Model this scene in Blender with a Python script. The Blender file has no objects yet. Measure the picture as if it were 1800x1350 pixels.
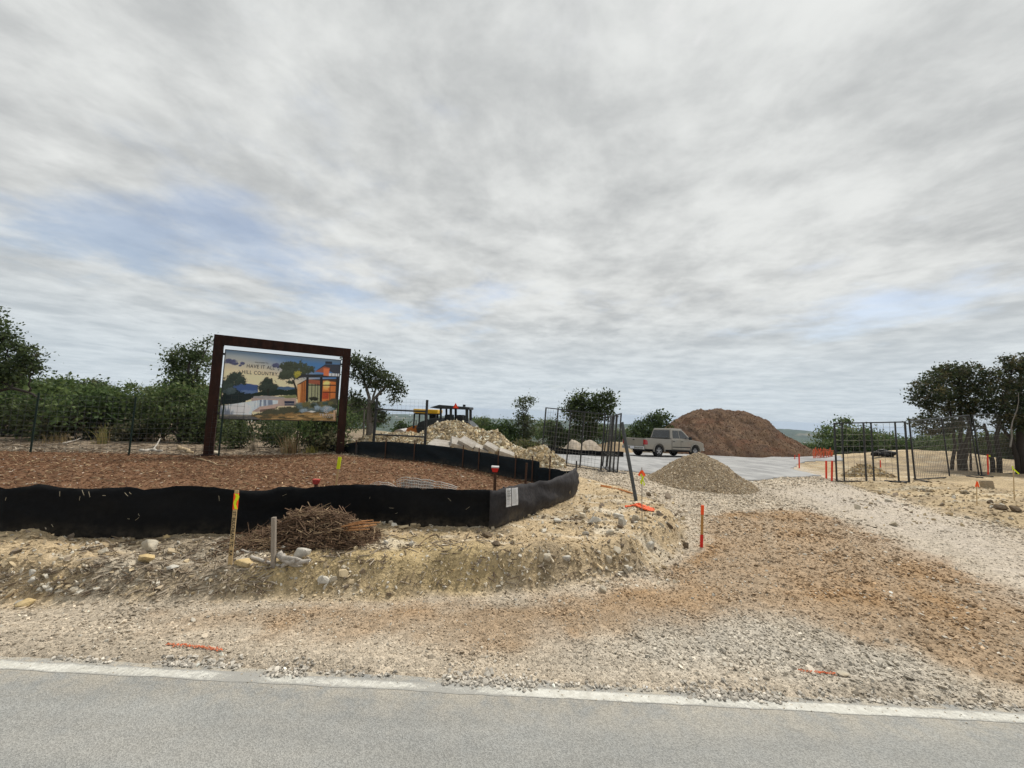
import bpy, bmesh, math, random
import numpy as np
from mathutils import Vector, Matrix, Euler

S = bpy.context.scene
COL = S.collection
random.seed(7)
RNG = np.random.default_rng(11)
rad = math.radians

# ------------------------------------------------------------------ camera
CAMZ, FPX, PITCH, ROLL = 1.9, 690.0, rad(3.9), rad(2.5)
cam = bpy.data.cameras.new('camera')
cam.sensor_width = 36.0
cam.lens = 36.0 * FPX / 1800.0
cam.clip_start = 0.05
cam.clip_end = 30000.0
cam_ob = bpy.data.objects.new('camera', cam)
COL.objects.link(cam_ob)
CAM_R = (Matrix.Rotation(math.pi / 2 + PITCH, 3, 'X') @ Matrix.Rotation(ROLL, 3, 'Z'))
cam_ob.matrix_world = Matrix.Translation((0, 0, CAMZ)) @ CAM_R.to_4x4()
S.camera = cam_ob

# ------------------------------------------------------------------ sky, sun, exposure
SUN_EL, SUN_AZ = rad(58), rad(35)
SKY_STRENGTH = 0.075
S.view_settings.view_transform = 'Standard'
S.view_settings.look = 'None'
S.view_settings.exposure = 0.88
S.view_settings.gamma = 1.0
S.view_settings.use_curve_mapping = False
S.cycles.max_bounces = 6
S.cycles.diffuse_bounces = 3
S.cycles.glossy_bounces = 2
S.cycles.transparent_max_bounces = 6
S.cycles.volume_bounces = 0

world = bpy.data.worlds.new('World')
S.world = world
world.use_nodes = True


class NT:
    """small helper for writing node trees"""
    def __init__(s, tree):
        s.t = tree

    def n(s, typ, **kw):
        nd = s.t.nodes.new(typ)
        for k, v in kw.items():
            setattr(nd, k, v)
        return nd

    def put(s, sock, v):
        if hasattr(v, 'is_output'):
            s.t.links.new(v, sock)
        else:
            sock.default_value = v

    def m(s, op, a, b=0.0, c=None, clamp=False):
        nd = s.n('ShaderNodeMath', operation=op, use_clamp=clamp)
        s.put(nd.inputs[0], a)
        s.put(nd.inputs[1], b)
        if c is not None:
            s.put(nd.inputs[2], c)
        return nd.outputs[0]

    def noise(s, vec, scale, detail=4, rough=0.55, dist=0.0, w=None):
        nd = s.n('ShaderNodeTexNoise')
        if w is not None:
            nd.noise_dimensions = '4D'
            nd.inputs['W'].default_value = w
        if vec is not None:
            s.put(nd.inputs['Vector'], vec)
        nd.inputs['Scale'].default_value = scale
        nd.inputs['Detail'].default_value = detail
        nd.inputs['Roughness'].default_value = rough
        nd.inputs['Distortion'].default_value = dist
        return nd.outputs[0]

    def ss(s, v, a, b, lo=0.0, hi=1.0):
        nd = s.n('ShaderNodeMapRange', interpolation_type='SMOOTHSTEP')
        s.put(nd.inputs['Value'], v)
        nd.inputs['From Min'].default_value = a
        nd.inputs['From Max'].default_value = b
        nd.inputs['To Min'].default_value = lo
        nd.inputs['To Max'].default_value = hi
        return nd.outputs[0]

    def mix(s, f, a, b, mode='MIX'):
        nd = s.n('ShaderNodeMix', data_type='RGBA', blend_type=mode)
        s.put(nd.inputs[0], f)
        for i, v in ((6, a), (7, b)):
            if hasattr(v, 'is_output'):
                s.t.links.new(v, nd.inputs[i])
            else:
                nd.inputs[i].default_value = (*v[:3], 1.0)
        return nd.outputs[2]


wt = world.node_tree
wt.nodes.clear()
N = NT(wt)
tc = N.n('ShaderNodeTexCoord')
sep = N.n('ShaderNodeSeparateXYZ')
wt.links.new(tc.outputs['Generated'], sep.inputs[0])
dx, dy, dz = sep.outputs
zc = N.m('ADD', N.m('MAXIMUM', dz, 0.0), 0.075)
ux, uy = N.m('DIVIDE', dx, zc), N.m('DIVIDE', dy, zc)
cuv = N.n('ShaderNodeCombineXYZ')
N.put(cuv.inputs[0], ux)
N.put(cuv.inputs[1], uy)
cv = cuv.outputs[0]
sky = N.n('ShaderNodeTexSky', sky_type='NISHITA')
sky.sun_disc = False
sky.sun_elevation = SUN_EL
sky.sun_rotation = SUN_AZ
sky.dust_density = 2.0
big = N.noise(cv, 0.55, 3, 0.5, 0.2, w=3.1)
mid = N.noise(cv, 1.7, 8, 0.57, 0.22, w=1.7)
fine = N.noise(cv, 5.5, 6, 0.6, 0.3, w=5.2)
dens = N.m('ADD', N.m('ADD', N.m('MULTIPLY', big, 0.62), N.m('MULTIPLY', mid, 0.50)), N.m('MULTIPLY', fine, 0.12))


def gap(az, el, wa, we, amt):
    """an opening in the cloud deck in one direction of the sky"""
    import math as mm
    k = 1.0 / (max(mm.sin(el), 0) + 0.075)
    gx, gy = mm.sin(az) * mm.cos(el) * k, mm.cos(az) * mm.cos(el) * k
    a = N.m('DIVIDE', N.m('SUBTRACT', ux, gx), wa)
    b = N.m('DIVIDE', N.m('SUBTRACT', uy, gy), we)
    d = N.m('ADD', N.m('MULTIPLY', a, a), N.m('MULTIPLY', b, b))
    return N.m('MULTIPLY', N.m('POWER', 2.718, N.m('MULTIPLY', d, -1.0)), amt)


for g in [
        (rad(-40), rad(19), 0.80, 0.34, 0.12), (rad(-49), rad(14), 0.9, 0.5, 0.09),
        (rad(-16), rad(13), 0.9, 0.40, 0.10), (rad(48), rad(12), 0.8, 0.5, 0.11)]:
    dens = N.m('SUBTRACT', dens, gap(*g))
cover = N.ss(dens, 0.40, 0.58, 0.38, 1.0)
shade = N.m('ADD', N.m('MULTIPLY', N.noise(cv, 1.25, 8, 0.58, 0.2, w=9.3), 0.60), N.m('MULTIPLY', N.noise(cv, 4.2, 6, 0.6, 0.2, w=2.2), 0.45))
shade = N.ss(shade, 0.345, 0.69)
cl_col = N.mix(shade, (0.262, 0.270, 0.272), (0.440, 0.448, 0.440))
low = N.ss(dz, 0.02, 0.30)
cl_col = N.mix(N.m('MULTIPLY', N.m('SUBTRACT', 1.0, low), 0.55), cl_col, (0.315, 0.375, 0.425))
cover = N.m('MAXIMUM', cover, N.ss(dz, 0.02, 0.22, 1.0, 0.0))
bg1 = N.n('ShaderNodeBackground')
wt.links.new(sky.outputs[0], bg1.inputs[0])
bg1.inputs[1].default_value = SKY_STRENGTH
bg2 = N.n('ShaderNodeBackground')
wt.links.new(cl_col, bg2.inputs[0])
bg2.inputs[1].default_value = 1.0
mx = N.n('ShaderNodeMixShader')
wt.links.new(cover, mx.inputs[0])
wt.links.new(bg1.outputs[0], mx.inputs[1])
wt.links.new(bg2.outputs[0], mx.inputs[2])
wo = N.n('ShaderNodeOutputWorld')
wt.links.new(mx.outputs[0], wo.inputs[0])

sl = bpy.data.lights.new('sun', 'SUN')
sl.energy = 2.0
sl.angle = rad(12)
sl.color = (1.0, 0.955, 0.88)
so = bpy.data.objects.new('sun', sl)
COL.objects.link(so)
sdir = Vector((math.sin(SUN_AZ) * math.cos(SUN_EL), math.cos(SUN_AZ) * math.cos(SUN_EL), math.sin(SUN_EL)))
so.rotation_euler = sdir.to_track_quat('Z', 'Y').to_euler()
so.location = (0, 0, 30)


# ------------------------------------------------------------------ numpy noise
def _hash(ix, iy, s):
    n = (ix.astype(np.int64) * 374761393 + iy.astype(np.int64) * 668265263 + s * 974634777) & 0xFFFFFFFF
    n = ((n ^ (n >> 13)) * 1274126177) & 0xFFFFFFFF
    n = ((n ^ (n >> 16)) * 2246822519) & 0xFFFFFFFF
    return ((n ^ (n >> 15)) & 0xFFFFFF) / float(0xFFFFFF)


def vnoise(x, y, s=0):
    x = np.asarray(x, float)
    y = np.asarray(y, float)
    ix, iy = np.floor(x), np.floor(y)
    fx, fy = x - ix, y - iy
    fx, fy = fx * fx * (3 - 2 * fx), fy * fy * (3 - 2 * fy)
    a, b = _hash(ix, iy, s), _hash(ix + 1, iy, s)
    c, d = _hash(ix, iy + 1, s), _hash(ix + 1, iy + 1, s)
    return (a + (b - a) * fx) * (1 - fy) + (c + (d - c) * fx) * fy


def fbm(x, y, s=0, o=4, g=0.5):
    t, amp, tot = 0.0, 1.0, 0.0
    x = np.asarray(x, float)
    y = np.asarray(y, float)
    for i in range(o):
        t = t + amp * (vnoise(x, y, s + i * 17) * 2 - 1)
        tot += amp
        amp *= g
        x, y = x * 2.03 + 11.3, y * 2.03 + 7.1
    return t / tot


def sst(v, a=0.0, b=1.0):
    t = np.clip((np.asarray(v, float) - a) / (b - a), 0, 1)
    return t * t * (3 - 2 * t)


def sdist(poly, x, y):
    """signed distance to a polygon, positive inside"""
    x = np.asarray(x, float)
    y = np.asarray(y, float)
    d2 = np.full(x.shape, 1e18)
    ins = np.zeros(x.shape, bool)
    n = len(poly)
    for i in range(n):
        x0, y0 = poly[i]
        x1, y1 = poly[(i + 1) % n]
        ex, ey = x1 - x0, y1 - y0
        t = np.clip(((x - x0) * ex + (y - y0) * ey) / (ex * ex + ey * ey + 1e-12), 0, 1)
        d2 = np.minimum(d2, (x - x0 - t * ex) ** 2 + (y - y0 - t * ey) ** 2)
        if abs(ey) > 1e-12:
            c = ((y0 > y) != (y1 > y)) & (x < (x1 - x0) * (y - y0) / ey + x0)
            ins ^= c
    d = np.sqrt(d2)
    return np.where(ins, d, -d)


# ------------------------------------------------------------------ lie of the land
ROAD_EDGE = lambda x: 2.90 - 0.0125 * np.asarray(x, float)
BANK = [(-90, 3.3), (-9, 3.35), (-4.29, 3.49), (-3.05, 3.75), (-1.02, 3.99), (0.7, 4.33), (1.68, 4.87), (2.69, 6.0), (3.15, 6.91), (3.35, 9.1),
        (3.0, 10.5), (1.7, 12.6), (0.4, 15), (-1.2, 20), (-3, 60), (-90, 60)]
RIGHT = [(10.9, 13.2), (10.7, 11.2), (9.8, 9.2), (10.3, 7.95), (13, 6.9), (90, 6.0), (90, 60), (24, 60), (20, 30), (14.2, 18.2), (12.4, 14.8)]

TRACK = [(-60, 3.45), (-3.0, 3.45), (-1.0, 3.6), (.6, 3.75), (1.75, 4.05), (3.2, 5.4), (5.0, 8.3), (6.4, 12.0), (7.0, 20), (-60, 20)]


def H(x, y):
    x = np.asarray(x, float)
    y = np.asarray(y, float)
    r = np.hypot(x, y)
    near = 1 - sst(r, 40, 70)
    z = -0.055 * np.clip(y - 13, 0, 32)
    sb = sdist(BANK, x, y) + 0.12 * fbm(x * 1.7, y * 1.7, 3, 3)
    wb = 0.36 + 1.1 * sst(y, 7, 11)
    pl = sst(sb / wb)
    z = z + 0.30 * pl * near
    front = pl * (1 - sst(sb, 2.2, 3.4)) * (1 - sst(y, 8, 11))
    z = z + front * (0.055 * fbm(x * 1.3, y * 1.3, 5, 4) + 0.045 * fbm(x * 4.5, y * 4.5, 8, 4, .6))
    z = z + 0.23 * np.exp(-((x + 5.3) / 0.85) ** 2 - ((y - 4.2) / 0.34) ** 2) * (1 + .5 * fbm(x * 3.1, y * 3.1, 9, 3))
    z = z + 0.09 * np.exp(-((x - 0.1) / 1.1) ** 2 - ((y - 4.6) / 0.30) ** 2)
    z = z - 0.10 * np.exp(-((x + 3.3) / 0.9) ** 2 - ((y - 4.15) / 0.25) ** 2)
    sr = sdist(RIGHT, x, y) + 0.25 * fbm(x * .9, y * .9, 13, 3)
    z = z + (0.09 * sst(sr / 0.9) + 0.028 * np.clip(sr, 0, 14)) * near
    z = z + sst(sr / 0.9) * near * (0.09 * fbm(x * .8, y * .8, 15, 4) + 0.05 * fbm(x * 2.8, y * 2.8, 18, 4, .6))
    # wooded rise on the left, hummocks on the right
    z = z + 0.9 * sst(-x, 5, 22) * sst(y, 15, 40) * (1 - sst(r, 70, 140))
    z = z + 0.9 * np.exp(-((x - 27) / 6.0) ** 2 - ((y - 26) / 3.0) ** 2)
    # gravel unevenness
    z = z + (1 - pl) * (1 - sst(sr / 0.6)) * near * (0.014 * fbm(x * 1.1, y * 2.2, 21, 3) + 0.006 * fbm(x * 6, y * 6, 25, 3))
    tr = sdist(TRACK, x, y)
    z = z + (1 - pl) * (1 - sst(sr / 0.6)) * near * 0.020 * fbm(tr * 2.6, (x + y) * .12, 27, 3)
    # ridges of loose stone pushed up beside the road
    e = y - ROAD_EDGE(x)
    z = z + 0.035 * np.exp(-((e - 0.14) / 0.08) ** 2) * sst(vnoise(x * 0.9, x * 0 + 3, 31), .45, .75)
    z = z + 0.03 * np.exp(-((e - 0.55) / 0.06) ** 2) * sst(vnoise(x * 0.5, x * 0 + 9, 33), .4, .7)
    z = np.where(e < 0.05, -0.05 + (z + 0.05) * sst(e, -0.12, 0.05), z)
    z = np.where(e < -0.12, -0.05, z)
    # valley and far ridges
    fall = -0.09 * np.clip(r - 45, 0, 1e9)
    ang = np.arctan2(x, np.maximum(y, 1e-3))
    ridge = -58 - np.clip(3000 - r, 0, 1e9) * 0.036 - np.clip(r - 3000, 0, 1e9) * 0.03
    ridge = ridge + sst(r, 700, 1600) * (16 * fbm(ang * 9 + 2, r / 900, 41, 4) + 10 * fbm(x / 160, y / 160, 43, 4))
    ridge = ridge + 30 * np.exp(-((ang - 0.60) / 0.07) ** 2) * np.exp(-((r - 3300) / 500) ** 2)
    z = z + np.where(r > 45, np.maximum(fall, ridge - z * 0), 0.0)
    return z


def Hs(x, y):
    return float(H(np.array([x]), np.array([y]))[0])


def ray(u, v):
    return CAM_R @ Vector(((u - 900) / FPX, (675 - v) / FPX, -1.0))


_TS = np.geomspace(2.0, 300, 420)


def G(u, v):
    """where the line of sight of a photographed point meets the ground"""
    d = ray(u, v)
    X, Y, Z = d.x * _TS, d.y * _TS, CAMZ + d.z * _TS
    diff = Z - H(X, Y)
    k = int(np.argmax(diff < 0))
    if not diff[k] < 0:
        k = len(_TS) - 1
    t = _TS[k]
    if k > 0:
        a, b = diff[k - 1], diff[k]
        t = _TS[k - 1] + (_TS[k] - _TS[k - 1]) * a / (a - b + 1e-9)
    return Vector((d.x * t, d.y * t, CAMZ + d.z * t))


def T(u, v, Y):
    """a photographed point at a known distance Y ahead"""
    d = ray(u, v)
    t = Y / d.y
    return Vector((d.x * t, Y, CAMZ + d.z * t))


def on_ground(x, y, dz=0.0):
    return Vector((x, y, Hs(x, y) + dz))


# ------------------------------------------------------------------ objects
def tag(o, label=None, cat=None, group=None, kind=None):
    if label:
        o['label'] = label
    if cat:
        o['category'] = cat
    if group:
        o['group'] = group
    if kind:
        o['kind'] = kind
    return o


def empty(name, loc, rotz=0.0, rot=None):
    o = bpy.data.objects.new(name, None)
    o.empty_display_size = 0.2
    COL.objects.link(o)
    o.location = loc
    o.rotation_euler = rot if rot else (0, 0, rotz)
    return o


def thing(name, label, cat, loc, rotz=0.0, group=None, rot=None):
    return tag(empty(name, loc, rotz, rot), label, cat, group)


def np_mesh(name, V, F, smooth=False):
    """mesh from arrays; F is (m,3) or (m,4)"""
    me = bpy.data.meshes.new(name)
    V = np.asarray(V, np.float32)
    F = np.asarray(F, np.int32)
    m, k = F.shape
    me.vertices.add(len(V))
    me.vertices.foreach_set('co', V.ravel())
    me.loops.add(m * k)
    me.loops.foreach_set('vertex_index', F.ravel())
    me.polygons.add(m)
    me.polygons.foreach_set('loop_start', np.arange(0, m * k, k, dtype=np.int32))
    me.polygons.foreach_set('loop_total', np.full(m, k, np.int32))
    me.polygons.foreach_set('use_smooth', np.full(m, smooth, bool))
    me.update(calc_edges=True)
    return me


def add_col(me, C, name='Col', domain='POINT'):
    a = me.color_attributes.new(name, 'FLOAT_COLOR', domain)
    C = np.asarray(C, np.float32)
    if C.shape[1] == 3:
        C = np.concatenate([C, np.ones((len(C), 1), np.float32)], 1)
    a.data.foreach_set('color', C.ravel())


def link(name, me, mat=None, parent=None, loc=None):
    o = bpy.data.objects.new(name, me)
    COL.objects.link(o)
    if mat is not None:
        me.materials.append(mat)
    if parent is not None:
        o.parent = parent
    if loc is not None:
        o.location = loc
    return o


class MB:
    """collects shapes into one mesh"""
    def __init__(s):
        s.v, s.f = [], []

    def add(s, vs, fs):
        b = len(s.v)
        s.v += [tuple(v) for v in vs]
        s.f += [tuple(i + b for i in f) for f in fs]
        return s

    def box(s, c, size, M=None):
        hx, hy, hz = size[0] / 2, size[1] / 2, size[2] / 2
        vs = [Vector((x, y, z)) for z in (-hz, hz) for x, y in ((-hx, -hy), (hx, -hy), (hx, hy), (-hx, hy))]
        if M is not None:
            vs = [M @ v for v in vs]
        vs = [v + Vector(c) for v in vs]
        return s.add(vs, [(3, 2, 1, 0), (4, 5, 6, 7), (0, 1, 5, 4), (1, 2, 6, 5), (2, 3, 7, 6), (3, 0, 4, 7)])

    def bar(s, a, b, w, h=None, up=None):
        """square bar from a to b"""
        a, b = Vector(a), Vector(b)
        h = h or w
        d = (b - a)
        L = d.length
        d.normalize()
        up = Vector(up) if up else (Vector((0, 0, 1)) if abs(d.z) < .95 else Vector((0, 1, 0)))
        sx = d.cross(up).normalized()
        sz = sx.cross(d).normalized()
        M = Matrix((sx, d, sz)).transposed()
        return s.box((a + b) / 2, (w, L, h), M)

    def tube(s, pts, r, n=6, cap=True):
        pts = [Vector(p) for p in pts]
        rs = list(r) if hasattr(r, '__len__') else [r] * len(pts)
        vs, fs = [], []
        u = None
        for i, p in enumerate(pts):
            d = pts[min(i + 1, len(pts) - 1)] - pts[max(i - 1, 0)]
            if d.length < 1e-9:
                d = Vector((0, 0, 1))
            d.normalize()
            if u is None:
                u = d.orthogonal().normalized()
            else:
                u = (u - d * u.dot(d))
                u = u.normalized() if u.length > 1e-6 else d.orthogonal().normalized()
            w = d.cross(u)
            for k in range(n):
                a = 2 * math.pi * k / n
                vs.append(p + (u * math.cos(a) + w * math.sin(a)) * rs[i])
        for i in range(len(pts) - 1):
            for k in range(n):
                k2 = (k + 1) % n
                fs.append((i * n + k, i * n + k2, (i + 1) * n + k2, (i + 1) * n + k))
        if cap:
            fs.append(tuple(range(n - 1, -1, -1)))
            fs.append(tuple((len(pts) - 1) * n + k for k in range(n)))
        return s.add(vs, fs)

    def prism(s, poly, y0, y1):
        """polygon in x,z extruded along y"""
        n = len(poly)
        vs = [(x, y0, z) for x, z in poly] + [(x, y1, z) for x, z in poly]
        fs = [tuple(range(n)), tuple(range(2 * n - 1, n - 1, -1))]
        fs += [((i + 1) % n, i, n + i, n + (i + 1) % n) for i in range(n)]
        return s.add(vs, fs)

    def mesh(s, name, smooth=False):
        me = bpy.data.meshes.new(name)
        me.from_pydata(s.v, [], s.f)
        if smooth:
            me.polygons.foreach_set('use_smooth', [True] * len(me.polygons))
        me.update()
        return me

    def build(s, name, mat, parent=None, loc=None, smooth=False, bevel=0.0):
        me = s.mesh(name, smooth)
        bm = bmesh.new()
        bm.from_mesh(me)
        bmesh.ops.recalc_face_normals(bm, faces=bm.faces)
        if bevel:
            bmesh.ops.bevel(bm, geom=[e for e in bm.edges if len(e.link_faces) == 2 and e.calc_face_angle(0) > 0.5], offset=bevel, segments=2, affect='EDGES', profile=0.6)
        bm.to_mesh(me)
        bm.free()
        if smooth:
            me.polygons.foreach_set('use_smooth', [True] * len(me.polygons))
        me.update()
        return link(name, me, mat, parent, loc)


def text_mesh(name, txt, size, mat, parent, M, depth=0.0015, sx=1.0, align='CENTER', spacing=1.0):
    cu = bpy.data.curves.new(name, 'FONT')
    cu.body = txt
    cu.size = size
    cu.extrude = depth
    cu.align_x = align
    cu.align_y = 'CENTER'
    cu.space_character = spacing
    cu.resolution_u = 3
    tmp = bpy.data.objects.new('tmp_text', cu)
    COL.objects.link(tmp)
    bpy.context.view_layer.update()
    me = bpy.data.meshes.new_from_object(tmp.evaluated_get(bpy.context.evaluated_depsgraph_get()))
    bpy.data.objects.remove(tmp)
    bpy.data.curves.remove(cu)
    me.transform(M @ Matrix.Diagonal((sx, 1, 1, 1)))
    me.name = name
    o = link(name, me, mat, parent)
    o['kind'] = 'stuff'
    return o


# ------------------------------------------------------------------ materials
def mat(name, base, rough=0.8, var=0.0, scale=8.0, bump=0.0, bscale=40.0, metal=0.0, spec=0.3, attr=None, coat=0.0, tint=None, detail=5, stretch=None, trans=0.0, inst=None):
    m = bpy.data.materials.new(name)
    m.use_nodes = True
    n = NT(m.node_tree)
    b = m.node_tree.nodes['Principled BSDF']
    b.inputs['Roughness'].default_value = rough
    b.inputs['Metallic'].default_value = metal
    b.inputs['Specular IOR Level'].default_value = spec
    b.inputs['Coat Weight'].default_value = coat
    tcn = n.n('ShaderNodeTexCoord')
    vec = tcn.outputs['Object']
    if stretch:
        mp = n.n('ShaderNodeMapping')
        mp.inputs['Scale'].default_value = stretch
        m.node_tree.links.new(vec, mp.inputs[0])
        vec = mp.outputs[0]
    if attr:
        at = n.n('ShaderNodeAttribute', attribute_name=attr)
        if inst:
            at.attribute_type = 'INSTANCER'
        c = at.outputs['Color']
    else:
        rgb = n.n('ShaderNodeRGB')
        rgb.outputs[0].default_value = (*base, 1)
        c = rgb.outputs[0]
    if var:
        nz = n.noise(vec, scale, detail, 0.62)
        if tint:
            c = n.mix(n.ss(nz, 0.38, 0.66), c, tint)
        k = n.ss(n.noise(vec, scale * 2.7, detail, 0.65), 0.25, 0.75, 1 - var, 1 + var)
        cmb = n.n('ShaderNodeCombineXYZ')
        for i in range(3):
            n.put(cmb.inputs[i], k)
        c = n.mix(1.0, c, cmb.outputs[0], 'MULTIPLY')
    m.node_tree.links.new(c, b.inputs['Base Color'])
    if bump:
        bp = n.n('ShaderNodeBump')
        bp.inputs['Strength'].default_value = bump
        bp.inputs['Distance'].default_value = 0.02
        m.node_tree.links.new(n.noise(vec, bscale, 5, 0.6), bp.inputs['Height'])
        m.node_tree.links.new(bp.outputs[0], b.inputs['Normal'])
    if trans:
        tr = n.n('ShaderNodeBsdfTranslucent')
        m.node_tree.links.new(c, tr.inputs[0])
        ms = n.n('ShaderNodeMixShader')
        ms.inputs[0].default_value = trans
        m.node_tree.links.new(b.outputs[0], ms.inputs[1])
        m.node_tree.links.new(tr.outputs[0], ms.inputs[2])
        m.node_tree.links.new(ms.outputs[0], m.node_tree.nodes['Material Output'].inputs[0])
    return m


# crushed stone: rough hulls, eight shapes
def hull_mesh(name, n=14, flat=0.7, seed=0, size=1.0):
    r = random.Random(seed)
    bm = bmesh.new()
    for _ in range(n):
        v = Vector((r.gauss(0, 1), r.gauss(0, 1), r.gauss(0, 1))).normalized()
        v *= r.uniform(0.8, 1.0)
        bm.verts.new((v.x * size, v.y * size * r.uniform(.75, .9), v.z * size * flat))
    out = bmesh.ops.convex_hull(bm, input=bm.verts)
    bmesh.ops.delete(bm, geom=[g for g in out.get('geom_interior', []) if isinstance(g, bmesh.types.BMVert)], context='VERTS')
    bmesh.ops.delete(bm, geom=[v for v in bm.verts if not v.link_faces], context='VERTS')
    me = bpy.data.meshes.new(name)
    bm.to_mesh(me)
    bm.free()
    return me


def proto_collection(name, meshes, mt):
    c = bpy.data.collections.new(name)
    for i, me in enumerate(meshes):
        me.materials.append(mt)
        o = bpy.data.objects.new('%s_%02d' % (name, i), me)
        c.objects.link(o)
    return c


def scatter(name, P, rot, scl, idx, col, protos, parent=None):
    """loose uncountable pieces spread on the points P"""
    me = bpy.data.meshes.new(name)
    P = np.asarray(P, np.float32)
    n = len(P)
    me.vertices.add(n)
    me.vertices.foreach_set('co', P.ravel())
    a = me.attributes.new('rot', 'FLOAT_VECTOR', 'POINT')
    a.data.foreach_set('vector', np.asarray(rot, np.float32).ravel())
    a = me.attributes.new('scl', 'FLOAT_VECTOR', 'POINT')
    a.data.foreach_set('vector', np.asarray(scl, np.float32).ravel())
    a = me.attributes.new('idx', 'INT', 'POINT')
    a.data.foreach_set('value', np.asarray(idx, np.int32))
    a = me.attributes.new('icol', 'FLOAT_COLOR', 'POINT')
    C = np.concatenate([np.asarray(col, np.float32), np.ones((n, 1), np.float32)], 1)
    a.data.foreach_set('color', C.ravel())
    o = link(name, me, None, parent)
    ng = bpy.data.node_groups.new(name, 'GeometryNodeTree')
    ng.interface.new_socket('Geometry', in_out='INPUT', socket_type='NodeSocketGeometry')
    ng.interface.new_socket('Geometry', in_out='OUTPUT', socket_type='NodeSocketGeometry')
    gi, go = ng.nodes.new('NodeGroupInput'), ng.nodes.new('NodeGroupOutput')
    ci = ng.nodes.new('GeometryNodeCollectionInfo')
    ci.inputs['Collection'].default_value = protos
    ci.inputs['Separate Children'].default_value = True
    ci.inputs['Reset Children'].default_value = True
    ip = ng.nodes.new('GeometryNodeInstanceOnPoints')
    ip.inputs['Pick Instance'].default_value = True

    def na(nm, t):
        x = ng.nodes.new('GeometryNodeInputNamedAttribute')
        x.data_type = t
        x.inputs['Name'].default_value = nm
        return x.outputs['Attribute']
    e2r = ng.nodes.new('FunctionNodeEulerToRotation')
    L = ng.links.new
    L(gi.outputs[0], ip.inputs['Points'])
    L(ci.outputs[0], ip.inputs['Instance'])
    L(na('idx', 'INT'), ip.inputs['Instance Index'])
    L(na('rot', 'FLOAT_VECTOR'), e2r.inputs[0])
    L(e2r.outputs[0], ip.inputs['Rotation'])
    L(na('scl', 'FLOAT_VECTOR'), ip.inputs['Scale'])
    L(ip.outputs[0], go.inputs[0])
    md = o.modifiers.new('scatter', 'NODES')
    md.node_group = ng
    return o
# ------------------------------------------------------------------ ground: one continuous sheet, cut along its kinds of soil
BED = [(-24, 4.6), (-9, 4.62), (-5.72, 4.62), (-4.41, 4.62), (-3.18, 4.88), (-2.25, 5.53), (-0.7, 5.58), (-.17, 5.68), (.42, 6.36), (1.28, 7.86), (1.2, 9.2), (.62, 9.5),
       (-.7, 10.6), (-2.47, 11.8), (-4.41, 12.0), (-5.5, 12.5), (-8.4, 10.9), (-10.77, 10.7), (-13.1, 10.2), (-24, 9.2)]


def PX(pts):
    return [tuple(G(u, v)[:2]) for u, v in pts]


ORANGE = PX([(280, 1078), (420, 1070), (700, 1062), (1000, 1050), (1150, 1022), (1232, 962), (1250, 905), (1420, 895), (1600, 960), (1830, 1060), (1900, 1230), (1660, 1172), (1560, 1132),
             (1440, 1102), (1300, 1078), (1180, 1100), (1060, 1128), (900, 1132), (700, 1112), (480, 1106), (290, 1102)])
GREY = PX([(1020, 1140), (1180, 1100), (1290, 1080), (1440, 1106), (1560, 1136), (1640, 1172), (1760, 1215), (1560, 1205), (1400, 1178), (1200, 1160)])
PALE = PX([(1340, 862), (1480, 850), (1640, 905), (1830, 960), (1830, 1050), (1600, 955), (1430, 890)])
ASPH = PX([(930, 796), (1100, 795), (1330, 802.5), (1475, 802.5), (1482, 811), (1402, 815), (1388, 825), (1442, 837), (1380, 839), (1330, 846), (1230, 846), (1090, 828), (1010, 818)])
YELLOW = PX([(380, 1000), (560, 965), (760, 940), (860, 960), (960, 1010), (820, 1046), (560, 1046), (400, 1030)])
GREYDIRT = PX([(150, 975), (330, 940), (480, 935), (420, 1000), (380, 1040), (220, 1035), (120, 1010)])

rings = [1.0]
while rings[-1] < 7200:
    r_ = rings[-1]
    rings.append(r_ * (1.0125 if r_ < 60 else 1.03))
rings = np.array(rings)
th = np.concatenate([np.arange(-70, 70.01, 0.25), np.arange(74, 290 - 0.01, 4.0)])
th = np.radians(th)
nr, nt = len(rings), len(th)
RR, TT = np.meshgrid(rings, th, indexing='ij')
GX, GY = (RR * np.sin(TT)).ravel(), (RR * np.cos(TT)).ravel()
GZ = H(GX, GY)
near = np.hypot(GX, GY) < 45


def mask(poly, w, amp, s, x=None, y=None):
    x_ = GX if x is None else x
    y_ = GY if y is None else y
    return sst((sdist(poly, x_, y_) + amp * fbm(x_ * 2.2, y_ * 2.2, s, 4, .6)) / w + .5)


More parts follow.
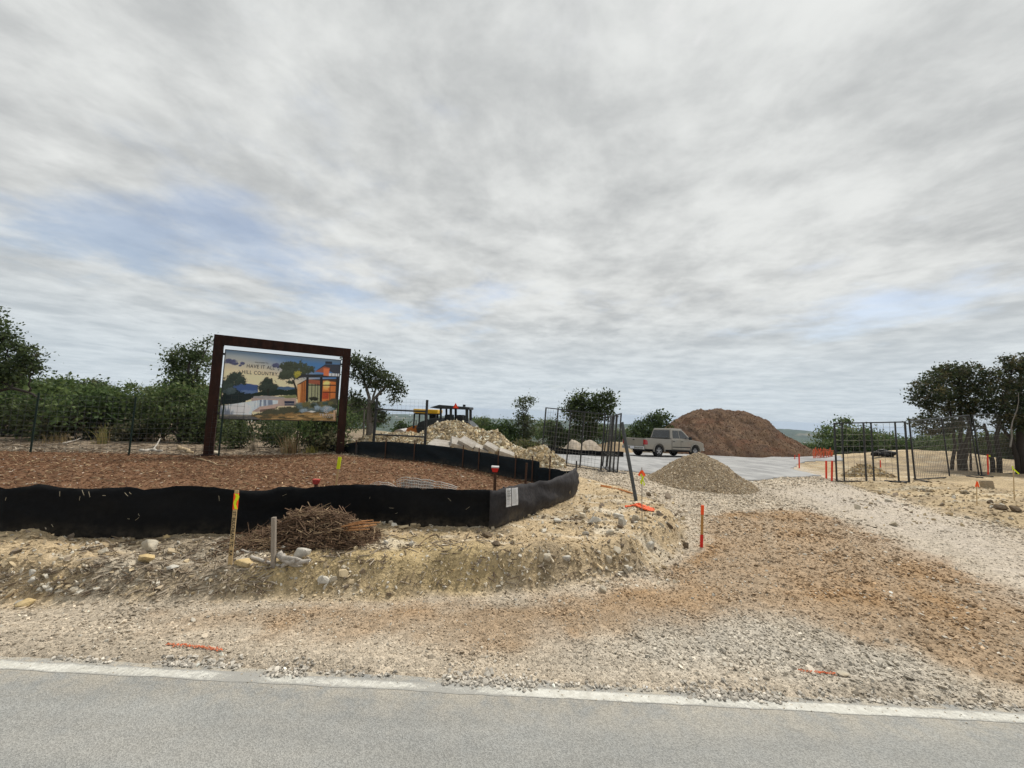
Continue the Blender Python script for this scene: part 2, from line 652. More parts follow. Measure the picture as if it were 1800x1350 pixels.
def soil_colour(x, y):
    """what the soil is made of, as a base colour, and which kind it is"""
    n1 = fbm(x * .7, y * 1.1, 51, 4)[:, None]
    n2 = fbm(x * 3.1, y * 3.1, 55, 4, .6)[:, None]
    c = np.array([.445, .380, .295]) * (1 + .10 * n1 + .10 * n2)
    streak = fbm(x * .35 + 2, y * 3.0, 58, 4)[:, None]
    td = sdist(TRACK, x, y)
    sweep = fbm(td * 3.2, (x + y) * .10, 59, 4, .6)[:, None]
    c = c * (1 + .12 * streak + .24 * sweep)

    def over(c, m, col, a1=.10, a2=.12):
        return c + (np.array(col) * (1 + a1 * n1 + a2 * n2) - c) * m[:, None]
    mo = mask(ORANGE, .42, .34, 61, x, y) * np.clip(.95 + .5 * sweep[:, 0], .4, 1)
    c = over(c, mo * (.70 + .30 * sst(n1[:, 0] + n2[:, 0] * .5, -.4, .3)), (.305, .200, .110))
    c = over(c, mask(GREY, .9, .45, 63, x, y) * (.72 + .2 * n2[:, 0]), (.43, .40, .345))
    c = over(c, mask(PALE, 2.4, .7, 65, x, y) * (.75 + .5 * sweep[:, 0]), (.425, .375, .315))
    sb = sdist(BANK, x, y)
    mb = sst((sb + .10 * fbm(x * 3, y * 3, 67, 3)) / .25 + .3)
    c = over(c, mb, (.415, .320, .198), .2, .28)
    c = over(c, mb * mask(YELLOW, .4, .25, 69, x, y) * .8, (.41, .315, .165), .22, .25)
    c = over(c, mb * mask(GREYDIRT, .4, .3, 70, x, y) * .8, (.25, .21, .16), .2, .3)
    white = sst(fbm(x * 1.4, y * 4.0, 71, 4, .6), .18, .42)
    c = over(c, mb * white * .65, (.60, .535, .425))
    dark = sst(fbm(x * 1.9 + 4, y * 2.6, 73, 4, .6), .22, .5)
    c = over(c, mb * dark * .6, (.22, .175, .12))
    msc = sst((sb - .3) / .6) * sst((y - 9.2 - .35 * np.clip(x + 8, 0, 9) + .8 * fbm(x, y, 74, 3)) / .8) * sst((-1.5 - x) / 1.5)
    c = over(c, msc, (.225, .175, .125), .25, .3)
    mbed = sst((sdist(BED, x, y) + .06 * fbm(x * 4, y * 4, 75, 3)) / .12 + .5)
    c = over(c, mbed, (.165, .092, .052), .22, .28)
    sr = sdist(RIGHT, x, y)
    mr = sst((sr + .35 * fbm(x * 1.5, y * 1.5, 77, 3)) / .6 + .3)
    c = over(c, mr, (.41, .32, .20), .18, .24)
    c = over(c, mr * sst(fbm(x * .8, y * 1.8, 79, 4, .6), -.02, .32) * .75, (.27, .21, .14), .2, .25)
    c = over(c, mr * sst(fbm(x * .9 + 7, y * 2.4, 81, 4, .6), .18, .45) * .6, (.56, .50, .38))
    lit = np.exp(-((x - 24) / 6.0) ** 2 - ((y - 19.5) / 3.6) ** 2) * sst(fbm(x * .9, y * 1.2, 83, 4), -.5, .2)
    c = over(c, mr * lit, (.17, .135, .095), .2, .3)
    far_f = sst(y, 24, 40) * (1 - mr * .7)
    c = over(c, far_f * .8, (.27, .225, .15), .2, .2)
    kind = np.zeros(len(x), int)
    kind[(mb > .5)] = 1
    kind[(msc > .5) | (far_f > .5)] = 3
    kind[(mr > .5) & (y < 45)] = 4
    kind[mbed > .5] = 2
    return np.clip(c, .01, .9), kind


GC = np.zeros((len(GX), 3))
GK = np.full(len(GX), 5)
GC[near], GK[near] = soil_colour(GX[near], GY[near])
fx, fy = GX[~near], GY[~near]
wood = fbm(fx / 90, fy / 90, 91, 4)[:, None]
fc = np.array([.060, .078, .045]) * (1 + .35 * wood)
clear = sst(fbm(fx / 140 + 3, fy / 140, 93, 4, .6), .22, .45)[:, None]
fc = fc + (np.array([.26, .22, .16]) - fc) * clear * .55
fr = np.hypot(fx, fy)
fa = np.degrees(np.arctan2(fx, fy))
quarry = np.exp(-((fr - 1320) / 70) ** 2) * sst(-fa, 12, 15) * sst(32 + fa, 0, 4) * (.6 + .4 * fbm(fx / 60, fy / 60, 95, 3))
fc = fc + (np.array([.62, .57, .50]) - fc) * np.clip(quarry, 0, 1)[:, None]
GC[~near] = fc
sa = (sdist(ASPH, GX, GY) + .05 * fbm(GX * 2, GY * 2, 97, 3))
GK[(sa > 0) & near] = 6

H_EXACT = H
ZGRID = GZ.reshape(nr, nt)[:, :561]
LRING = np.arange(nr)


def H(x, y):
    """height of the finished ground sheet, read back between its own vertices"""
    x = np.asarray(x, float)
    y = np.asarray(y, float)
    r = np.hypot(x, y)
    ti = (np.degrees(np.arctan2(x, y)) + 70.0) / .25
    ri = np.interp(r, rings, LRING)
    inn = (ti >= 0) & (ti < 559.9) & (r > 1.05) & (ri < nr - 1.01)
    a = np.where(inn, ri, 0)
    b = np.where(inn, ti, 0)
    i, j = a.astype(int), b.astype(int)
    fa, fb = a - i, b - j
    z = (ZGRID[i, j] * (1 - fb) + ZGRID[i, j + 1] * fb) * (1 - fa) + (ZGRID[i + 1, j] * (1 - fb) + ZGRID[i + 1, j + 1] * fb) * fa
    if not np.all(inn):
        k = ~inn
        z = z.copy()
        z[k] = H_EXACT(x[k], y[k])
    return z


M_EARTH = mat('earth', (0, 0, 0), rough=0.95, attr='Col', spec=.12)
nt_ = M_EARTH.node_tree
n = NT(nt_)
b_ = nt_.nodes['Principled BSDF']
at_ = [x for x in nt_.nodes if x.bl_idname == 'ShaderNodeAttribute'][0]
tcn = n.n('ShaderNodeTexCoord')
ov = tcn.outputs['Object']
vor = n.n('ShaderNodeTexVoronoi', feature='F1')
nt_.links.new(ov, vor.inputs['Vector'])
vor.inputs['Scale'].default_value = 34.0
vor2 = n.n('ShaderNodeTexVoronoi', feature='F1')
nt_.links.new(ov, vor2.inputs['Vector'])
vor2.inputs['Scale'].default_value = 75.0
sepc = n.n('ShaderNodeSeparateColor')
nt_.links.new(vor.outputs['Color'], sepc.inputs[0])
k1 = n.ss(sepc.outputs[0], 0, 1, .80, 1.2)
k2 = n.ss(n.noise(ov, 120, 4, .7), .3, .7, .78, 1.22)
k3 = n.ss(n.noise(ov, 9, 6, .65), .3, .7, .86, 1.14)
kk = n.m('MULTIPLY', n.m('MULTIPLY', k1, k2), k3)
cb = n.n('ShaderNodeCombineXYZ')
for i in range(3):
    n.put(cb.inputs[i], kk)
cc = n.mix(1.0, at_.outputs['Color'], cb.outputs[0], 'MULTIPLY')
nt_.links.new(cc, b_.inputs['Base Color'])
bp = n.n('ShaderNodeBump')
bp.inputs['Strength'].default_value = .9
bp.inputs['Distance'].default_value = .012
hh = n.m('ADD', n.m('ADD', n.m('MULTIPLY', vor.outputs['Distance'], -.9), n.m('MULTIPLY', vor2.outputs['Distance'], -.5)), n.m('MULTIPLY', n.noise(ov, 60, 6, .7), 1.0))
nt_.links.new(hh, bp.inputs['Height'])
nt_.links.new(bp.outputs[0], b_.inputs['Normal'])

M_HILL = mat('wooded_hill', (0, 0, 0), rough=1.0, attr='Col', var=.55, scale=.022, spec=0, detail=6)
M_DRIVE = mat('pale_asphalt', (.33, .33, .325), rough=.85, var=.10, scale=1.1, tint=(.22, .22, .22), bump=.3, bscale=60, stretch=(1, .35, 1))

idx = np.arange(nr * nt).reshape(nr, nt)
q = np.stack([idx[:-1, :], np.roll(idx, -1, 1)[:-1, :], np.roll(idx, -1, 1)[1:, :], idx[1:, :]], -1).reshape(-1, 4)
cap = None
kq = GK[q[:, 0]]
VV = np.stack([GX, GY, GZ], 1)
for k, nm, mt in ((0, 'gravel_ground', M_EARTH), (1, 'dirt_bank', M_EARTH), (2, 'mulch_bed', M_EARTH), (3, 'scrub_ground', M_EARTH), (4, 'dirt_field', M_EARTH), (5, 'hills', M_HILL), (6, 'entrance_drive', M_DRIVE)):
    f = q[kq == k]
    us, inv = np.unique(f, return_inverse=True)
    V = VV[us].copy()
    if k == 6:
        V[:, 2] += 0.03
    me = np_mesh(nm, V, inv.reshape(-1, 4), smooth=True)
    add_col(me, GC[us])
    o = link(nm, me, mt)
    tag(o, kind='structure')
    if k == 6:
        sm = o.modifiers.new('thickness', 'SOLIDIFY')
        sm.thickness = .10
        sm.offset = -1

# ------------------------------------------------------------------ asphalt road with its worn white edge line
xs = np.concatenate([np.linspace(-120, -12, 28), np.arange(-11.9, 12, .05), np.linspace(12, 120, 28)])
ed = ROAD_EDGE(xs) + .018 * fbm(xs * 2.3, xs * 0, 101, 3) + .012 * fbm(xs * 9, xs * 0, 103, 3)
ys = [None, .02, .18, .42, 1.5, 3.2, 5.0, 8.0]
rows = []
for j, dd in enumerate(ys):
    yv = ed if dd is None else ed - dd
    zz = np.full(len(xs), -.012 if dd is None else .012)
    rows.append(np.stack([xs, yv, zz], 1))
V = np.concatenate(rows)
m = len(xs)
F = [(j * m + i, (j + 1) * m + i, (j + 1) * m + i + 1, j * m + i + 1) for j in range(len(ys) - 1) for i in range(m - 1)]
M_ROAD = mat('asphalt', (.290, .292, .278), rough=.9, var=.08, scale=.9, tint=(.240, .243, .234), stretch=(.35, 1.6, 1), spec=.2)
n = NT(M_ROAD.node_tree)
b_ = M_ROAD.node_tree.nodes['Principled BSDF']
tcn = n.n('ShaderNodeTexCoord')
ov = tcn.outputs['Object']
lk = b_.inputs['Base Color'].links[0].from_socket
v1 = n.n('ShaderNodeTexVoronoi')
v1.inputs['Scale'].default_value = 150
M_ROAD.node_tree.links.new(ov, v1.inputs['Vector'])
sc_ = n.n('ShaderNodeSeparateColor')
M_ROAD.node_tree.links.new(v1.outputs['Color'], sc_.inputs[0])
kk = n.m('MULTIPLY', n.ss(sc_.outputs[1], 0, 1, .82, 1.2), n.ss(n.noise(ov, 260, 3, .7), .3, .7, .86, 1.14))
mpr = n.n('ShaderNodeMapping')
mpr.inputs['Scale'].default_value = (.16, 1.9, 1)
M_ROAD.node_tree.links.new(ov, mpr.inputs[0])
dust = n.m('ADD', n.ss(n.noise(ov, 1.1, 6, .65), .5, .78, 0, .22), n.ss(n.noise(mpr.outputs[0], 1.6, 5, .6), .44, .68, 0, .30))
cb = n.n('ShaderNodeCombineXYZ')
for i in range(3):
    n.put(cb.inputs[i], kk)
atr = n.n('ShaderNodeAttribute', attribute_name='Col')
edge_d = n.m('MULTIPLY', atr.outputs['Fac'], n.ss(n.noise(ov, 5, 7, .7), .34, .62))
c1 = n.mix(edge_d, n.mix(dust, lk, (.335, .320, .288)), (.42, .375, .30))
c2 = n.mix(1.0, c1, cb.outputs[0], 'MULTIPLY')
M_ROAD.node_tree.links.new(c2, b_.inputs['Base Color'])
bp = n.n('ShaderNodeBump')
bp.inputs['Strength'].default_value = .7
bp.inputs['Distance'].default_value = .006
M_ROAD.node_tree.links.new(n.m('ADD', v1.outputs['Distance'], n.noise(ov, 200, 4, .7)), bp.inputs['Height'])
M_ROAD.node_tree.links.new(bp.outputs[0], b_.inputs['Normal'])
me = np_mesh('road', V, F, True)
add_col(me, np.repeat(np.repeat(np.array([1, .95, .55, .10, .02, 0, 0, 0.]), m)[:, None], 3, 1))
road = tag(link('road', me, M_ROAD), kind='structure')

# edge line: a paint film with a ragged, partly worn outline
xs = np.arange(-14, 14, .012)
ctr = ROAD_EDGE(xs) - .115
wid = .046 + .010 * fbm(xs * 6, xs * 0 + 1, 111, 4)
wear = fbm(xs * .8, xs * 0 + 5, 113, 4)
gone = .28 * np.exp(-((xs + .35) / .35) ** 2) + .16 * np.exp(-((xs - 1.45) / .3) ** 2) + .35 * np.exp(-((xs + 1.75) / .14) ** 2)
nv = 9
V, F, C = [], [], []
t = np.linspace(-1, 1, nv)
PXx = np.repeat(xs, nv)
PYy = (ctr[:, None] + wid[:, None] * t[None, :]).ravel()
PZ = np.full(len(PXx), .0135)
ii = np.arange(len(xs) * nv).reshape(len(xs), nv)
q = np.stack([ii[:-1, :-1], ii[1:, :-1], ii[1:, 1:], ii[:-1, 1:]], -1).reshape(-1, 4)
# how far the paint has worn down to the asphalt
gone_ = np.clip(.385 + .16 * np.repeat(wear, nv) + .55 * np.repeat(gone, nv) + .22 * np.abs(np.tile(t, len(xs))) ** 4, 0, 1)
M_LINE = mat('worn_road_paint', (.60, .59, .535), rough=.85, var=.15, scale=14, tint=(.50, .485, .43))
n = NT(M_LINE.node_tree)
b_ = M_LINE.node_tree.nodes['Principled BSDF']
lk = b_.inputs['Base Color'].links[0].from_socket
tcn = n.n('ShaderNodeTexCoord')
at2 = n.n('ShaderNodeAttribute', attribute_name='Col')
w1 = n.m('ADD', n.m('MULTIPLY', n.noise(tcn.outputs['Object'], 38, 5, .7), .55), n.m('MULTIPLY', n.noise(tcn.outputs['Object'], 150, 3, .7), .45))
wm = n.ss(n.m('SUBTRACT', w1, n.m('SUBTRACT', 1.0, at2.outputs['Fac'])), -.16, .04)
worn = n.mix(n.noise(tcn.outputs['Object'], 190, 4, .75), (.235, .236, .222), (.385, .37, .335))
M_LINE.node_tree.links.new(n.mix(wm, lk, worn), b_.inputs['Base Color'])
bp = n.n('ShaderNodeBump')
bp.inputs['Strength'].default_value = .7
bp.inputs['Distance'].default_value = .006
M_LINE.node_tree.links.new(n.noise(tcn.outputs['Object'], 190, 4, .7), bp.inputs['Height'])
M_LINE.node_tree.links.new(bp.outputs[0], b_.inputs['Normal'])
me = np_mesh('edge_line', np.stack([PXx, PYy, PZ], 1), q)
add_col(me, np.repeat(gone_[:, None], 3, 1))
tag(link('edge_line', me, M_LINE), kind='structure')

# ------------------------------------------------------------------ loose stone, mulch and twigs that nobody could count
M_STONE = mat('crushed_stone', (0, 0, 0), rough=.95, attr='icol', inst=True, var=.16, scale=2.5, spec=.15)
STONES = proto_collection('stone_shapes', [hull_mesh('stone', 13, .45 + .08 * (i % 5), i) for i in range(8)], M_STONE)
nS = 230000
r_ = np.exp(RNG.uniform(math.log(2.8), math.log(19), nS))
t_ = np.radians(RNG.uniform(-72, 72, nS))
sx, sy = r_ * np.sin(t_), r_ * np.cos(t_)
e_ = sy - ROAD_EDGE(sx)
sb_ = sdist(BANK, sx, sy)
sr_ = sdist(RIGHT, sx, sy)
pale_ = mask(PALE, 1.0, .5, 65, sx, sy)
pr = np.where(sb_ > 0.05, .24, 1.0)
pr = np.where(sr_ > 0.2, .30, pr)
pr = pr * (1 - .55 * pale_)
ok = (e_ > .015) & (sdist(BED, sx, sy) < .02) & (sdist(ASPH, sx, sy) < 0) & (RNG.random(nS) < pr) & ~((sb_ > 0) & (sy > 9.5))
stray = (e_ < .015) & (e_ > -.20) & (RNG.random(nS) < .30 * np.exp(-(np.abs(e_) / .07)))
ok |= stray
sx, sy, r_, sb_, e_ = sx[ok], sy[ok], r_[ok], sb_[ok], e_[ok]
colS, _ = soil_colour(sx, sy)
big_ = mask(GREY, .4, .3, 63, sx, sy)
sz = .00142 * r_ * np.exp(RNG.normal(0, .46, len(sx))) * (1 + .55 * big_) * np.where(sb_ > 0, 1.15, 1)
sz *= 1 + .5 * sst(fbm(sx * 1.6, sy * 2.5, 121, 3), .1, .5)
sz = np.clip(sz * (1 - .40 * mask(PALE, 1.0, .5, 65, sx, sy)), .0035, .045)
sz = np.where(e_ < .015, np.minimum(sz, .008), sz)
br = np.exp(RNG.normal(.06, 1, len(sx)) * (.22 - .10 * mask(PALE, 1.0, .5, 65, sx, sy)))[:, None]
colS = colS * br
gw = (RNG.random(len(sx)) < .09)[:, None]
colS = np.where(gw, np.array([.47, .43, .36]) * br, colS)
mk = RNG.uniform(.75, 1.3, (len(sx), 3))
# heaped, coarser stone along the road edge
ex, ey, es = [], [], []
for u0, u1, cnt, dd in ((90, 200, 60, .03), (270, 420, 200, .06), (470, 545, 120, .07), (560, 700, 70, .03), (780, 945, 330, .08), (950, 1200, 130, .03), (1200, 1370, 300, .07), (1400, 1800, 260, .05)):
    for _ in range(cnt):
        u = RNG.uniform(u0, u1)
        x_ = W0 = T(u, 1150 + u * .0528, 2.9).x
        ex.append(x_)
        ey.append(float(ROAD_EDGE(x_)) + abs(RNG.normal(0, dd)) - .045 - (.07 * RNG.random() if dd > .065 else 0))
        es.append(RNG.uniform(.008, .020) * (1.5 if RNG.random() < .25 and dd > .05 else 1))
ex, ey, es = np.array(ex), np.array(ey), np.array(es)
sx, sy, sz = np.concatenate([sx, ex]), np.concatenate([sy, ey]), np.concatenate([sz, es])
colS = np.concatenate([colS, np.array([.43, .395, .34]) * np.exp(RNG.normal(0, .28, len(ex)))[:, None]])
mk = np.concatenate([mk, RNG.uniform(.75, 1.25, (len(ex), 3))])
zz = np.maximum(H(sx, sy), np.where(sy - ROAD_EDGE(sx) < 0.0, .012, -9)) + sz * .25
o = scatter('gravel', np.stack([sx, sy, zz], 1), RNG.uniform(-3.1, 3.1, (len(sx), 3)) * np.array([.25, .25, 1]), sz[:, None] * mk, RNG.integers(0, 8, len(sx)), np.clip(colS, .03, .8), STONES)
tag(o, 'loose crushed limestone gravel strewn over the shoulder and driveway', 'gravel', kind='stuff')

# shredded bark in the bed
M_CHIP = mat('bark_chip', (0, 0, 0), rough=.95, attr='icol', inst=True, spec=.1)


def chip_mesh(i):
    r = random.Random(i)
    mb = MB()
    L, w, h = 1.0, r.uniform(.10, .2), r.uniform(.05, .1)
    k = r.uniform(-.12, .12)
    mb.tube([(-L / 2, 0, 0), (0, k, h * .8), (L / 2, 0, 0)], [w * .5, w * .7, w * .25], 4)
    return mb.mesh('chip')


CHIPS = proto_collection('chip_shapes', [chip_mesh(i) for i in range(6)], M_CHIP)
nc = 46000
cx = RNG.uniform(-16, 1.4, nc)
cy = 4.5 + 8.6 * RNG.random(nc) ** 1.15
ok = sdist(BED, cx, cy) > -.04
cx, cy = cx[ok], cy[ok]
pal = np.array([[.185, .098, .055], [.145, .074, .043], [.24, .145, .085], [.085, .048, .032], [.38, .28, .17], [.58, .51, .42]])
pi_ = RNG.choice(6, len(cx), p=[.34, .27, .16, .13, .08, .02])
cc = pal[pi_] * np.exp(RNG.normal(0, .2, len(cx)))[:, None]
L_ = RNG.uniform(.025, .08, len(cx)) * np.where(pi_ == 4, 1.4, 1)
o = scatter('bark_mulch', np.stack([cx, cy, H(cx, cy) + .012], 1), np.stack([RNG.normal(0, .2, len(cx)), RNG.normal(0, .22, len(cx)), RNG.uniform(0, 6.3, len(cx))], 1),
            np.stack([L_, L_, L_], 1), RNG.integers(0, 6, len(cx)), cc, CHIPS)
tag(o, 'reddish shredded bark mulch covering the sign bed', 'mulch', kind='stuff')

# dry twigs and litter on the bank and below the scrub
tw = []
for u0, u1, v0, v1, cnt in ((140, 480, 945, 1045, 900), (380, 680, 945, 990, 300), (700, 1100, 930, 1030, 220), (0, 140, 1000, 1050, 120), (620, 860, 935, 965, 120)):
    for _ in range(cnt):
        g = G(RNG.uniform(u0, u1), RNG.uniform(v0, v1))
        tw.append((g.x, g.y, g.z + .006, RNG.uniform(.04, .15)))
for _ in range(5200):
    x = RNG.uniform(-16, -2)
    y = (9.6 if x < -8 else 11.0 + (x + 8) * .3) + abs(RNG.normal(0, 1.6))
    if sdist(BED, np.array([x]), np.array([y]))[0] < .1:
        tw.append((x, y, Hs(x, y) + .01, RNG.uniform(.06, .3)))
tw = np.array(tw)
pal = np.array([[.30, .25, .19], [.19, .145, .10], [.42, .36, .28], [.12, .09, .065]])
cc = pal[RNG.choice(4, len(tw), p=[.35, .35, .15, .15])]
o = scatter('twigs', tw[:, :3], np.stack([RNG.normal(0, .2, len(tw)), RNG.normal(0, .2, len(tw)), RNG.uniform(0, 6.3, len(tw))], 1),
            np.stack([tw[:, 3], tw[:, 3] * .45, tw[:, 3] * .45], 1), RNG.integers(0, 6, len(tw)), cc, CHIPS)
tag(o, 'dry grey twigs and litter strewn over the bank and scrub floor', 'twigs', kind='stuff')
# ------------------------------------------------------------------ shared materials
M_BLACKFAB = mat('silt_fabric', (.0045, .005, .006), rough=.8, var=.25, scale=6, bump=.5, bscale=18, spec=.15)
M_GREYFAB = mat('weathered_silt_fabric', (.022, .020, .022), rough=.8, var=.25, scale=7, bump=.6, bscale=14, spec=.3, tint=(.032, .030, .032))
M_BLUEFAB = mat('back_silt_fabric', (.006, .011, .015), rough=.75, var=.35, scale=3, bump=.5, bscale=12, spec=.2, stretch=(1, 1, 6))
M_RUST = mat('rusted_steel', (.034, .013, .008), rough=.85, var=.3, scale=3, tint=(.020, .009, .006), spec=.25, stretch=(2, 2, .6))
M_BLACKSTEEL = mat('black_steel', (.014, .015, .016), rough=.45, var=.2, scale=9, spec=.5)
M_WIRE = mat('galvanised_wire', (.17, .165, .155), rough=.6, spec=.4)
M_CAGE = mat('bright_wire', (.42, .42, .40), rough=.55, spec=.4)
M_DARKWIRE = mat('dark_wire', (.055, .06, .062), rough=.6, spec=.4)
M_TPOST = mat('green_steel_post', (.018, .035, .028), rough=.6, var=.2, scale=12)
M_RUSTSTAKE = mat('rusty_stake', (.075, .040, .025), rough=.85, var=.3, scale=20)
M_LATH = mat('bare_pine', (.46, .33, .17), rough=.8, var=.18, scale=14, stretch=(6, 6, .6))
M_GREYWOOD = mat('weathered_wood', (.27, .23, .19), rough=.9, var=.25, scale=12, stretch=(5, 5, .5))
M_ORANGE = mat('fluorescent_orange', (.90, .10, .015), rough=.6, var=.08, scale=20)
M_RED = mat('safety_red', (.60, .022, .014), rough=.5, var=.08, scale=20)
M_PINKRED = mat('stake_orange_red', (.75, .055, .022), rough=.65, var=.12, scale=20)
M_YELLOW = mat('flagging_yellow', (.75, .86, .02), rough=.5, var=.08, scale=20, trans=.25)
M_WHITE = mat('white_plastic', (.72, .70, .68), rough=.5, var=.05, scale=20)
M_INK = mat('black_ink', (.015, .013, .012), rough=.8)
M_PAPER = mat('paper_notice', (.72, .73, .75), rough=.6, var=.04, scale=30)
M_LIME = mat('limestone', (.50, .45, .36), rough=.95, var=.22, scale=7, bump=.7, bscale=25, tint=(.40, .34, .25), spec=.12)
M_LIMEW = mat('white_limestone', (.54, .51, .44), rough=.95, var=.18, scale=7, bump=.6, bscale=25, tint=(.44, .41, .36), spec=.12)
M_LIMEY = mat('ochre_limestone', (.52, .39, .20), rough=.95, var=.2, scale=7, bump=.6, bscale=25, tint=(.44, .34, .19), spec=.12)
M_CLOD = mat('dark_clod', (.15, .115, .08), rough=1, var=.3, scale=12, bump=.9, bscale=30, spec=.05)
M_CONC = mat('broken_concrete', (.40, .37, .33), rough=.95, var=.16, scale=5, bump=.5, bscale=30, tint=(.30, .27, .23), spec=.12)


for m_, k_ in ((M_BLACKFAB, .45), (M_GREYFAB, 1.0), (M_BLUEFAB, .6)):
    n = NT(m_.node_tree)
    b_ = m_.node_tree.nodes['Principled BSDF']
    lk = b_.inputs['Base Color'].links[0].from_socket
    at2 = n.n('ShaderNodeAttribute', attribute_name='Col')
    tcn = n.n('ShaderNodeTexCoord')
    f_ = n.m('MULTIPLY', at2.outputs['Fac'], n.ss(n.noise(tcn.outputs['Object'], 11, 5, .7), .3, .7, .1 * k_, k_))
    m_.node_tree.links.new(n.mix(f_, lk, (.17, .14, .10)), b_.inputs['Base Color'])

# ------------------------------------------------------------------ silt fences
def fabric_run(pts, heights, name, m, parent, base, thick=.004, wave=.03, seed=0, bulge=.0, sub=14, lean=0.0):
    """a sheet of fabric stood along a line on the ground, sagging between its stakes"""
    P, Ht = [], []
    for i in range(len(pts) - 1):
        a, b = Vector(pts[i][:2]), Vector(pts[i + 1][:2])
        k = max(2, int((b - a).length * sub))
        for j in range(k):
            t = j / k
            P.append(a.lerp(b, t))
            Ht.append(heights[i] * (1 - t) + heights[i + 1] * t)
    P.append(Vector(pts[-1][:2]))
    Ht.append(heights[-1])
    n_ = len(P)
    arc = [0.0]
    for i in range(1, n_):
        arc.append(arc[-1] + (P[i] - P[i - 1]).length)
    arc = np.array(arc)
    nv_ = 9
    px, py = np.array([p.x for p in P]), np.array([p.y for p in P])
    tx, ty = np.gradient(px), np.gradient(py)
    ln = np.hypot(tx, ty) + 1e-9
    nx, ny = ty / ln, -tx / ln
    gz = H(px, py) - .05
    V = []
    topw = np.array(Ht) + .016 * fbm(arc * 1.6, arc * 0 + seed, seed, 3) + .010 * fbm(arc * 6, arc * 0 + seed, seed + 3, 3)
    for j in range(nv_):
        t = j / (nv_ - 1)
        off = wave * fbm(arc * 1.3 + 3.0 * t, arc * 0 + t * 1.2, seed + 5, 3) + .5 * wave * fbm(arc * 5.5 + 6 * t, arc * 0 + t, seed + 9, 3)
        off = off * (.35 + .65 * math.sin(math.pi * t)) + bulge * math.sin(math.pi * t) + lean * t
        V.append(np.stack([px + nx * off - base.x, py + ny * off - base.y, gz + (topw + .05) * t - base.z], 1))
    V = np.concatenate(V)
    ii = np.arange(nv_ * n_).reshape(nv_, n_)
    q = np.stack([ii[:-1, :-1], ii[:-1, 1:], ii[1:, 1:], ii[1:, :-1]], -1).reshape(-1, 4)
    me = np_mesh(name, V, q, True)
    tt = np.repeat(np.arange(nv_) / (nv_ - 1), n_)
    aa = np.tile(arc, nv_)
    dust = np.clip(1.25 - tt * (3.4 + 1.6 * fbm(aa * 2.2, aa * 0, seed + 13, 3)), 0, 1) ** 1.5 * .8 + .10 * np.clip(fbm(aa * 5, tt * 3, seed + 15, 4), 0, 1)
    add_col(me, np.repeat(np.clip(dust, 0, 1)[:, None], 3, 1))
    o = link(name, me, m, parent)
    sd = o.modifiers.new('thickness', 'SOLIDIFY')
    sd.thickness = thick
    sd.offset = 0
    return o


def height_at(g, u, v):
    return T(u, v, g.y).z - g.z


def silt_fence(label, base_px, top_px, m, stakes, group, **kw):
    """base_px: points along the foot; top_px: the matching points of the upper hem"""
    g = [G(u, v) for u, v in base_px]
    hs = [max(.12, height_at(a, *b)) for a, b in zip(g, top_px)]
    base = g[0].copy()
    t = thing('silt_fence', label, 'silt fence', base, group=group)
    fabric_run(g, hs, 'fabric', m, t, base, **kw)
    return t, g, hs, base


def stake_on(t, base, x, y, h, m=None, w=.028, lean=(0, 0), back=.03):
    z = Hs(x, y)
    mb = MB().bar((x - base.x, y + back - base.y, z - .15 - base.z), (x + lean[0] - base.x, y + back + lean[1] - base.y, z + h - base.z), w)
    return mb.build('stake', m or M_RUSTSTAKE, t, bevel=.003)


GRP = 'black silt fences around the sign bed'
front_b = [(-260, 930), (-120, 934), (0, 938), (110, 944), (200, 946), (300, 941), (420, 938), (520, 925), (600, 919), (700, 923), (800, 926), (869, 927)]
front_t = [(-260, 860), (-120, 859), (0, 858), (110, 857), (250, 856), (300, 855), (410, 862), (490, 860), (560, 855), (640, 853), (730, 859), (800, 861), (869, 862)][:2] + \
          [(0, 858), (110, 857), (200, 857), (300, 855), (420, 862), (520, 858), (600, 853), (700, 857), (800, 861), (869, 862)]
t, g, hs, base = silt_fence('long jet black silt fence along the front of the bark bed', front_b, front_t, M_BLACKFAB, None, GRP, wave=.05, seed=3)
for a, b, f, h_ in ((0, 1, .5, .6), (3, 4, .4, .53), (6, 7, .3, .50), (8, 9, .3, .44), (10, 11, .2, .45)):
    p = g[a].lerp(g[b], f)
    stake_on(t, base, p.x, p.y, h_ - .08, back=.10)
FRONT_G, FRONT_H = g, hs
# pale straw caught on the weave
st = MB()
rr = random.Random(5)
for u, v in ((105, 868), (146, 866), (157, 869), (183, 871), (222, 869), (229, 867), (10, 877), (140, 876), (226, 912), (241, 912), (244, 905), (92, 924), (650, 875), (688, 893), (697, 902), (790, 878), (822, 893), (876, 890), (500, 870), (385, 876)):
    k = min(range(len(g) - 1), key=lambda i: abs((front_b[i][0] + front_b[i + 1][0]) / 2 - u))
    f = (u - front_b[k][0]) / (front_b[k + 1][0] - front_b[k][0])
    y = g[k].y * (1 - f) + g[k + 1].y * f - .045
    p = T(u, v, y)
    a = rr.uniform(-1.2, 1.2) + 1.2
    L = rr.uniform(.012, .032)
    d = Vector((math.cos(a) * L, -.004, math.sin(a) * L))
    st.tube([p - d - base, p + Vector((.003, -.003, 0)) - base, p + d - base], .0016, 3)
o = st.build('straw', mat('straw', (.48, .42, .30), rough=.9), t)
o['kind'] = 'stuff'

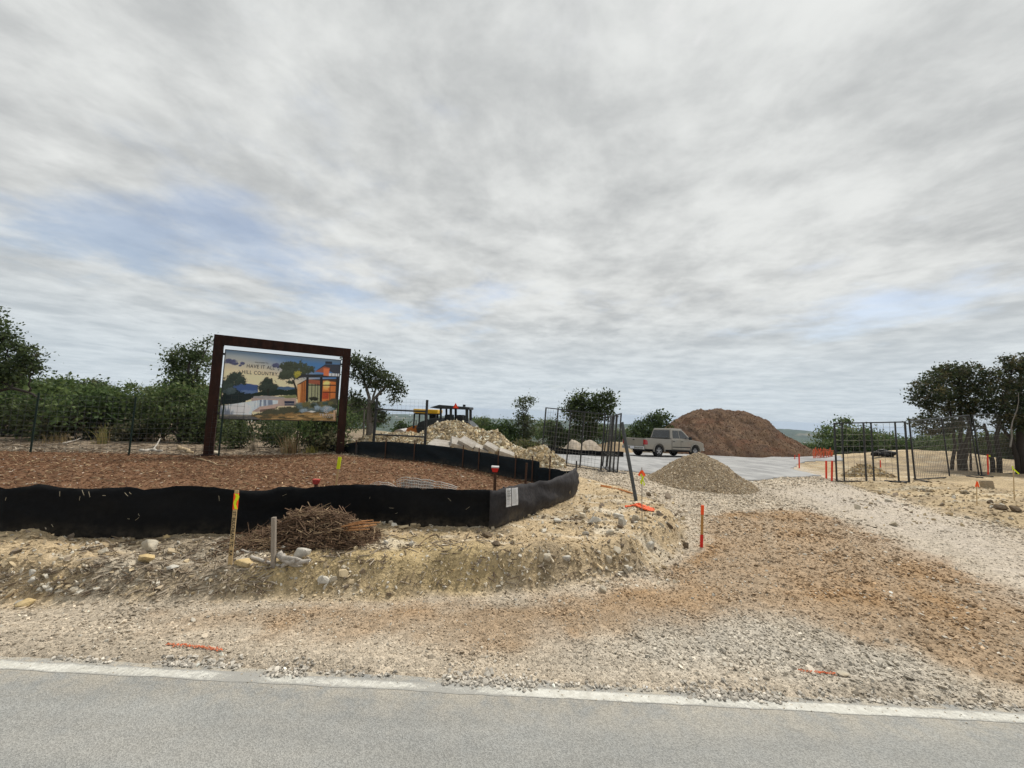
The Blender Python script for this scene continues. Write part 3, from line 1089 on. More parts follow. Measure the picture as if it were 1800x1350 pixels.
ret_b = [(858, 928.5), (869, 928.5), (885, 922), (910, 914), (935, 905), (960, 894), (985, 883), (1002, 875), (1012, 868)]
ret_t = [(858, 862), (869, 862.5), (885, 857), (910, 851), (935, 849), (960, 846), (980, 836), (994, 826), (1003, 821)]
t, g, hs, base = silt_fence('charcoal weathered silt fence end section bellied out beside the driveway', ret_b, ret_t, M_GREYFAB, None, GRP, wave=.06, seed=23, bulge=.05, sub=22)
stake_on(t, base, g[2].x - .02, g[2].y + .03, .50, M_BLACKSTEEL, back=.06)
stake_on(t, base, g[-1].x, g[-1].y, .66, M_BLACKSTEEL)
mudm = mat('dried_mud', (.45, .37, .22), rough=1, var=.25, scale=30)
mp = MB()
for k in range(26):
    f = rr.random()
    u, v = 993 + rr.uniform(-4, 6) + 4 * f, 832 + 34 * f
    i = 6
    p = T(u, v, g[7].y - .12 - .02 * f)
    mp.tube([p - base + Vector((rr.uniform(-.01, .01), 0, -.03)), p - base + Vector((0, -.01, 0)), p - base + Vector((rr.uniform(-.01, .01), 0, .03))], [.003, .006, .002], 4)
o = mp.build('mud_smear', mudm, t)
o['kind'] = 'stuff'

back_b = [(577, 795), (606, 796), (632, 801), (700, 808), (752, 812), (813, 822), (870, 834), (905, 842), (947, 850)]
back_t = [(577, 782), (606, 780), (630, 776), (700, 777), (752, 782), (813, 789), (870, 799), (905, 805), (948, 812)]
t, g, hs, base = silt_fence('blue black silt fence curving behind the bark bed below the rubble', back_b, back_t, M_BLUEFAB, None, GRP, wave=.04, seed=43)
for u in (626, 678, 728, 813, 842, 875, 905, 935):
    k = max(i for i in range(len(back_b) - 1) if back_b[i][0] <= u)
    f = (u - back_b[k][0]) / (back_b[k + 1][0] - back_b[k][0])
    p = g[k].lerp(g[k + 1], f)
    stake_on(t, base, p.x, p.y, hs[k] * (1 - f) + hs[k + 1] * f + rr.uniform(.04, .14), back=-.04)
for u, v, L in ((627, 785, .35),):
    p = T(u, v, g[2].y - .08)
    MB().box(p - base - Vector((0, 0, .1)), (.05, .01, .30)).build('tape', M_BLACKSTEEL, t)
end_b = [(944, 851), (965, 853), (985, 856), (1003, 861)]
end_t = [(944, 821), (965, 823), (985, 826), (1003, 827)]
t, g, hs, base = silt_fence('short dark silt fence piece closing the corner behind the bellied end section', end_b, end_t, M_BLUEFAB, None, GRP, wave=.03, seed=63)
stake_on(t, base, g[1].x, g[1].y, hs[1] + .28, back=-.04)
far_b = [(940, 788), (952, 792), (968, 797), (985, 799), (1020, 801), (1060, 803), (1096, 804)]
far_t = [(940, 777), (952, 780), (968, 785), (985, 788), (1020, 791), (1060, 793), (1096, 794)]
t, g, hs, base = silt_fence('distant black silt fence running across behind the stacked gate panels', far_b, far_t, M_BLACKFAB, None, 'far silt fences', wave=.05, seed=83)
stake_on(t, base, g[3].x, g[3].y, hs[3] + .05)
stake_on(t, base, g[5].x, g[5].y, hs[5] + .05)

# two paper notices stapled on the fence
fa, fb = G(885, 922), G(912, 913)
for (u0, u1, vt, vb, bold, lab) in ((891, 898.4, 859, 891.5, True, 'narrow white paper notice with bold print on the silt fence, left one'), (901, 910.5, 858, 889, False, 'white paper notice with fine print on the silt fence, right one')):
    Y = fa.y - .16 + (.05 if u0 > 899 else 0)
    p00, p10, p11, p01 = T(u0 - 1, vb, Y), T(u1 + .8, vb - 1.5, Y + .05), T(u1 - 1, vt - 1.2, Y + .05), T(u0 - .8, vt, Y)
    c = (p00 + p10 + p11 + p01) / 4
    w = ((p10 - p00).length + (p11 - p01).length) / 2
    h = ((p01 - p00).length + (p11 - p10).length) / 2
    ex_ = (p10 - p00).normalized()
    ez_ = ((p01 - p00) - ex_ * (p01 - p00).dot(ex_)).normalized()
    M = Matrix((ex_, ez_, ex_.cross(ez_))).transposed().to_4x4()
    pn = tag(empty('paper_notice', c), lab, 'notice', 'paper notices on the silt fence')
    nx_, nz_ = 6, 10
    vs = [(M @ Vector(((i / nx_ - .5) * w, (j / nz_ - .5) * h, .006 * math.sin(i * 1.1 + j * .5))))[:] for j in range(nz_ + 1) for i in range(nx_ + 1)]
    fs = [(j * (nx_ + 1) + i, j * (nx_ + 1) + i + 1, (j + 1) * (nx_ + 1) + i + 1, (j + 1) * (nx_ + 1) + i) for j in range(nz_) for i in range(nx_)]
    o = MB().add(vs, fs).build('sheet', M_PAPER, pn)
    sd = o.modifiers.new('thickness', 'SOLIDIFY')
    sd.thickness = .002
    ink = MB()
    for k in range(17):
        yk = h * (.42 - .05 * k)
        heavy = bold and k in (1, 2, 4, 6, 7, 10)
        L = w * (rr.uniform(.45, .78) if not heavy else rr.uniform(.5, .7))
        x = -w * .40
        while x < -w * .40 + L:
            ww = rr.uniform(.006, .02)
            ink.box(M @ Vector((x + ww / 2, yk, .0105)), (ww, h * (.022 if heavy else .010), .001), M.to_3x3())
            x += ww + .005
    ink.build('print', mat('grey_print', (.22, .22, .23), rough=.8) if not bold else M_INK, pn)

# ------------------------------------------------------------------ the big sign in its rusted steel frame
bL, bR = G(366, 801), G(597, 796)
bR = T(597, 797, bL.y * 1.15)
bR.z = Hs(bR.x, bR.y)
tL, tR = T(380, 584, bL.y), T(609, 617, bR.y)
zt = (tL.z + tR.z) / 2
ax = Vector((bR.x - bL.x, bR.y - bL.y, 0))
WID = ax.length
ang_ = math.atan2(ax.y, ax.x)
HT = zt - bL.z
sign = thing('billboard', 'large landscape billboard hung in a rusted steel frame on the bark bed', 'billboard', bL, ang_)
pw, pd = .225, .18
zR = bR.z - bL.z
MB().box((0, 0, HT / 2 - .15), (pw, pd, HT + .3)).build('post', M_RUST, sign, bevel=.008)
MB().box((WID, 0, (HT + zR) / 2 - .15), (pw, pd, HT - zR + .3)).build('post', M_RUST, sign, bevel=.008)
bh = .27
MB().box((WID / 2, 0, HT - bh / 2 + .0), (WID - pw - .004, pd - .006, bh)).build('beam', M_RUST, sign, bevel=.006)
for x in (0, WID):
    MB().box((x, 0, HT - bh - .012), (pw + .012, pd + .012, .018)).build('weld_plate', M_RUST, sign)
    MB().box((x, 0, (zR if x else 0) + .02), (pw + .10, pd + .10, .03)).build('base_plate', M_RUST, sign)
# panel
px0, px1 = pw / 2 + .045, WID - pw / 2 - .045
pz1 = HT - bh - .115
pz0 = T(384, 737, bL.y).z - bL.z
PWd, PHt = px1 - px0, pz1 - pz0
panel = MB().box(((px0 + px1) / 2, 0, (pz0 + pz1) / 2), (PWd, .05, PHt)).build('panel', M_BLACKSTEEL, sign, bevel=.004)
for x0, x1 in ((pw / 2, px0), (px1, WID - pw / 2)):
    for z in (pz0 + PHt * .08, pz1 - PHt * .07):
        MB().box(((x0 + x1) / 2, 0, z), (x1 - x0, .04, .06)).build('bracket', M_BLACKSTEEL, sign)

# printed picture: one coloured cell per dot of the print, composed in the print's own inches
nu, nvv = 380, 240
uu, vv_ = np.meshgrid((np.arange(nu) + .5) / nu, (np.arange(nvv) + .5) / nvv)
# homography from the unit square (v down) to the sheet the artwork was sketched on
src = np.array([(235, 65), (1645, 240), (1590, 1000), (175, 940)], float)
dst = np.array([(0, 0), (1, 0), (1, 1), (0, 1)], float)
A, B = [], []
for (x, y), (u, v) in zip(src, dst):
    A += [[u, v, 1, 0, 0, 0, -x * u, -x * v], [0, 0, 0, u, v, 1, -y * u, -y * v]]
    B += [x, y]
hm = np.append(np.linalg.solve(np.array(A), np.array(B)), 1).reshape(3, 3)
den = hm[2, 0] * uu + hm[2, 1] * vv_ + 1
AX = (hm[0, 0] * uu + hm[0, 1] * vv_ + hm[0, 2]) / den
AY = (hm[1, 0] * uu + hm[1, 1] * vv_ + hm[1, 2]) / den


def lin(c):
    c = np.array(c, float) / 255
    return np.where(c <= .04045, c / 12.92, ((c + .055) / 1.055) ** 2.4)


art = np.zeros((nvv, nu, 3))


def fill(m, c):
    global art
    m = np.clip(m, 0, 1)[..., None]
    art = art + (lin(c) - art) * m


def blob(cx, cy, rx, ry, c, s, rag=.5, sc=40, soft=.25):
    d = np.hypot((AX - cx) / rx, (AY - cy) / ry) + rag * fbm(AX / sc, AY / sc, s, 4, .6) + rag * .5 * fbm(AX / 9, AY / 9, s + 3, 3, .7)
    k = np.exp(.38 * fbm(AX / 15, AY / 13, s + 5, 4, .65) - .22 * np.clip((AY - cy) / ry, -1, 1))[..., None]
    global art
    m = np.clip(sst((1 - d) / soft + .5), 0, 1)[..., None]
    art = art + (np.clip(lin(c) * k, 0, 1) - art) * m


def polyg(pts, c, soft=6, s=0, rag=0):
    d = sdist(pts, AX.ravel(), AY.ravel()).reshape(AX.shape)
    if rag:
        d = d + rag * fbm(AX / 30, AY / 30, s, 4, .6)
    fill(sst(d / soft + .5), c)


rx_ = (AX - 200) / 1400
ry_ = (AY - (65 + .125 * (AX - 235))) / 480
fill(np.ones_like(AX), (222, 205, 165))
fill(sst(1 - ry_ * 1.5, .0, .9), (150, 160, 165))
fill(sst(rx_ * 1.1 - ry_ * .75, .0, .75), (70, 118, 170))
fill(sst(1 - ry_ * 6), (95, 118, 140))
fill(.6 * sst(.16 - np.abs(ry_ - .75)) * sst(1 - rx_ * 1.2), (236, 214, 150))
for b in ((290, 215, 75, 32), (350, 245, 40, 22), (440, 245, 32, 20), (415, 272, 20, 12), (850, 280, 48, 30), (885, 300, 22, 18), (265, 195, 38, 16)):
    blob(*b, (78, 82, 112), int(b[0]), .35, 30, .5)
polyg([(330, 505), (420, 500), (520, 508), (640, 530), (640, 640), (300, 640)], (58, 84, 132), 12, 1, 8)
polyg([(440, 585), (560, 590), (640, 600), (640, 650), (380, 650)], (84, 110, 150), 14, 2, 12)
polyg([(850, 552), (1000, 556), (1110, 566), (1110, 600), (850, 600)], (70, 96, 124), 10, 3, 8)
polyg([(560, 630), (650, 610), (860, 585), (1000, 595), (1120, 590), (1120, 670), (560, 670)], (32, 46, 38), 10, 4, 14)
polyg([(900, 672), (1115, 662), (1115, 712), (900, 696)], (120, 126, 84), 14, 5, 6)
polyg([(210, 590), (330, 560), (420, 610), (590, 640), (600, 690), (480, 740), (180, 780)], (30, 42, 42), 14, 6, 26)
for b in ((290, 480, 105, 75), (360, 420, 92, 70), (430, 470, 80, 55), (260, 560, 95, 60), (330, 410, 50, 40)):
    blob(*b, (50, 62, 54), int(b[1]), .7, 34, .3)
blob(300, 600, 80, 44, (66, 80, 82), 12, .6, 24)
for b in ((755, 510, 88, 62), (700, 560, 66, 44), (815, 560, 66, 46), (750, 560, 80, 60), (755, 470, 55, 35)):
    blob(*b, (48, 58, 50), int(b[0] + 3), .6, 26, .3)
polyg([(752, 580), (780, 580), (776, 670), (758, 670)], (38, 40, 34))
for b in ((1000, 300, 95, 60), (1120, 300, 100, 58), (1200, 345, 80, 60), (940, 420, 62, 48), (1040, 400, 105, 66), (1150, 400, 92, 58), (1040, 500, 44, 26), (1300, 350, 34, 40), (1010, 260, 50, 30)):
    blob(*b, (62, 70, 56), int(b[0] + 7), .75, 34, .3)
blob(1120, 405, 46, 44, (150, 142, 50), 31, .6, 24)
for a in ((1065, 470, 1100, 560), (1100, 560, 1128, 690)):
    x0, y0, x1, y1 = a
    polyg([(x0 - 13, y0), (x0 + 13, y0), (x1 + 12, y1), (x1 - 12, y1)], (48, 46, 40))
# terrace and pool
polyg([(590, 670), (740, 664), (970, 690), (960, 704), (700, 712), (560, 726)], (150, 146, 146), 6)
polyg([(560, 690), (720, 705), (890, 706), (1110, 700), (1115, 800), (900, 800), (640, 870), (580, 860)], (172, 150, 140), 10)
polyg([(180, 782), (700, 712), (888, 726), (886, 768), (660, 806), (572, 862), (570, 902), (180, 890)], (196, 208, 220), 6)
polyg([(180, 790), (470, 755), (560, 800), (520, 890), (180, 890)], (214, 222, 226), 30)
pool = sst(sdist([(180, 782), (700, 712), (888, 726), (886, 768), (660, 806), (572, 862), (570, 902), (180, 890)], AX.ravel(), AY.ravel()).reshape(AX.shape) / 8 + .5)
fill(.75 * pool * sst(fbm(AX / 16, AY / 260, 411, 3, .6) + .9 * sst(AY, 760, 880) * sst(420 - AX, 0, 160) + .9 * np.exp(-((AX - 740) / 90) ** 2) - .25, .1, .5), (66, 84, 112))
polyg([(175, 888), (570, 902), (560, 918), (175, 905)], (120, 118, 112), 4)
polyg([(660, 800), (880, 790), (860, 830), (660, 846)], (188, 160, 146), 5)
polyg([(668, 838), (860, 822), (840, 850), (668, 872)], (112, 92, 80), 5)
polyg([(965, 736), (1088, 740), (1086, 796), (970, 794)], (48, 54, 74), 4)
polyg([(965, 768), (1088, 770), (1086, 780), (968, 778)], (130, 128, 134), 3)
# house
polyg([(1120, 530), (1230, 470), (1640, 470), (1620, 760), (1230, 740), (1120, 720)], (74, 56, 44), 4)
polyg([(1122, 535), (1165, 525), (1165, 780), (1128, 770)], (206, 146, 88), 5)
polyg([(1168, 520), (1228, 480), (1222, 800), (1150, 790)], (176, 106, 48), 5)
for x in (1182, 1206):
    polyg([(x - 4, 500), (x + 4, 496), (x + 2, 790), (x - 6, 790)], (104, 60, 32), 4)
polyg([(1255, 505), (1410, 515), (1400, 770), (1250, 760)], (150, 152, 116), 5)
polyg([(1255, 470), (1412, 490), (1410, 545), (1255, 520)], (150, 84, 60), 5)
polyg([(1435, 490), (1590, 510), (1580, 740), (1420, 750)], (198, 112, 46), 5)
polyg([(1440, 500), (1500, 510), (1495, 610), (1438, 600)], (232, 158, 74), 14)
blob(1480, 540, 40, 46, (246, 196, 112), 77, .2, 30, .8)
polyg([(1430, 640), (1505, 640), (1500, 720), (1425, 720)], (168, 66, 30), 10)
for x in (1245, 1412, 1610):
    polyg([(x - 14, 440), (x + 16, 446), (x + 8, 790), (x - 18, 780)], (36, 36, 38), 4)
for x in (1300, 1340, 1372, 1520):
    polyg([(x - 4, 525), (x + 4, 525), (x, 740), (x - 8, 740)], (44, 42, 40), 4)
polyg([(1250, 535), (1590, 545), (1590, 558), (1250, 548)], (40, 38, 38), 4)
polyg([(1430, 628), (1590, 634), (1590, 646), (1430, 640)], (60, 40, 30), 4)
polyg([(1085, 470), (1180, 402), (1640, 418), (1640, 452), (1270, 446), (1180, 440)], (50, 52, 56), 4)
polyg([(1335, 372), (1460, 282), (1640, 290), (1640, 405), (1560, 400), (1450, 330)], (58, 62, 72), 4)
polyg([(1335, 372), (1450, 310), (1520, 332), (1500, 400)], (150, 84, 62), 6)
polyg([(1440, 330), (1510, 340), (1505, 432), (1440, 425)], (206, 110, 64), 5)
polyg([(1505, 395), (1640, 408), (1636, 440), (1505, 432)], (198, 202, 206), 5)
for x in (1540, 1580, 1610):
    polyg([(x - 3, 395), (x + 3, 395), (x + 3, 440), (x - 3, 440)], (60, 60, 64), 3)
polyg([(1462, 245), (1545, 250), (1545, 282), (1462, 278)], (44, 50, 60), 4)
blob(1320, 715, 60, 26, (44, 46, 34), 88, .5, 16)
# planting in front
polyg([(575, 900), (760, 840), (1000, 810), (1220, 770), (1600, 720), (1600, 960), (570, 960)], (74, 74, 56), 20, 9, 40)
for k in range(26):
    blob(RNG.uniform(1130, 1590), RNG.uniform(760, 880), RNG.uniform(24, 60), RNG.uniform(16, 34), [(58, 78, 72), (84, 100, 100), (52, 62, 46), (98, 96, 60)][k % 4], 200 + k, .6, 16, .6)
for b in ((1365, 832, 40, 26), (1480, 850, 80, 36), (1200, 862, 50, 24)):
    blob(*b, (128, 146, 158), int(b[0]), .4, 18, .6)
polyg([(1240, 876), (1290, 862), (1350, 876), (1300, 892)], (206, 206, 200), 6)
polyg([(560, 955), (900, 905), (1250, 885), (1420, 900), (1590, 880), (1600, 1010), (560, 990)], (138, 110, 66), 26, 10, 30)
for k in range(40):
    blob(RNG.uniform(560, 1560), RNG.uniform(905, 975), RNG.uniform(30, 90), RNG.uniform(5, 12), [(104, 84, 52), (160, 130, 82), (86, 78, 54), (176, 140, 84)][k % 4], 300 + k, .5, 20, .6)
polyg([(170, 905), (560, 918), (700, 960), (170, 950)], (92, 92, 90), 10, 11, 8)
polyg([(1560, 865), (1582, 862), (1578, 985), (1558, 985)], (182, 150, 120), 4)
hz_ = sst(AY, 520, 640)[..., None]
art = art * np.exp((.05 + .20 * hz_) * fbm(AX / 11, AY / 7, 401, 4, .7)[..., None] + .12 * hz_ * fbm(AX / 60, AY / 30, 405, 3)[..., None])
lum = art.mean(2, keepdims=True)
art = np.clip((lum + (art - lum) * .92) * 1.45, 0, 1)
gx, gz = np.meshgrid(np.arange(nu + 1) / nu, np.arange(nvv + 1) / nvv)
mg = .022
V = np.stack([px0 + mg + gx.ravel() * (PWd - 2 * mg), np.full(gx.size, -.0275), pz1 - mg - gz.ravel() * (PHt - 2 * mg)], 1)
ii = np.arange((nu + 1) * (nvv + 1)).reshape(nvv + 1, nu + 1)
q = np.stack([ii[1:, :-1], ii[1:, 1:], ii[:-1, 1:], ii[:-1, :-1]], -1).reshape(-1, 4)
me = np_mesh('printed_picture', V, q)
add_col(me, np.repeat(np.clip(art, .002, .95).reshape(-1, 3), 4, axis=0), domain='CORNER')
M_PRINT = mat('vinyl_print', (0, 0, 0), rough=.55, attr='Col', spec=.25)
link('printed_picture', me, M_PRINT, panel)


def on_print(ax_, ay_, lift=.031):
    w = np.linalg.solve(hm - np.array([[0, 0, ax_], [0, 0, ay_], [0, 0, 0]]) * 0, np.array([ax_, ay_, 1.0]))
    u, v = w[0] / w[2], w[1] / w[2]
    return Vector((px0 + mg + u * (PWd - 2 * mg), -lift, pz1 - mg - v * (PHt - 2 * mg)))


RX90 = Matrix.Rotation(math.pi / 2, 4, 'X')
M_SIGNINK = mat('dark_sign_ink', (.055, .05, .055), rough=.6)
for txt, x, y, size, sx_, m_ in (('WELCOME TO', 680, 243, .050, .95, M_SIGNINK), ('HAVE IT ALL', 672, 298, .150, .76, M_SIGNINK), ('HILL COUNTRY', 662, 377, .150, .76, M_SIGNINK), ('TRAVIS', 1475, 922, .105, 1.1, M_WHITE), ('C L U B', 1475, 947, .060, 1.0, M_WHITE)):
    text_mesh('lettering', txt, size, m_, panel, Matrix.Translation(on_print(x, y)) @ RX90, sx=sx_, spacing=1.12)
# monogram: a T over a C
c = on_print(1480, 858)
mb = MB()
for a0, a1, r0 in ((50, 310, .072), (60, 300, .030)):
    pts = [c + Vector((math.cos(rad(a)) * r0, -.001, math.sin(rad(a)) * r0 - .02)) for a in range(a0, a1 + 1, 13)]
    for a, b in zip(pts, pts[1:]):
        mb.bar(a, b, .014, .004, up=(0, 1, 0))
mb.box(c + Vector((0, -.001, .082)), (.13, .004, .014))
mb.box(c + Vector((0, -.001, .045)), (.014, .004, .075))
mb.build('emblem', M_WHITE, panel)

# ------------------------------------------------------------------ wire game fence on the left, with its pipe brace
def wire_grid(mb, a, b, ta, tb, zs, xs, r=.003):
    """wires between two uprights; zs, xs are fractions"""
    for f in zs:
        mb.tube([Vector(a).lerp(Vector(ta), f), Vector(b).lerp(Vector(tb), f)], r, 3, cap=False)
    for f in xs:
        mb.tube([Vector(a).lerp(Vector(b), f), Vector(ta).lerp(Vector(tb), f)], r, 3, cap=False)


fpx = [(-260, 788, -230, 688), (-95, 792, -80, 690), (53, 796, 62, 690), (226, 801, 234, 697), (384, 802, 392, 690), (520, 797, 527, 700), (655, 782, 662, 704)]
fb_ = [G(u, v) for u, v, _, _ in fpx]
for k in range(1, 5):
    pass
ftop = []
for p, (u, v, u1, v1) in zip(fb_, fpx):
    tp = T(u1, v1, p.y)
    ftop.append(Vector((p.x + .25 * (tp.x - p.x), p.y + .04, min(max(tp.z, p.z + 1.25), p.z + 1.75))))
wf = thing('wire_fence', 'tall wire mesh game fence on dark steel posts in front of the scrub', 'fence', fb_[2])
for p, q_ in list(zip(fb_, ftop))[:-1]:
    mb = MB().bar(p - wf.location - Vector((0, 0, .2)), q_ - wf.location, .045, .012)
    mb.bar(p - wf.location - Vector((0, 0, .2)), q_ - wf.location, .010, .045)
    mb.build('post', M_TPOST, wf)
mb = MB()
zs = [0.03, .09, .15, .22, .29, .37, .45, .53, .61, .70, .80, .90, .97]
for i in range(len(fb_) - 1):
    a, b = fb_[i] - wf.location, fb_[i + 1] - wf.location
    L = (b - a).length
    wire_grid(mb, a, b, ftop[i] - wf.location, ftop[i + 1] - wf.location, zs, [j / (L / .16) for j in range(int(L / .16))], .0030)
o = mb.build('wire_mesh', M_DARKWIRE, wf)
o['kind'] = 'stuff'

ba = G(655, 796)
bb = T(746, 800, ba.y)
bb.z = Hs(bb.x, bb.y)
br = thing('fence_brace', 'black pipe fence brace of two posts and two rails left of the rubble', 'fence brace', ba)
t1, t2 = T(662, 699, ba.y), T(751, 703, bb.y)
t1.y += .05
MB().tube([Vector((0, 0, -.2)), t1 - ba], .045, 8).build('post', M_BLACKSTEEL, br)
MB().tube([bb - ba - Vector((0, 0, .2)), t2 - ba], .045, 8).build('post', M_BLACKSTEEL, br)
for (va, vb) in ((719.5, 723.5), (763.5, 768)):
    MB().tube([T(661 - (va - 719) * .08, va, ba.y) - ba, T(749 - (va - 719) * .06, vb, bb.y) - ba], .028, 8).build('rail', M_BLACKSTEEL, br)
mb = MB()
wire_grid(mb, Vector((0, 0, .8)), bb - ba + Vector((0, 0, .8)), t1 - ba, t2 - ba, [i / 9 for i in range(10)], [i / 12 for i in range(13)], .0022)
o = mb.build('wire_mesh', M_DARKWIRE, br)
o['kind'] = 'stuff'


# ------------------------------------------------------------------ temporary gate panels
def gate_panel(label, A, B, TA, TB, mids, group, cell=.17, skip_wire=False, r=.0042, foot=True, w=.045):
    t = thing('mesh_gate', label, 'gate', A, group=group)
    a, b, ta, tb = Vector((0, 0, 0)), B - A, TA - A, TB - A
    up = (b - a).cross(ta - a).normalized()
    MB().bar(a, ta, w, w, up).build('post', M_BLACKSTEEL, t, bevel=.004)
    MB().bar(b, tb, w, w, up).build('post', M_BLACKSTEEL, t, bevel=.004)
    for f in mids:
        MB().bar(a.lerp(b, f), ta.lerp(tb, f), w * .8, w * .8, up).build('bar', M_BLACKSTEEL, t)
    d = (b - a).normalized() * w * .5
    MB().bar(a + d + (ta - a).normalized() * w * .5, b - d + (tb - b).normalized() * w * .5, w * .9, w * .9, up).build('rail', M_BLACKSTEEL, t)
    MB().bar(ta + d - (ta - a).normalized() * w * .5, tb - d - (tb - b).normalized() * w * .5, w * .9, w * .9, up).build('rail', M_BLACKSTEEL, t)
    if not skip_wire:
        mb = MB()
        L, h = (b - a).length, (ta - a).length
        nz = int(h / cell)
        zs_ = [(i / nz) ** 1.15 for i in range(1, nz)]
        wire_grid(mb, a, b, ta, tb, zs_, [i / (L / cell) for i in range(1, int(L / cell))], r)
        o = mb.build('wire_mesh', M_WIRE, t)
        o['kind'] = 'stuff'
    return t


GP = 'black steel gate panels beside the entrance'
A = G(951, 813)
B = G(1056, 828)
TA, TB = T(960, 716, A.y + .1), T(1064, 727, B.y + .1)
gate_panel('wide black mesh gate panel standing open left of the stacked panels', A, B, TA, TB, [.235, .47, .69], GP)
far_, near_ = G(1059, 825), G(1086, 830)
for k, (u0, v0, u1, v1, un, vn, utn, vtn, lab) in enumerate((
        (1059, 824, 1069, 732, 1071, 830, 1078, 729, 'edge on black gate panel, leftmost of the leaning stack'),
        (1067, 826, 1075, 731, 1078, 831, 1084, 728, 'edge on black gate panel, second of the leaning stack'),
        (1071, 826, 1079, 730, 1085, 831, 1092, 726, 'edge on black gate panel at the right of the leaning stack'))):
    A = G(un, vn)
    Bf = A + Vector((u0 - un, 0, 0)) * 0
    Yb = A.y + 2.2 - .15 * k
    Bp = T(u0, v0 - 2, Yb)
    Bp.z = Hs(Bp.x, Bp.y)
    gate_panel(lab, A, Bp, T(utn, vtn, A.y + .06), T(u1 + 1, v1, Yb + .06), [.5], 'stacked gate panels', cell=.3)
for k, (u0, v0, u1, v1) in enumerate(((1052, 829, 1078, 829.5), (1078, 830, 1100, 833))):
    a, b = G(u0, v0), G(u1, v1)
    tag(MB().bar(Vector((0, 0, .02)), b - a + Vector((0, 0, .02)), .10, .02).build('foot_plate', M_BLACKSTEEL, None, a), ['flat black steel foot plate lying under the stacked gate panels', 'flat black steel foot plate poking out right of the stacked panels'][k], 'foot plate', 'flat panel feet')

A, B = G(1471, 847), G(1598, 848)
gate_panel('black mesh gate panel right of the drive, the leftmost of three', A, B, T(1466.5, 743, A.y + .04), T(1590.5, 740.5, B.y + .04), [.11, .42, .53, .865], GP)
A, B = G(1609, 844), G(1721, 836)
gate_panel('black mesh gate panel in front of the big dark juniper trunks, middle of three', A, B, T(1598, 739, A.y + .05), T(1703, 729, B.y + .05), [.49], GP)
A, B = G(1726, 836), G(1864, 827)
gate_panel('black mesh gate panel at the right edge with the orange red stake behind', A, B, T(1709, 729, A.y + .05), T(1842, 718, B.y + .05), [.42], GP)
for k, (u0, v0, u1, v1) in enumerate(((1556, 846, 1582, 849), (1584, 848, 1592, 850), (1607, 843, 1630, 848), (1700, 838, 1727, 841), (1724, 837, 1745, 839))):
    a, b = G(u0, v0), G(u1, v1)
    tag(MB().bar(Vector((0, 0, .025)), b - a + Vector((0, 0, .025)), .06, .04).build('foot_bar', M_BLACKSTEEL, None, a, bevel=.004),
        ['short black steel foot bar under the right part of the leftmost right hand panel', 'stub of a black foot bar at the corner of the leftmost right hand panel', 'black steel foot bar at the gap between the leftmost and middle panels',
         'black steel foot bar below the joint of the middle and rightmost panels, left one', 'black steel foot bar below the joint of the middle and rightmost panels, right one'][k], 'foot bar', 'panel foot bars')

# ------------------------------------------------------------------ leaning pipe with the orange netting at its foot
pb = G(1118, 880)
pp = thing('steel_pipe', 'dark grey steel pipe leaning over out of the orange netting', 'pipe', pb)
pt = T(1093, 742, pb.y + .05)
MB().tube([Vector((.02, 0, -.15)), Vector((0, 0, 0)), pt - pb], .034, 12).build('tube', mat('grey_pipe', (.065, .075, .08), rough=.5, var=.2, scale=10), pp)


def crumple(label, cat, name, c, L, w, h, ang, m, seed, n=14):
    """a limp, folded length of netting lying on the ground"""
    r = random.Random(seed)
    mb = MB()
    for k in range(n):
        pts = []
        f = (k / (n - 1) - .5)
        for j in range(9):
            s_ = j / 8 - .5
            x = s_ * L + r.uniform(-.02, .02)
            y = f * w * (1 - .5 * abs(s_)) + .05 * math.sin(5 * s_ + seed) + r.uniform(-.015, .015)
            X, Y = x * math.cos(ang) - y * math.sin(ang), x * math.sin(ang) + y * math.cos(ang)
            z = Hs(c.x + X, c.y + Y) - c.z + h * math.exp(-(s_ * 3.2) ** 2) * (1 - abs(f)) * r.uniform(.4, 1) + .012
            pts.append((X, Y, z))
        mb.tube(pts, r.uniform(.006, .014), 4)
    for k in range(16):
        s_ = r.uniform(-.45, .45)
        x = s_ * L
        z0 = h * math.exp(-(s_ * 3.2) ** 2) * .6
        pts = []
        for f in (-.5, -.2, .1, .5):
            y = f * w
            X, Y = x * math.cos(ang) - y * math.sin(ang), x * math.sin(ang) + y * math.cos(ang)
            pts.append((X + r.uniform(-.02, .02), Y, Hs(c.x + X, c.y + Y) - c.z + z0 * (1 - abs(f)) + .016))
        mb.tube(pts, .007, 4)
    return tag(mb.build(name, m, None, c), label, cat)


crumple('crumpled orange safety netting at the foot of the leaning pipe', 'netting', 'safety_netting', G(1124, 893), .46, .22, .075, rad(-24), mat('netting_orange', (.72, .115, .03), rough=.7, var=.2, scale=12), 3)
mb = MB()
c = G(1085, 860)
for k in range(3):
    pts = []
    for u, v in ((1056, 853 + k * 1.2), (1070, 856 + k), (1085, 860), (1098, 863 + k * .6), (1112, 868)):
        p = G(u, v)
        pts.append(p - c + Vector((0, 0, .012)))
    mb.tube(pts, .010, 5)
tag(mb.build('orange_strap', mat('faded_orange', (.62, .26, .09), rough=.8, var=.2, scale=12), None, c), 'faded orange strap lying on the dirt left of the leaning pipe', 'strap')
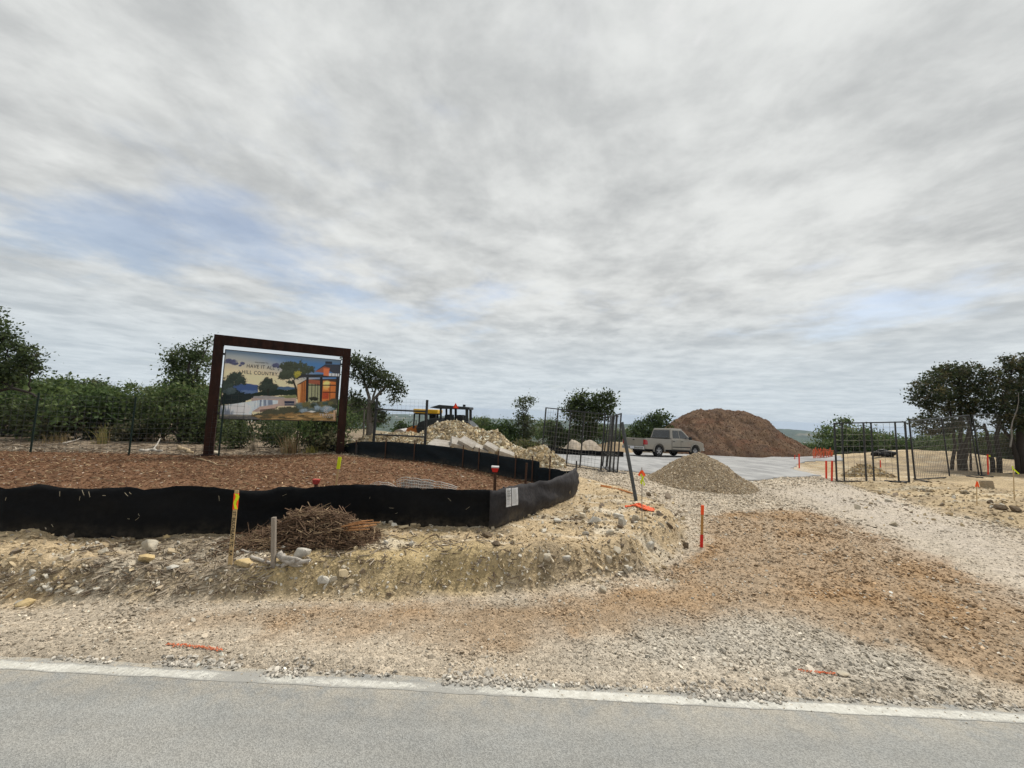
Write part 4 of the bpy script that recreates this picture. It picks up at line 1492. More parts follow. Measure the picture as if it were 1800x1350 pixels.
# upright orange fencing far down the drive
c = G(1447, 805)
on = thing('orange_netting', 'bundle of orange safety netting standing beside the far end of the drive', 'netting', c)
mb = MB()
for k in range(15):
    x0 = -.62 + k * .09
    z1 = .55 + .12 * math.sin(k * 1.7)
    mb.tube([(x0, .05 * math.sin(k), -.05), (x0 + .05 * math.sin(k * 2.1), .06 * math.cos(k), z1 * .5), (x0 + .06 * math.sin(k * 1.3), 0, z1)], .022, 4)
for j in range(6):
    mb.tube([(-.64 + .1 * i, .04 * math.sin(i + j), .07 + .09 * j + .03 * math.sin(i * 1.4)) for i in range(14)], .018, 4)
mb.build('net', mat('faded_net_orange', (.72, .16, .07), rough=.7, var=.2, scale=6), on)

# ------------------------------------------------------------------ survey stakes
def stake(name, label, cat, bu, bv, tu, tv, w, th_, m, group='survey stakes', caps=(), sink=.12, base=None, dy=.02):
    g_ = base if base is not None else G(bu, bv)
    top = T(tu, tv, g_.y)
    t = thing(name, label, cat, g_, group=group)
    d = top - g_
    d.y = dy
    MB().bar(Vector((0, 0, -sink)) if True else 0, d, w, th_, (0, 1, 0)).build('lath', m, t, bevel=min(w, th_) * .12)
    for f0, f1, mm_ in caps:
        MB().bar(d * f0, d * f1, w + .004, th_ + .004, (0, 1, 0)).build('paint_band', mm_, t)
    return t, d


def ribbon(t, d, f0, f1, w, m, off=.012, side=1, name='ribbon', seed=0):
    a, b = d * f0, d * f1
    n_ = 7
    vs = []
    for i in range(n_):
        p = a.lerp(b, i / (n_ - 1))
        k = .012 * math.sin(i * 1.3 + seed)
        x0 = side * (off + k)
        vs += [p + Vector((x0, -.028 - .006 * math.cos(i + seed), 0)), p + Vector((x0 + side * w, -.022 + .008 * math.sin(i * .9 + seed), -.006))]
    fs = [(2 * i, 2 * i + 1, 2 * i + 3, 2 * i + 2) for i in range(n_ - 1)]
    o = MB().add(vs, fs).build(name, m, t)
    sd = o.modifiers.new('thickness', 'SOLIDIFY')
    sd.thickness = .0025
    return o


t, d = stake('survey_stake', 'pine lath with hand lettering and red and yellow flagging before the black fence', 'stake', 404, 994, 414, 862, .040, .010, M_LATH)
MB().bar(d * .74, d * .955, .044, .014, (0, 1, 0)).build('ribbon', M_ORANGE, t)
ribbon(t, d, .96, .76, .026, M_YELLOW, .004, 1)
zdir = d.normalized()
xdir = Vector((zdir.z, 0, -zdir.x)).normalized()
for txt, f in (('ST', .685), ('BULCHLAN', .49), ('TC', .285), ('KA', .165)):
    # letters run down the stake
    M = Matrix((-zdir, xdir, (-zdir).cross(xdir))).transposed().to_4x4()
    M.translation = d * f + Vector((0, -.0065, 0))
    if (M.to_3x3() @ Vector((0, 0, 1))).y > 0:
        M = M @ Matrix.Rotation(math.pi, 4, 'X')
    text_mesh('lettering', txt, .044, M_INK, t, M, sx=.95)
stake('wooden_stake', 'plain grey wooden stake in front of the brush heap', 'stake', 482, 997, 479.5, 910, .040, .036, M_GREYWOOD)
t, d = stake('survey_stake', 'lath with a lime yellow ribbon in the middle of the bark bed', 'stake', 589, 858, 597, 802, .034, .012, M_LATH)
MB().bar(d * .60, d * .97, .060, .022, (0, 1, 0)).build('ribbon', M_YELLOW, t)
t, d = stake('survey_stake', 'thin wire stake with a lime ribbon and orange tip right of the leaning pipe', 'stake', 1129, 937, 1129, 822, .010, .008, M_GREYWOOD)
for k in range(4):
    a = k * 1.57 + .4
    MB().bar(d * .95, d * .93 + Vector((.055 * math.cos(a), .05 * math.sin(a), -.05)), .030, .004, (0, 1, 0)).build('orange_tip', M_ORANGE, t)
ribbon(t, d, .90, .73, .020, M_YELLOW, .002, 1, seed=1)
ribbon(t, d, .90, .75, .018, M_YELLOW, .004, -1, seed=2)
stake('survey_stake', 'wooden stake with orange top and red foot at the edge of the orange gravel', 'stake', 1233, 962, 1236, 889, .034, .018, mat('stained_lath', (.42, .22, .07), rough=.8, var=.2, scale=14), caps=((.78, 1.005, M_ORANGE), (-.02, .30, M_RED)))
for bu, bv, tu, tv, lab in ((1405, 823, 1405, 798, 'orange red stake standing alone at the far tip of the dirt island'), (1452.5, 842, 1453, 810, 'orange red stake beside the drive, left one of a close pair'), (1462, 846, 1463.5, 810, 'orange red stake nearest the gate panel, right one of a close pair'), (1397, 808, 1397.5, 800, 'small pale orange stake across the drive at the mound foot')):
    stake('survey_stake', lab, 'stake', bu, bv, tu, tv, .055 if bv > 810 else .04, .03, M_PINKRED)
t, d = stake('survey_stake', 'thin lath with an orange flag in front of the square boulder', 'stake', 1717, 888, 1718.5, 845, .016, .010, M_LATH)
for k in (-1, 1):
    MB().bar(d * .96 + Vector((.0, -.01, 0)), d * .74 + Vector((k * .035, -.01, 0)), .038, .006, (0, 1, 0)).build('ribbon', M_ORANGE, t)
t, d = stake('survey_stake', 'bright orange red stake with a pale ribbon behind the right hand panel', 'stake', 1737, 834, 1737, 799, .05, .03, M_PINKRED)
ribbon(t, d, .98, .90, .08, M_YELLOW, .01, 1)
t, d = stake('survey_stake', 'thin bare lath with a drooping yellow ribbon near the right edge', 'stake', 1783, 880, 1783, 826, .018, .010, M_LATH)
o = MB()
o.bar(d * .99, d * .99 + Vector((-.02, 0, .10)), .03, .005, (0, 1, 0))
o.bar(d * .99 + Vector((0, -.01, .02)), d * .9 + Vector((.13, -.01, -.02)), .032, .005, (0, 1, 0))
o.build('ribbon', M_YELLOW, t)
t, d = stake('survey_stake', 'short pinkish stake seen through the leftmost right hand panel', 'stake', 1548, 822, 1548, 809, .04, .03, M_PINKRED)

# capped steel stakes
def capped(label, bu, bv, tu, tv, group, mtop, mbot, wpx=13):
    g_ = G(bu, bv)
    top = T(tu, tv, g_.y)
    t = thing('capped_stake', label, 'capped stake', g_, group=group)
    d = top - g_
    d.y = 0
    s_ = g_.y / FPX
    MB().bar(Vector((0, 0, -.15)), d * .98, 5 * s_, 4 * s_, (0, 1, 0)).build('post', M_RUSTSTAKE, t)
    cw = wpx * s_
    mb = MB()
    q4 = [(-.32, -.55), (.32, -.55), (.5, 0), (-.5, 0)]
    mb.prism([(x * cw, z * cw) for x, z in q4], -cw * .3, cw * .3)
    o = mb.build('cap', mbot, t)
    o.location = d
    MB().box((0, 0, cw * .10), (cw * 1.02, cw * .66, cw * .2)).build('cap_plate', mtop, o, bevel=.002)
    return t


capped('rusty stake with a red and white safety cap behind the silt fence corner', 870, 864, 870.5, 822, 'capped stakes', M_WHITE, M_RED)
capped('low stake with a faded red safety cap showing over the black fence', 556, 862, 556, 844.5, 'capped stakes', mat('faded_red', (.42, .07, .055), rough=.6), mat('faded_dark_red', (.30, .035, .03), rough=.6), 11)
stake('steel_stake', 'plain rusty steel stake between the fence end and the back fence', 'stake', 923, 853, 926, 814, .045, .030, M_RUSTSTAKE, 'steel stakes')

# ------------------------------------------------------------------ rolled wire cage lying in the bed behind the fence
c = G(730, 862)
cage = thing('wire_cage', 'bent grey welded wire mesh lying at the edge of the bark bed', 'wire mesh', c)


def wire_sheet(name, pts, h, n, m, r=.0055, bow=.05, seed=0):
    mb = MB()
    for j in range(n + 1):
        f = j / n
        mb.tube([Vector((x, y + bow * math.sin(f * 3) + .02 * math.sin(i + seed), z0 + f * hh)) for i, (x, y, z0, hh) in enumerate(pts)], r, 3, cap=False)
    for i in range(len(pts) - 1):
        x, y, z0, hh = pts[i]
        x1, y1, z1, h1 = pts[i + 1]
        for k in range(2):
            f = k / 2
            X, Y, Z, HH = x + (x1 - x) * f, y + (y1 - y) * f, z0 + (z1 - z0) * f, hh + (h1 - hh) * f
            mb.tube([Vector((X + .01 * math.sin(i * 2 + j), Y + bow * math.sin(j / 4 * 3), Z + HH * j / 4)) for j in range(5)], r, 3, cap=False)
    o = mb.build(name, m, cage)
    o['kind'] = 'stuff'


s_ = c.y / FPX
wire_sheet('mesh_sheet', [((u - 730) * s_, .1 * math.sin(u * .03), -.05, hgt * s_ + .05) for u, hgt in zip(range(694, 808, 9), (14, 19, 21, 20, 21, 19, 20, 19, 17, 18, 16, 14, 10))], .2, 5, M_CAGE, seed=1)
wire_sheet('mesh_sheet', [((u - 730) * s_, -.10 + .06 * math.sin(u * .05), -.05, hgt * s_ + .05) for u, hgt in zip(range(652, 704, 8), (7, 11, 13, 12, 13, 10, 6))], .2, 4, M_CAGE, seed=2)
wire_sheet('mesh_coil', [((u - 730) * s_, .16 + .05 * math.cos(u * .1), -.05, hgt * s_ + .05) for u, hgt in zip(range(700, 760, 5), (8, 11, 13, 14, 15, 14, 14, 15, 13, 12, 10, 7))], .2, 6, mat('blue_grey_wire', (.13, .17, .19), rough=.5), seed=3)
# ------------------------------------------------------------------ single rocks
def rock_mesh(seed, sx, sy, sz, n=22):
    me = hull_mesh('rock', n, 1.0, seed, 1.0)
    bm = bmesh.new()
    bm.from_mesh(me)
    bpy.data.meshes.remove(me)
    bmesh.ops.bevel(bm, geom=bm.edges[:], offset=.07, segments=1, affect='EDGES')
    r = random.Random(seed)
    for v in bm.verts:
        k = 1 + .07 * math.sin(v.co.x * 5 + seed) * math.cos(v.co.y * 6 + seed * 2) + r.uniform(-.03, .03)
        v.co = Vector((v.co.x * sx * k, v.co.y * sy * k * 1.15, v.co.z * sz * k))
    me = bpy.data.meshes.new('rock')
    bm.to_mesh(me)
    bm.free()
    return me


ROCKS = [
    (245, 944, 18, 15, 'LY', 'tan pointed rock standing against the foot of the black fence'),
    (289, 948, 14, 10, 'LY', 'small tan rock right of the pointed rock at the fence foot'),
    (256, 968, 42, 20, 'L', 'wedge shaped grey brown rock sticking out of the bank'),
    (248, 990, 38, 16, 'LY', 'flat yellowish rock below the wedge shaped rock'),
    (176, 975, 20, 13, 'L', 'smooth oval tan rock on the slope of the left heap'),
    (52, 1011, 13, 12, 'W', 'round white rock on the left heap, upper one'),
    (53, 1024, 14, 11, 'W', 'angular white rock on the left heap, lower one'),
    (99, 1021, 17, 11, 'LY', 'small tan rock halfway down the left heap'),
    (83, 1042, 13, 11, 'W', 'white chip of rock at the toe of the left heap'),
    (97, 1047, 18, 12, 'L', 'rounded tan rock at the toe of the left heap'),
    (126, 1046, 32, 14, 'L', 'broad tan rock at the toe of the left heap'),
    (34, 1068, 34, 13, 'LY', 'flat yellow rock on the gravel at the left edge'),
    (298, 1003, 24, 9, 'W', 'flat pale slab of rock in the grey dirt'),
    (76, 932, 13, 11, 'L', 'grey rock cresting the left heap below the fence'),
    (14, 921, 11, 9, 'L', 'small rock on top of the left heap at the picture edge'),
    (107, 940, 14, 10, 'LY', 'tan rock on the right shoulder of the left heap'),
    (424, 997, 40, 17, 'LY', 'flat ochre rock at the foot of the lettered lath'),
    (529, 980, 33, 21, 'W', 'leaning pale slab of rock in front of the brush heap'),
    (496, 969, 16, 10, 'W', 'small white rock right of the plain wooden stake'),
    (566, 1028, 24, 18, 'W', 'white angular rock on the yellow bank'),
    (584, 1026, 15, 17, 'L', 'tan rock touching the white angular rock on the yellow bank'),
    (726, 921, 15, 16, 'W', 'upright pale block leaning on the black fence foot'),
    (752, 925, 18, 10, 'L', 'grey rock right of the upright pale block'),
    (686, 922, 12, 9, 'L', 'small grey rock left of the upright pale block'),
    (604, 958, 12, 10, 'W', 'white chip on the right flank of the brush heap'),
    (677, 957, 11, 10, 'W', 'bright white pebble on the bank right of the brush heap, left one'),
    (722, 960, 10, 10, 'W', 'bright white pebble on the bank right of the brush heap, right one'),
    (962, 986, 23, 14, 'L', 'pinkish tan rock left of the white faceted rock'),
    (997, 987, 22, 16, 'W', 'white faceted rock on the brow of the bank'),
    (1046, 921, 26, 12, 'W', 'pale flat rock on the light bank near the fence end'),
    (980, 920, 18, 11, 'W', 'pale rock on the light bank nearest the fence end'),
    (1144, 966, 22, 16, 'W', 'large white rock near the corner of the bank'),
    (1088, 911, 24, 9, 'W', 'thin pale slab on the bank below the leaning pipe'),
    (1119, 915, 20, 11, 'L', 'pale rock right of the thin slab below the leaning pipe'),
    (1070, 990, 16, 18, 'L', 'upright tan rock on the front face of the bank'),
    (1060, 1042, 16, 13, 'L', 'rounded tan rock at the bank toe beside the gravel'),
    (1108, 1004, 12, 10, 'W', 'small pale rock on the front face of the bank'),
    (1030, 940, 16, 9, 'W', 'small pale rock in the middle of the light bank'),
    (1074, 940, 18, 10, 'L', 'dull tan rock in the middle of the light bank'),
    (855, 946, 24, 10, 'D', 'dark earth clod in front of the fence corner, upper one'),
    (872, 960, 18, 9, 'D', 'dark earth clod in front of the fence corner, lower one'),
    (1206, 965, 13, 15, 'D', 'dark clod at the foot of the red and orange stake'),
    (1140, 872, 15, 8, 'D', 'dark clump of earth right of the leaning pipe'),
    (372, 800, 20, 10, 'L', 'pale rock at the foot of the left sign post'),
    (1741, 859, 24, 16, 'B', 'square brown boulder in front of the gate panels'),
    (1766, 897, 22, 11, 'D', 'brown clod of earth near the right edge, left of a pair'),
    (1789, 900, 24, 13, 'D', 'brown clod of earth near the right edge, right of a pair'),
    (1743, 885, 12, 8, 'D', 'small brown clod beside the flagged thin lath'),
    (1746, 893, 8, 6, 'W', 'small white rock beside the brown clods'),
    (1486, 1190, 22, 8, 'L', 'flat grey stone right of the orange paint mark'),
]
M_BOULD = mat('brown_boulder', (.30, .24, .16), rough=.95, var=.2, scale=8, bump=.6, bscale=20)
RM = {'L': M_LIME, 'W': M_LIMEW, 'LY': M_LIMEY, 'D': M_CLOD, 'B': M_BOULD}
for i, (u, v, w, h, k, lab) in enumerate(ROCKS):
    g_ = G(u, v)
    s_ = g_.y / FPX
    me = rock_mesh(i + 31, w * s_ * .53, w * s_ * .42, h * s_ * .62, 16 if k != 'B' else 10)
    if k == 'B':
        bpy.data.meshes.remove(me)
        mb = MB().box((0, 0, 0), (w * s_ * .62, w * s_ * .45, h * s_ * 1.05))
        mb.v = [(x * (1 + .10 * math.sin(j * 2.1)), y * (1 + .08 * math.cos(j)), z * (1 + .10 * math.sin(j * 1.3 + 1))) for j, (x, y, z) in enumerate(mb.v)]
        tmp = mb.build('rock', None, bevel=.05)
        me = tmp.data
        bpy.data.objects.remove(tmp)
    o = link('rock', me, RM[k], None, (g_.x, g_.y + w * s_ * .2, g_.z + h * s_ * .30))
    o.rotation_euler = (random.uniform(-.12, .12), random.uniform(-.2, .2), random.uniform(-.5, .5))
    tag(o, lab, 'clod' if k == 'D' else ('boulder' if k == 'B' else 'rock'), 'loose rocks and clods on the dirt')

# smaller rubble on the bank that reads as a mass
pts, szs, cols = [], [], []
for u0, u1, v0, v1, cnt, sz in ((0, 150, 925, 1050, 300, 5.5), (100, 420, 940, 1050, 330, 5), (600, 900, 915, 1045, 260, 4.6), (860, 1200, 900, 1030, 620, 5.2), (1020, 1200, 870, 930, 190, 4.8), (640, 880, 918, 935, 60, 6), (460, 700, 985, 1050, 170, 5), (1480, 1800, 862, 925, 170, 4.5)):
    for _ in range(cnt):
        g_ = G(random.uniform(u0, u1), random.uniform(v0, v1))
        s_ = g_.y / FPX * sz * math.exp(random.gauss(0, .45)) * .55
        pts.append((g_.x, g_.y, g_.z + s_ * .25))
        szs.append((s_ * random.uniform(.8, 1.5), s_, s_ * random.uniform(.6, 1.1)))
        c = random.choice(((.50, .44, .34), (.45, .36, .23), (.54, .50, .42), (.40, .32, .21), (.20, .16, .12)))
        b = math.exp(random.gauss(0, .15))
        cols.append([x * b for x in c])
o = scatter('rubble_stones', pts, RNG.uniform(-3, 3, (len(pts), 3)) * np.array([.4, .4, 1]), szs, RNG.integers(0, 8, len(pts)), cols, STONES)
tag(o, 'small broken limestone and clods lying over the dirt bank', 'rubble', kind='stuff')

# pale rock, logs and brush in front of the wire fence
def stick(name, label, cat, pxs, r0, r1, m, group, lift=0.0, seed=0, n=6, dy=0):
    r = random.Random(seed)
    P = [G(u, v) for u, v in pxs]
    P = [Vector((p.x, p.y + dy, max(p.z, Hs(p.x, p.y)) + lift * (i / max(1, len(P) - 1)) + r0 * .6)) for i, p in enumerate(P)]
    Q = []
    for i in range(len(P) - 1):
        for j in range(4):
            Q.append(P[i].lerp(P[i + 1], j / 4) + Vector((r.uniform(-.4, .4) * r0, r.uniform(-.4, .4) * r0, r.uniform(-.4, .4) * r0)))
    Q.append(P[-1])
    k = len(Q)
    mb = MB().tube([q - Q[0] for q in Q], [r0 + (r1 - r0) * i / (k - 1) for i in range(k)], n)
    return tag(mb.build(name, m, None, Q[0], smooth=True), label, cat, group)


M_DRIFT = mat('bleached_wood', (.40, .365, .32), rough=.9, var=.3, scale=9, stretch=(1, 1, 1), bump=.6, bscale=40)
M_BRUSH = mat('dry_brush', (.155, .096, .058), rough=.95, var=.3, scale=20, tint=(.105, .066, .042))
M_BRUSHL = mat('pale_brush', (.30, .215, .13), rough=.95, var=.3, scale=20)
M_ORWOOD = mat('split_cedar', (.42, .21, .09), rough=.85, var=.25, scale=20)
stick('log', 'pale fallen log lying before the wire fence left of the sign', 'log', [(246, 795), (266, 793), (284, 795)], .055, .04, M_DRIFT, 'fallen wood', seed=1)
stick('log', 'tan split log lying close to the left sign post', 'log', [(312, 789), (325, 793), (338, 798)], .07, .04, mat('tan_log', (.42, .32, .20), rough=.9, var=.25, scale=8), 'fallen wood', seed=2)
stick('branch', 'forked pale branch sticking up behind the fallen log', 'branch', [(268, 792), (276, 788), (280, 786)], .025, .012, M_DRIFT, 'fallen wood', .25, seed=3)
stick('branch', 'long thin fallen branch under the scrub left of the steel post', 'branch', [(112, 780), (135, 777), (156, 770)], .022, .010, M_DRIFT, 'fallen wood', .12, seed=4)
stick('branch', 'curved root lying on the bark below the left sign post', 'branch', [(345, 808), (368, 812), (382, 818), (398, 820)], .03, .012, M_BRUSHL, 'fallen wood', seed=5)
stick('branch', 'pale peeled branch lying left of the plain wooden stake', 'branch', [(441, 981), (460, 988), (492, 997)], .020, .014, M_DRIFT, 'wood on the bank', seed=6)
stick('branch', 'thin grey branch crossing the bank left of the brush heap', 'branch', [(425, 968), (440, 972), (462, 975)], .013, .007, M_DRIFT, 'wood on the bank', seed=7)
stick('branch', 'thin brown pole lying across the light bank', 'branch', [(968, 912), (990, 913.5), (1022, 913)], .012, .008, M_BRUSH, 'wood on the bank', seed=8)
stick('branch', 'dark bent rod lying from the fence foot down the bank', 'branch', [(735, 960), (748, 948), (765, 938)], .006, .004, M_BRUSH, 'wood on the bank', seed=9)
# weathered root stump
c = G(512, 998)
root = thing('driftwood_root', 'twisted silver grey root stump below the brush heap', 'root', c)
s_ = c.y / FPX
r = random.Random(4)
for pts, r0, r1 in (([(490, 972), (497, 982), (508, 988), (525, 989), (545, 985)], .035, .018), ([(488, 1002), (496, 995), (506, 989), (520, 985)], .018, .03), ([(496, 976), (503, 986), (512, 993), (535, 996)], .03, .012), ([(500, 980), (520, 982), (542, 990)], .022, .014)):
    P = [T(u, v, c.y + .03 * math.sin(u)) - c for u, v in pts]
    MB().tube(P, [r0 + (r1 - r0) * i / (len(P) - 1) for i in range(len(P))], 7).build('root_limb', M_DRIFT, root, smooth=True)

# ------------------------------------------------------------------ heap of brush
c = G(545, 972)
c.y += .44
c.x *= 1.1
c.z = Hs(c.x, c.y)
brush = thing('brush_heap', 'low heap of brown dry twigs piled against the black fence', 'brush heap', c)
sc_ = (c.y) / FPX


def brush_h(x, y):
    u = x / sc_ + 545
    k = float(np.interp(u, [418, 440, 465, 488, 505, 525, 545, 565, 585, 605, 622, 642, 662], [.0, .08, .19, .46, .78, .93, 1, .97, .90, .64, .34, .12, 0]))
    return k * max(0, 1 - ((y - .02) / .40) ** 2) * 47 * sc_


for nm, m_, cnt, rr_, sd in (('twigs', M_BRUSH, 1900, .0048, 1), ('pale_twigs', M_BRUSHL, 520, .0042, 2)):
    r = random.Random(sd)
    mb = MB()
    for k in range(cnt):
        while True:
            x, y = r.uniform(-126, 112) * sc_, r.uniform(-.40, .36)
            hh = brush_h(x, y)
            if hh > .02 or (r.random() < .16 and x < 0):
                break
        z = Hs(c.x + x, c.y + y) - c.z + hh * r.uniform(.35, 1.03) + .01
        a = r.gauss(0, .8) + (0 if r.random() < .62 else 1.5)
        L = r.uniform(.04, .16)
        slope = -.35 * x / (80 * sc_) + r.gauss(0, .42)
        d = Vector((math.cos(a) * L, math.sin(a) * L, slope * L * .7))
        kx = Vector((r.uniform(-.012, .012), r.uniform(-.012, .012), r.uniform(-.012, .012)))
        mb.tube([Vector((x, y, z)) - d, Vector((x, y, z)) + kx, Vector((x, y, z)) + d], [rr_ * r.uniform(.6, 1.4), rr_, rr_ * .4], 3, cap=False)
    o = mb.build(nm, m_, brush)
    o['kind'] = 'stuff'
# a dark matted core so the heap has no see-through
V, F = [], []
for j in range(13):
    for i in range(25):
        x, y = (-128 + i * 11.1) * sc_, -.38 + j / 12 * .78
        V.append((x, y, Hs(c.x + x, c.y + y) - c.z - .02 + brush_h(x, y) * .62 + .02 * vnoise(np.array([x * 22]), np.array([y * 22]), 3)[0]))
F = [(j * 25 + i, j * 25 + i + 1, (j + 1) * 25 + i + 1, (j + 1) * 25 + i) for j in range(12) for i in range(24)]
MB().add(V, F).build('matted_core', mat('matted_brush', (.085, .058, .038), rough=1, var=.4, scale=30, bump=1, bscale=60), brush)
r = random.Random(9)
for pts, rad_ in (([(600, 926), (630, 920), (668, 918)], .012), ([(598, 930), (640, 925), (662, 922)], .014), ([(608, 922), (636, 916), (656, 914)], .008), ([(590, 934), (628, 931), (650, 930)], .010)):
    P = [T(u, v, c.y - .15 + r.uniform(-.1, .1)) - c for u, v in pts]
    MB().tube(P, [rad_, rad_, rad_ * .5], 5).build('split_branch', M_ORWOOD, brush)
for pts, rad_ in (([(520, 905), (527, 898), (531, 890)], .008), ([(548, 896), (556, 892), (562, 886)], .007), ([(572, 897), (578, 892), (582, 888)], .006), ([(425, 975), (440, 950), (453, 925)], .012), ([(430, 968), (445, 948), (460, 938)], .009), ([(500, 912), (520, 906), (545, 902)], .007)):
    P = [T(u, v, c.y - .12 + r.uniform(-.1, .1)) - c for u, v in pts]
    MB().tube(P, [rad_, rad_ * .8, rad_ * .4], 5).build('branch', M_BRUSHL, brush)


# ------------------------------------------------------------------ heaps: each a mound with its loose pieces
def mound(name, label, cat, profile, Yc, depth, m, seed, rough=.05, npx=90, npy=40, gullies=0.0, group=None, exp_=1.0):
    """profile: photographed skyline (u, v) of the heap, standing around distance Yc"""
    P = [T(u, v, Yc) for u, v in profile]
    xs_ = np.array([p.x for p in P])
    zs_ = np.array([p.z for p in P])
    x = np.linspace(xs_[0], xs_[-1], npx)
    sky_ = np.interp(x, xs_, zs_)
    t = np.linspace(-1, 1, npy)
    X = np.repeat(x[:, None], npy, 1)
    hgt = np.maximum(sky_ - H(x, np.full(npx, Yc)), 0)
    hm_ = hgt.max()
    half = depth * (.25 + .75 * np.sqrt(np.clip(hgt / hm_, 0, 1)))
    Y = Yc + half[:, None] * t[None, :]
    prof = np.clip(1 - np.abs(t), 0, 1) ** exp_
    prof = prof * 1.0 - .10 * np.exp(-(t / .18) ** 2) * prof
    prof = prof / prof.max()
    gz = H(X.ravel(), Y.ravel()).reshape(X.shape)
    Z = hgt[:, None] * prof[None, :]
    nn = fbm(X * 2.2 / max(.5, hm_), Y * 2.2 / max(.5, hm_), seed, 5, .6)
    Z = Z * (1 + rough * nn * 2) + rough * .5 * nn * np.minimum(1, Z / (.2 * hm_))
    if gullies:
        Z = Z - gullies * np.clip(fbm(X * 1.1, Y * .25, seed + 7, 4, .6), 0, 1) * np.minimum(1, Z / (.3 * hm_)) * (1 - np.exp(-(t / .25) ** 2))[None, :]
    Z = gz + Z - .04
    c = Vector(((xs_[0] + xs_[-1]) / 2, Yc, Hs((xs_[0] + xs_[-1]) / 2, Yc)))
    V = np.stack([X.ravel() - c.x, Y.ravel() - c.y, Z.ravel() - c.z], 1)
    ii = np.arange(npx * npy).reshape(npx, npy)
    q = np.stack([ii[:-1, :-1], ii[1:, :-1], ii[1:, 1:], ii[:-1, 1:]], -1).reshape(-1, 4)
    th_ = thing(name, label, cat, c, group=group)
    o = link('mound', np_mesh('mound', V, q, True), m, th_)
    return th_, o, (X, Y, Z, gz), c


def cover(th_, grid, c, n_, size, cols, name, seed, protos=None, lift=.2, front=True):
    X, Y, Z, gz = grid
    r = np.random.default_rng(seed)
    npx, npy = X.shape
    # area-weighted random points over the mound's front and crown
    i = r.integers(0, npx - 1, n_ * 3)
    j = r.integers(0, npy - 1, n_ * 3)
    a, b = r.random(n_ * 3), r.random(n_ * 3)

    def bl(A):
        return (A[i, j] * (1 - a) + A[i + 1, j] * a) * (1 - b) + (A[i, j + 1] * (1 - a) + A[i + 1, j + 1] * a) * b
    x, y, z, g0 = bl(X), bl(Y), bl(Z), bl(gz)
    ok = (z - g0 > .0) & (r.random(n_ * 3) < np.where(j < npy * .58, 1, .25))
    x, y, z = x[ok][:n_], y[ok][:n_], z[ok][:n_]
    k = len(x)
    s = size * np.exp(r.normal(0, .4, k))
    C = np.array(cols)[r.integers(0, len(cols), k)] * np.exp(r.normal(0, .22, k))[:, None]
    o = scatter(name, np.stack([x - c.x, y - c.y, z - c.z + s * lift], 1), r.uniform(-3, 3, (k, 3)) * np.array([.5, .5, 1]), s[:, None] * r.uniform(.7, 1.35, (k, 3)), r.integers(0, 8, k), np.clip(C, .02, .8), protos or STONES, th_)
    o['kind'] = 'stuff'
    return o


M_PILE = mat('gravel_pile', (.36, .285, .19), rough=.95, var=.25, scale=14, bump=.9, bscale=50, tint=(.28, .215, .14))
th_, o, g_, c = mound('gravel_pile', 'pointed tan gravel pile dumped beside the entrance drive', 'gravel pile',
                      [(1118, 858), (1140, 846), (1165, 826), (1190, 808), (1208, 799), (1222, 795), (1236, 796), (1250, 802), (1256, 804), (1275, 818), (1300, 838), (1325, 856), (1345, 862)], 11.9, 1.7, M_PILE, 5, .03, exp_=.95)
cover(th_, g_, c, 20000, .016, [(.44, .36, .255), (.38, .30, .20), (.50, .43, .33), (.34, .26, .17), (.30, .245, .185)], 'stones', 1)
M_RUB = mat('rubble', (.46, .39, .27), rough=.95, var=.28, scale=9, bump=1, bscale=24, tint=(.34, .27, .17))
RC = [(.55, .48, .35), (.47, .38, .245), (.62, .57, .46), (.37, .285, .17), (.22, .17, .11), (.45, .355, .22)]
th_, o, g_, c = mound('rubble_pile', 'tall heap of broken pale limestone in front of the paving machine', 'rubble pile',
                      [(690, 790), (715, 776), (738, 762), (752, 752), (772, 743), (788, 738), (800, 737), (815, 741), (830, 748), (846, 756), (858, 759), (872, 757), (882, 764), (893, 776), (908, 785), (922, 791), (940, 802)], 15.4, 1.9, M_RUB, 15, .06, exp_=.9)
cover(th_, g_, c, 8500, .044, RC, 'broken_stones', 2)
th_, o, g_, c = mound('rubble_pile', 'small pale rubble heap at the right end behind the wide gate panel', 'rubble pile',
                      [(905, 806), (920, 793), (935, 785), (950, 782), (962, 787), (975, 798), (992, 808)], 14.8, .9, M_RUB, 16, .06, exp_=.9, npx=50)
cover(th_, g_, c, 2300, .04, RC, 'broken_stones', 3)
th_, o, g_, c = mound('rubble_pile', 'long low pale rubble bank seen through the pipe brace', 'rubble pile',
                      [(585, 795), (606, 786), (626, 774), (645, 764), (668, 762), (690, 761), (715, 759), (735, 762), (760, 778)], 17.5, 1.2, M_RUB, 17, .06, exp_=.9, npx=60)
cover(th_, g_, c, 3600, .042, RC, 'broken_stones', 4)

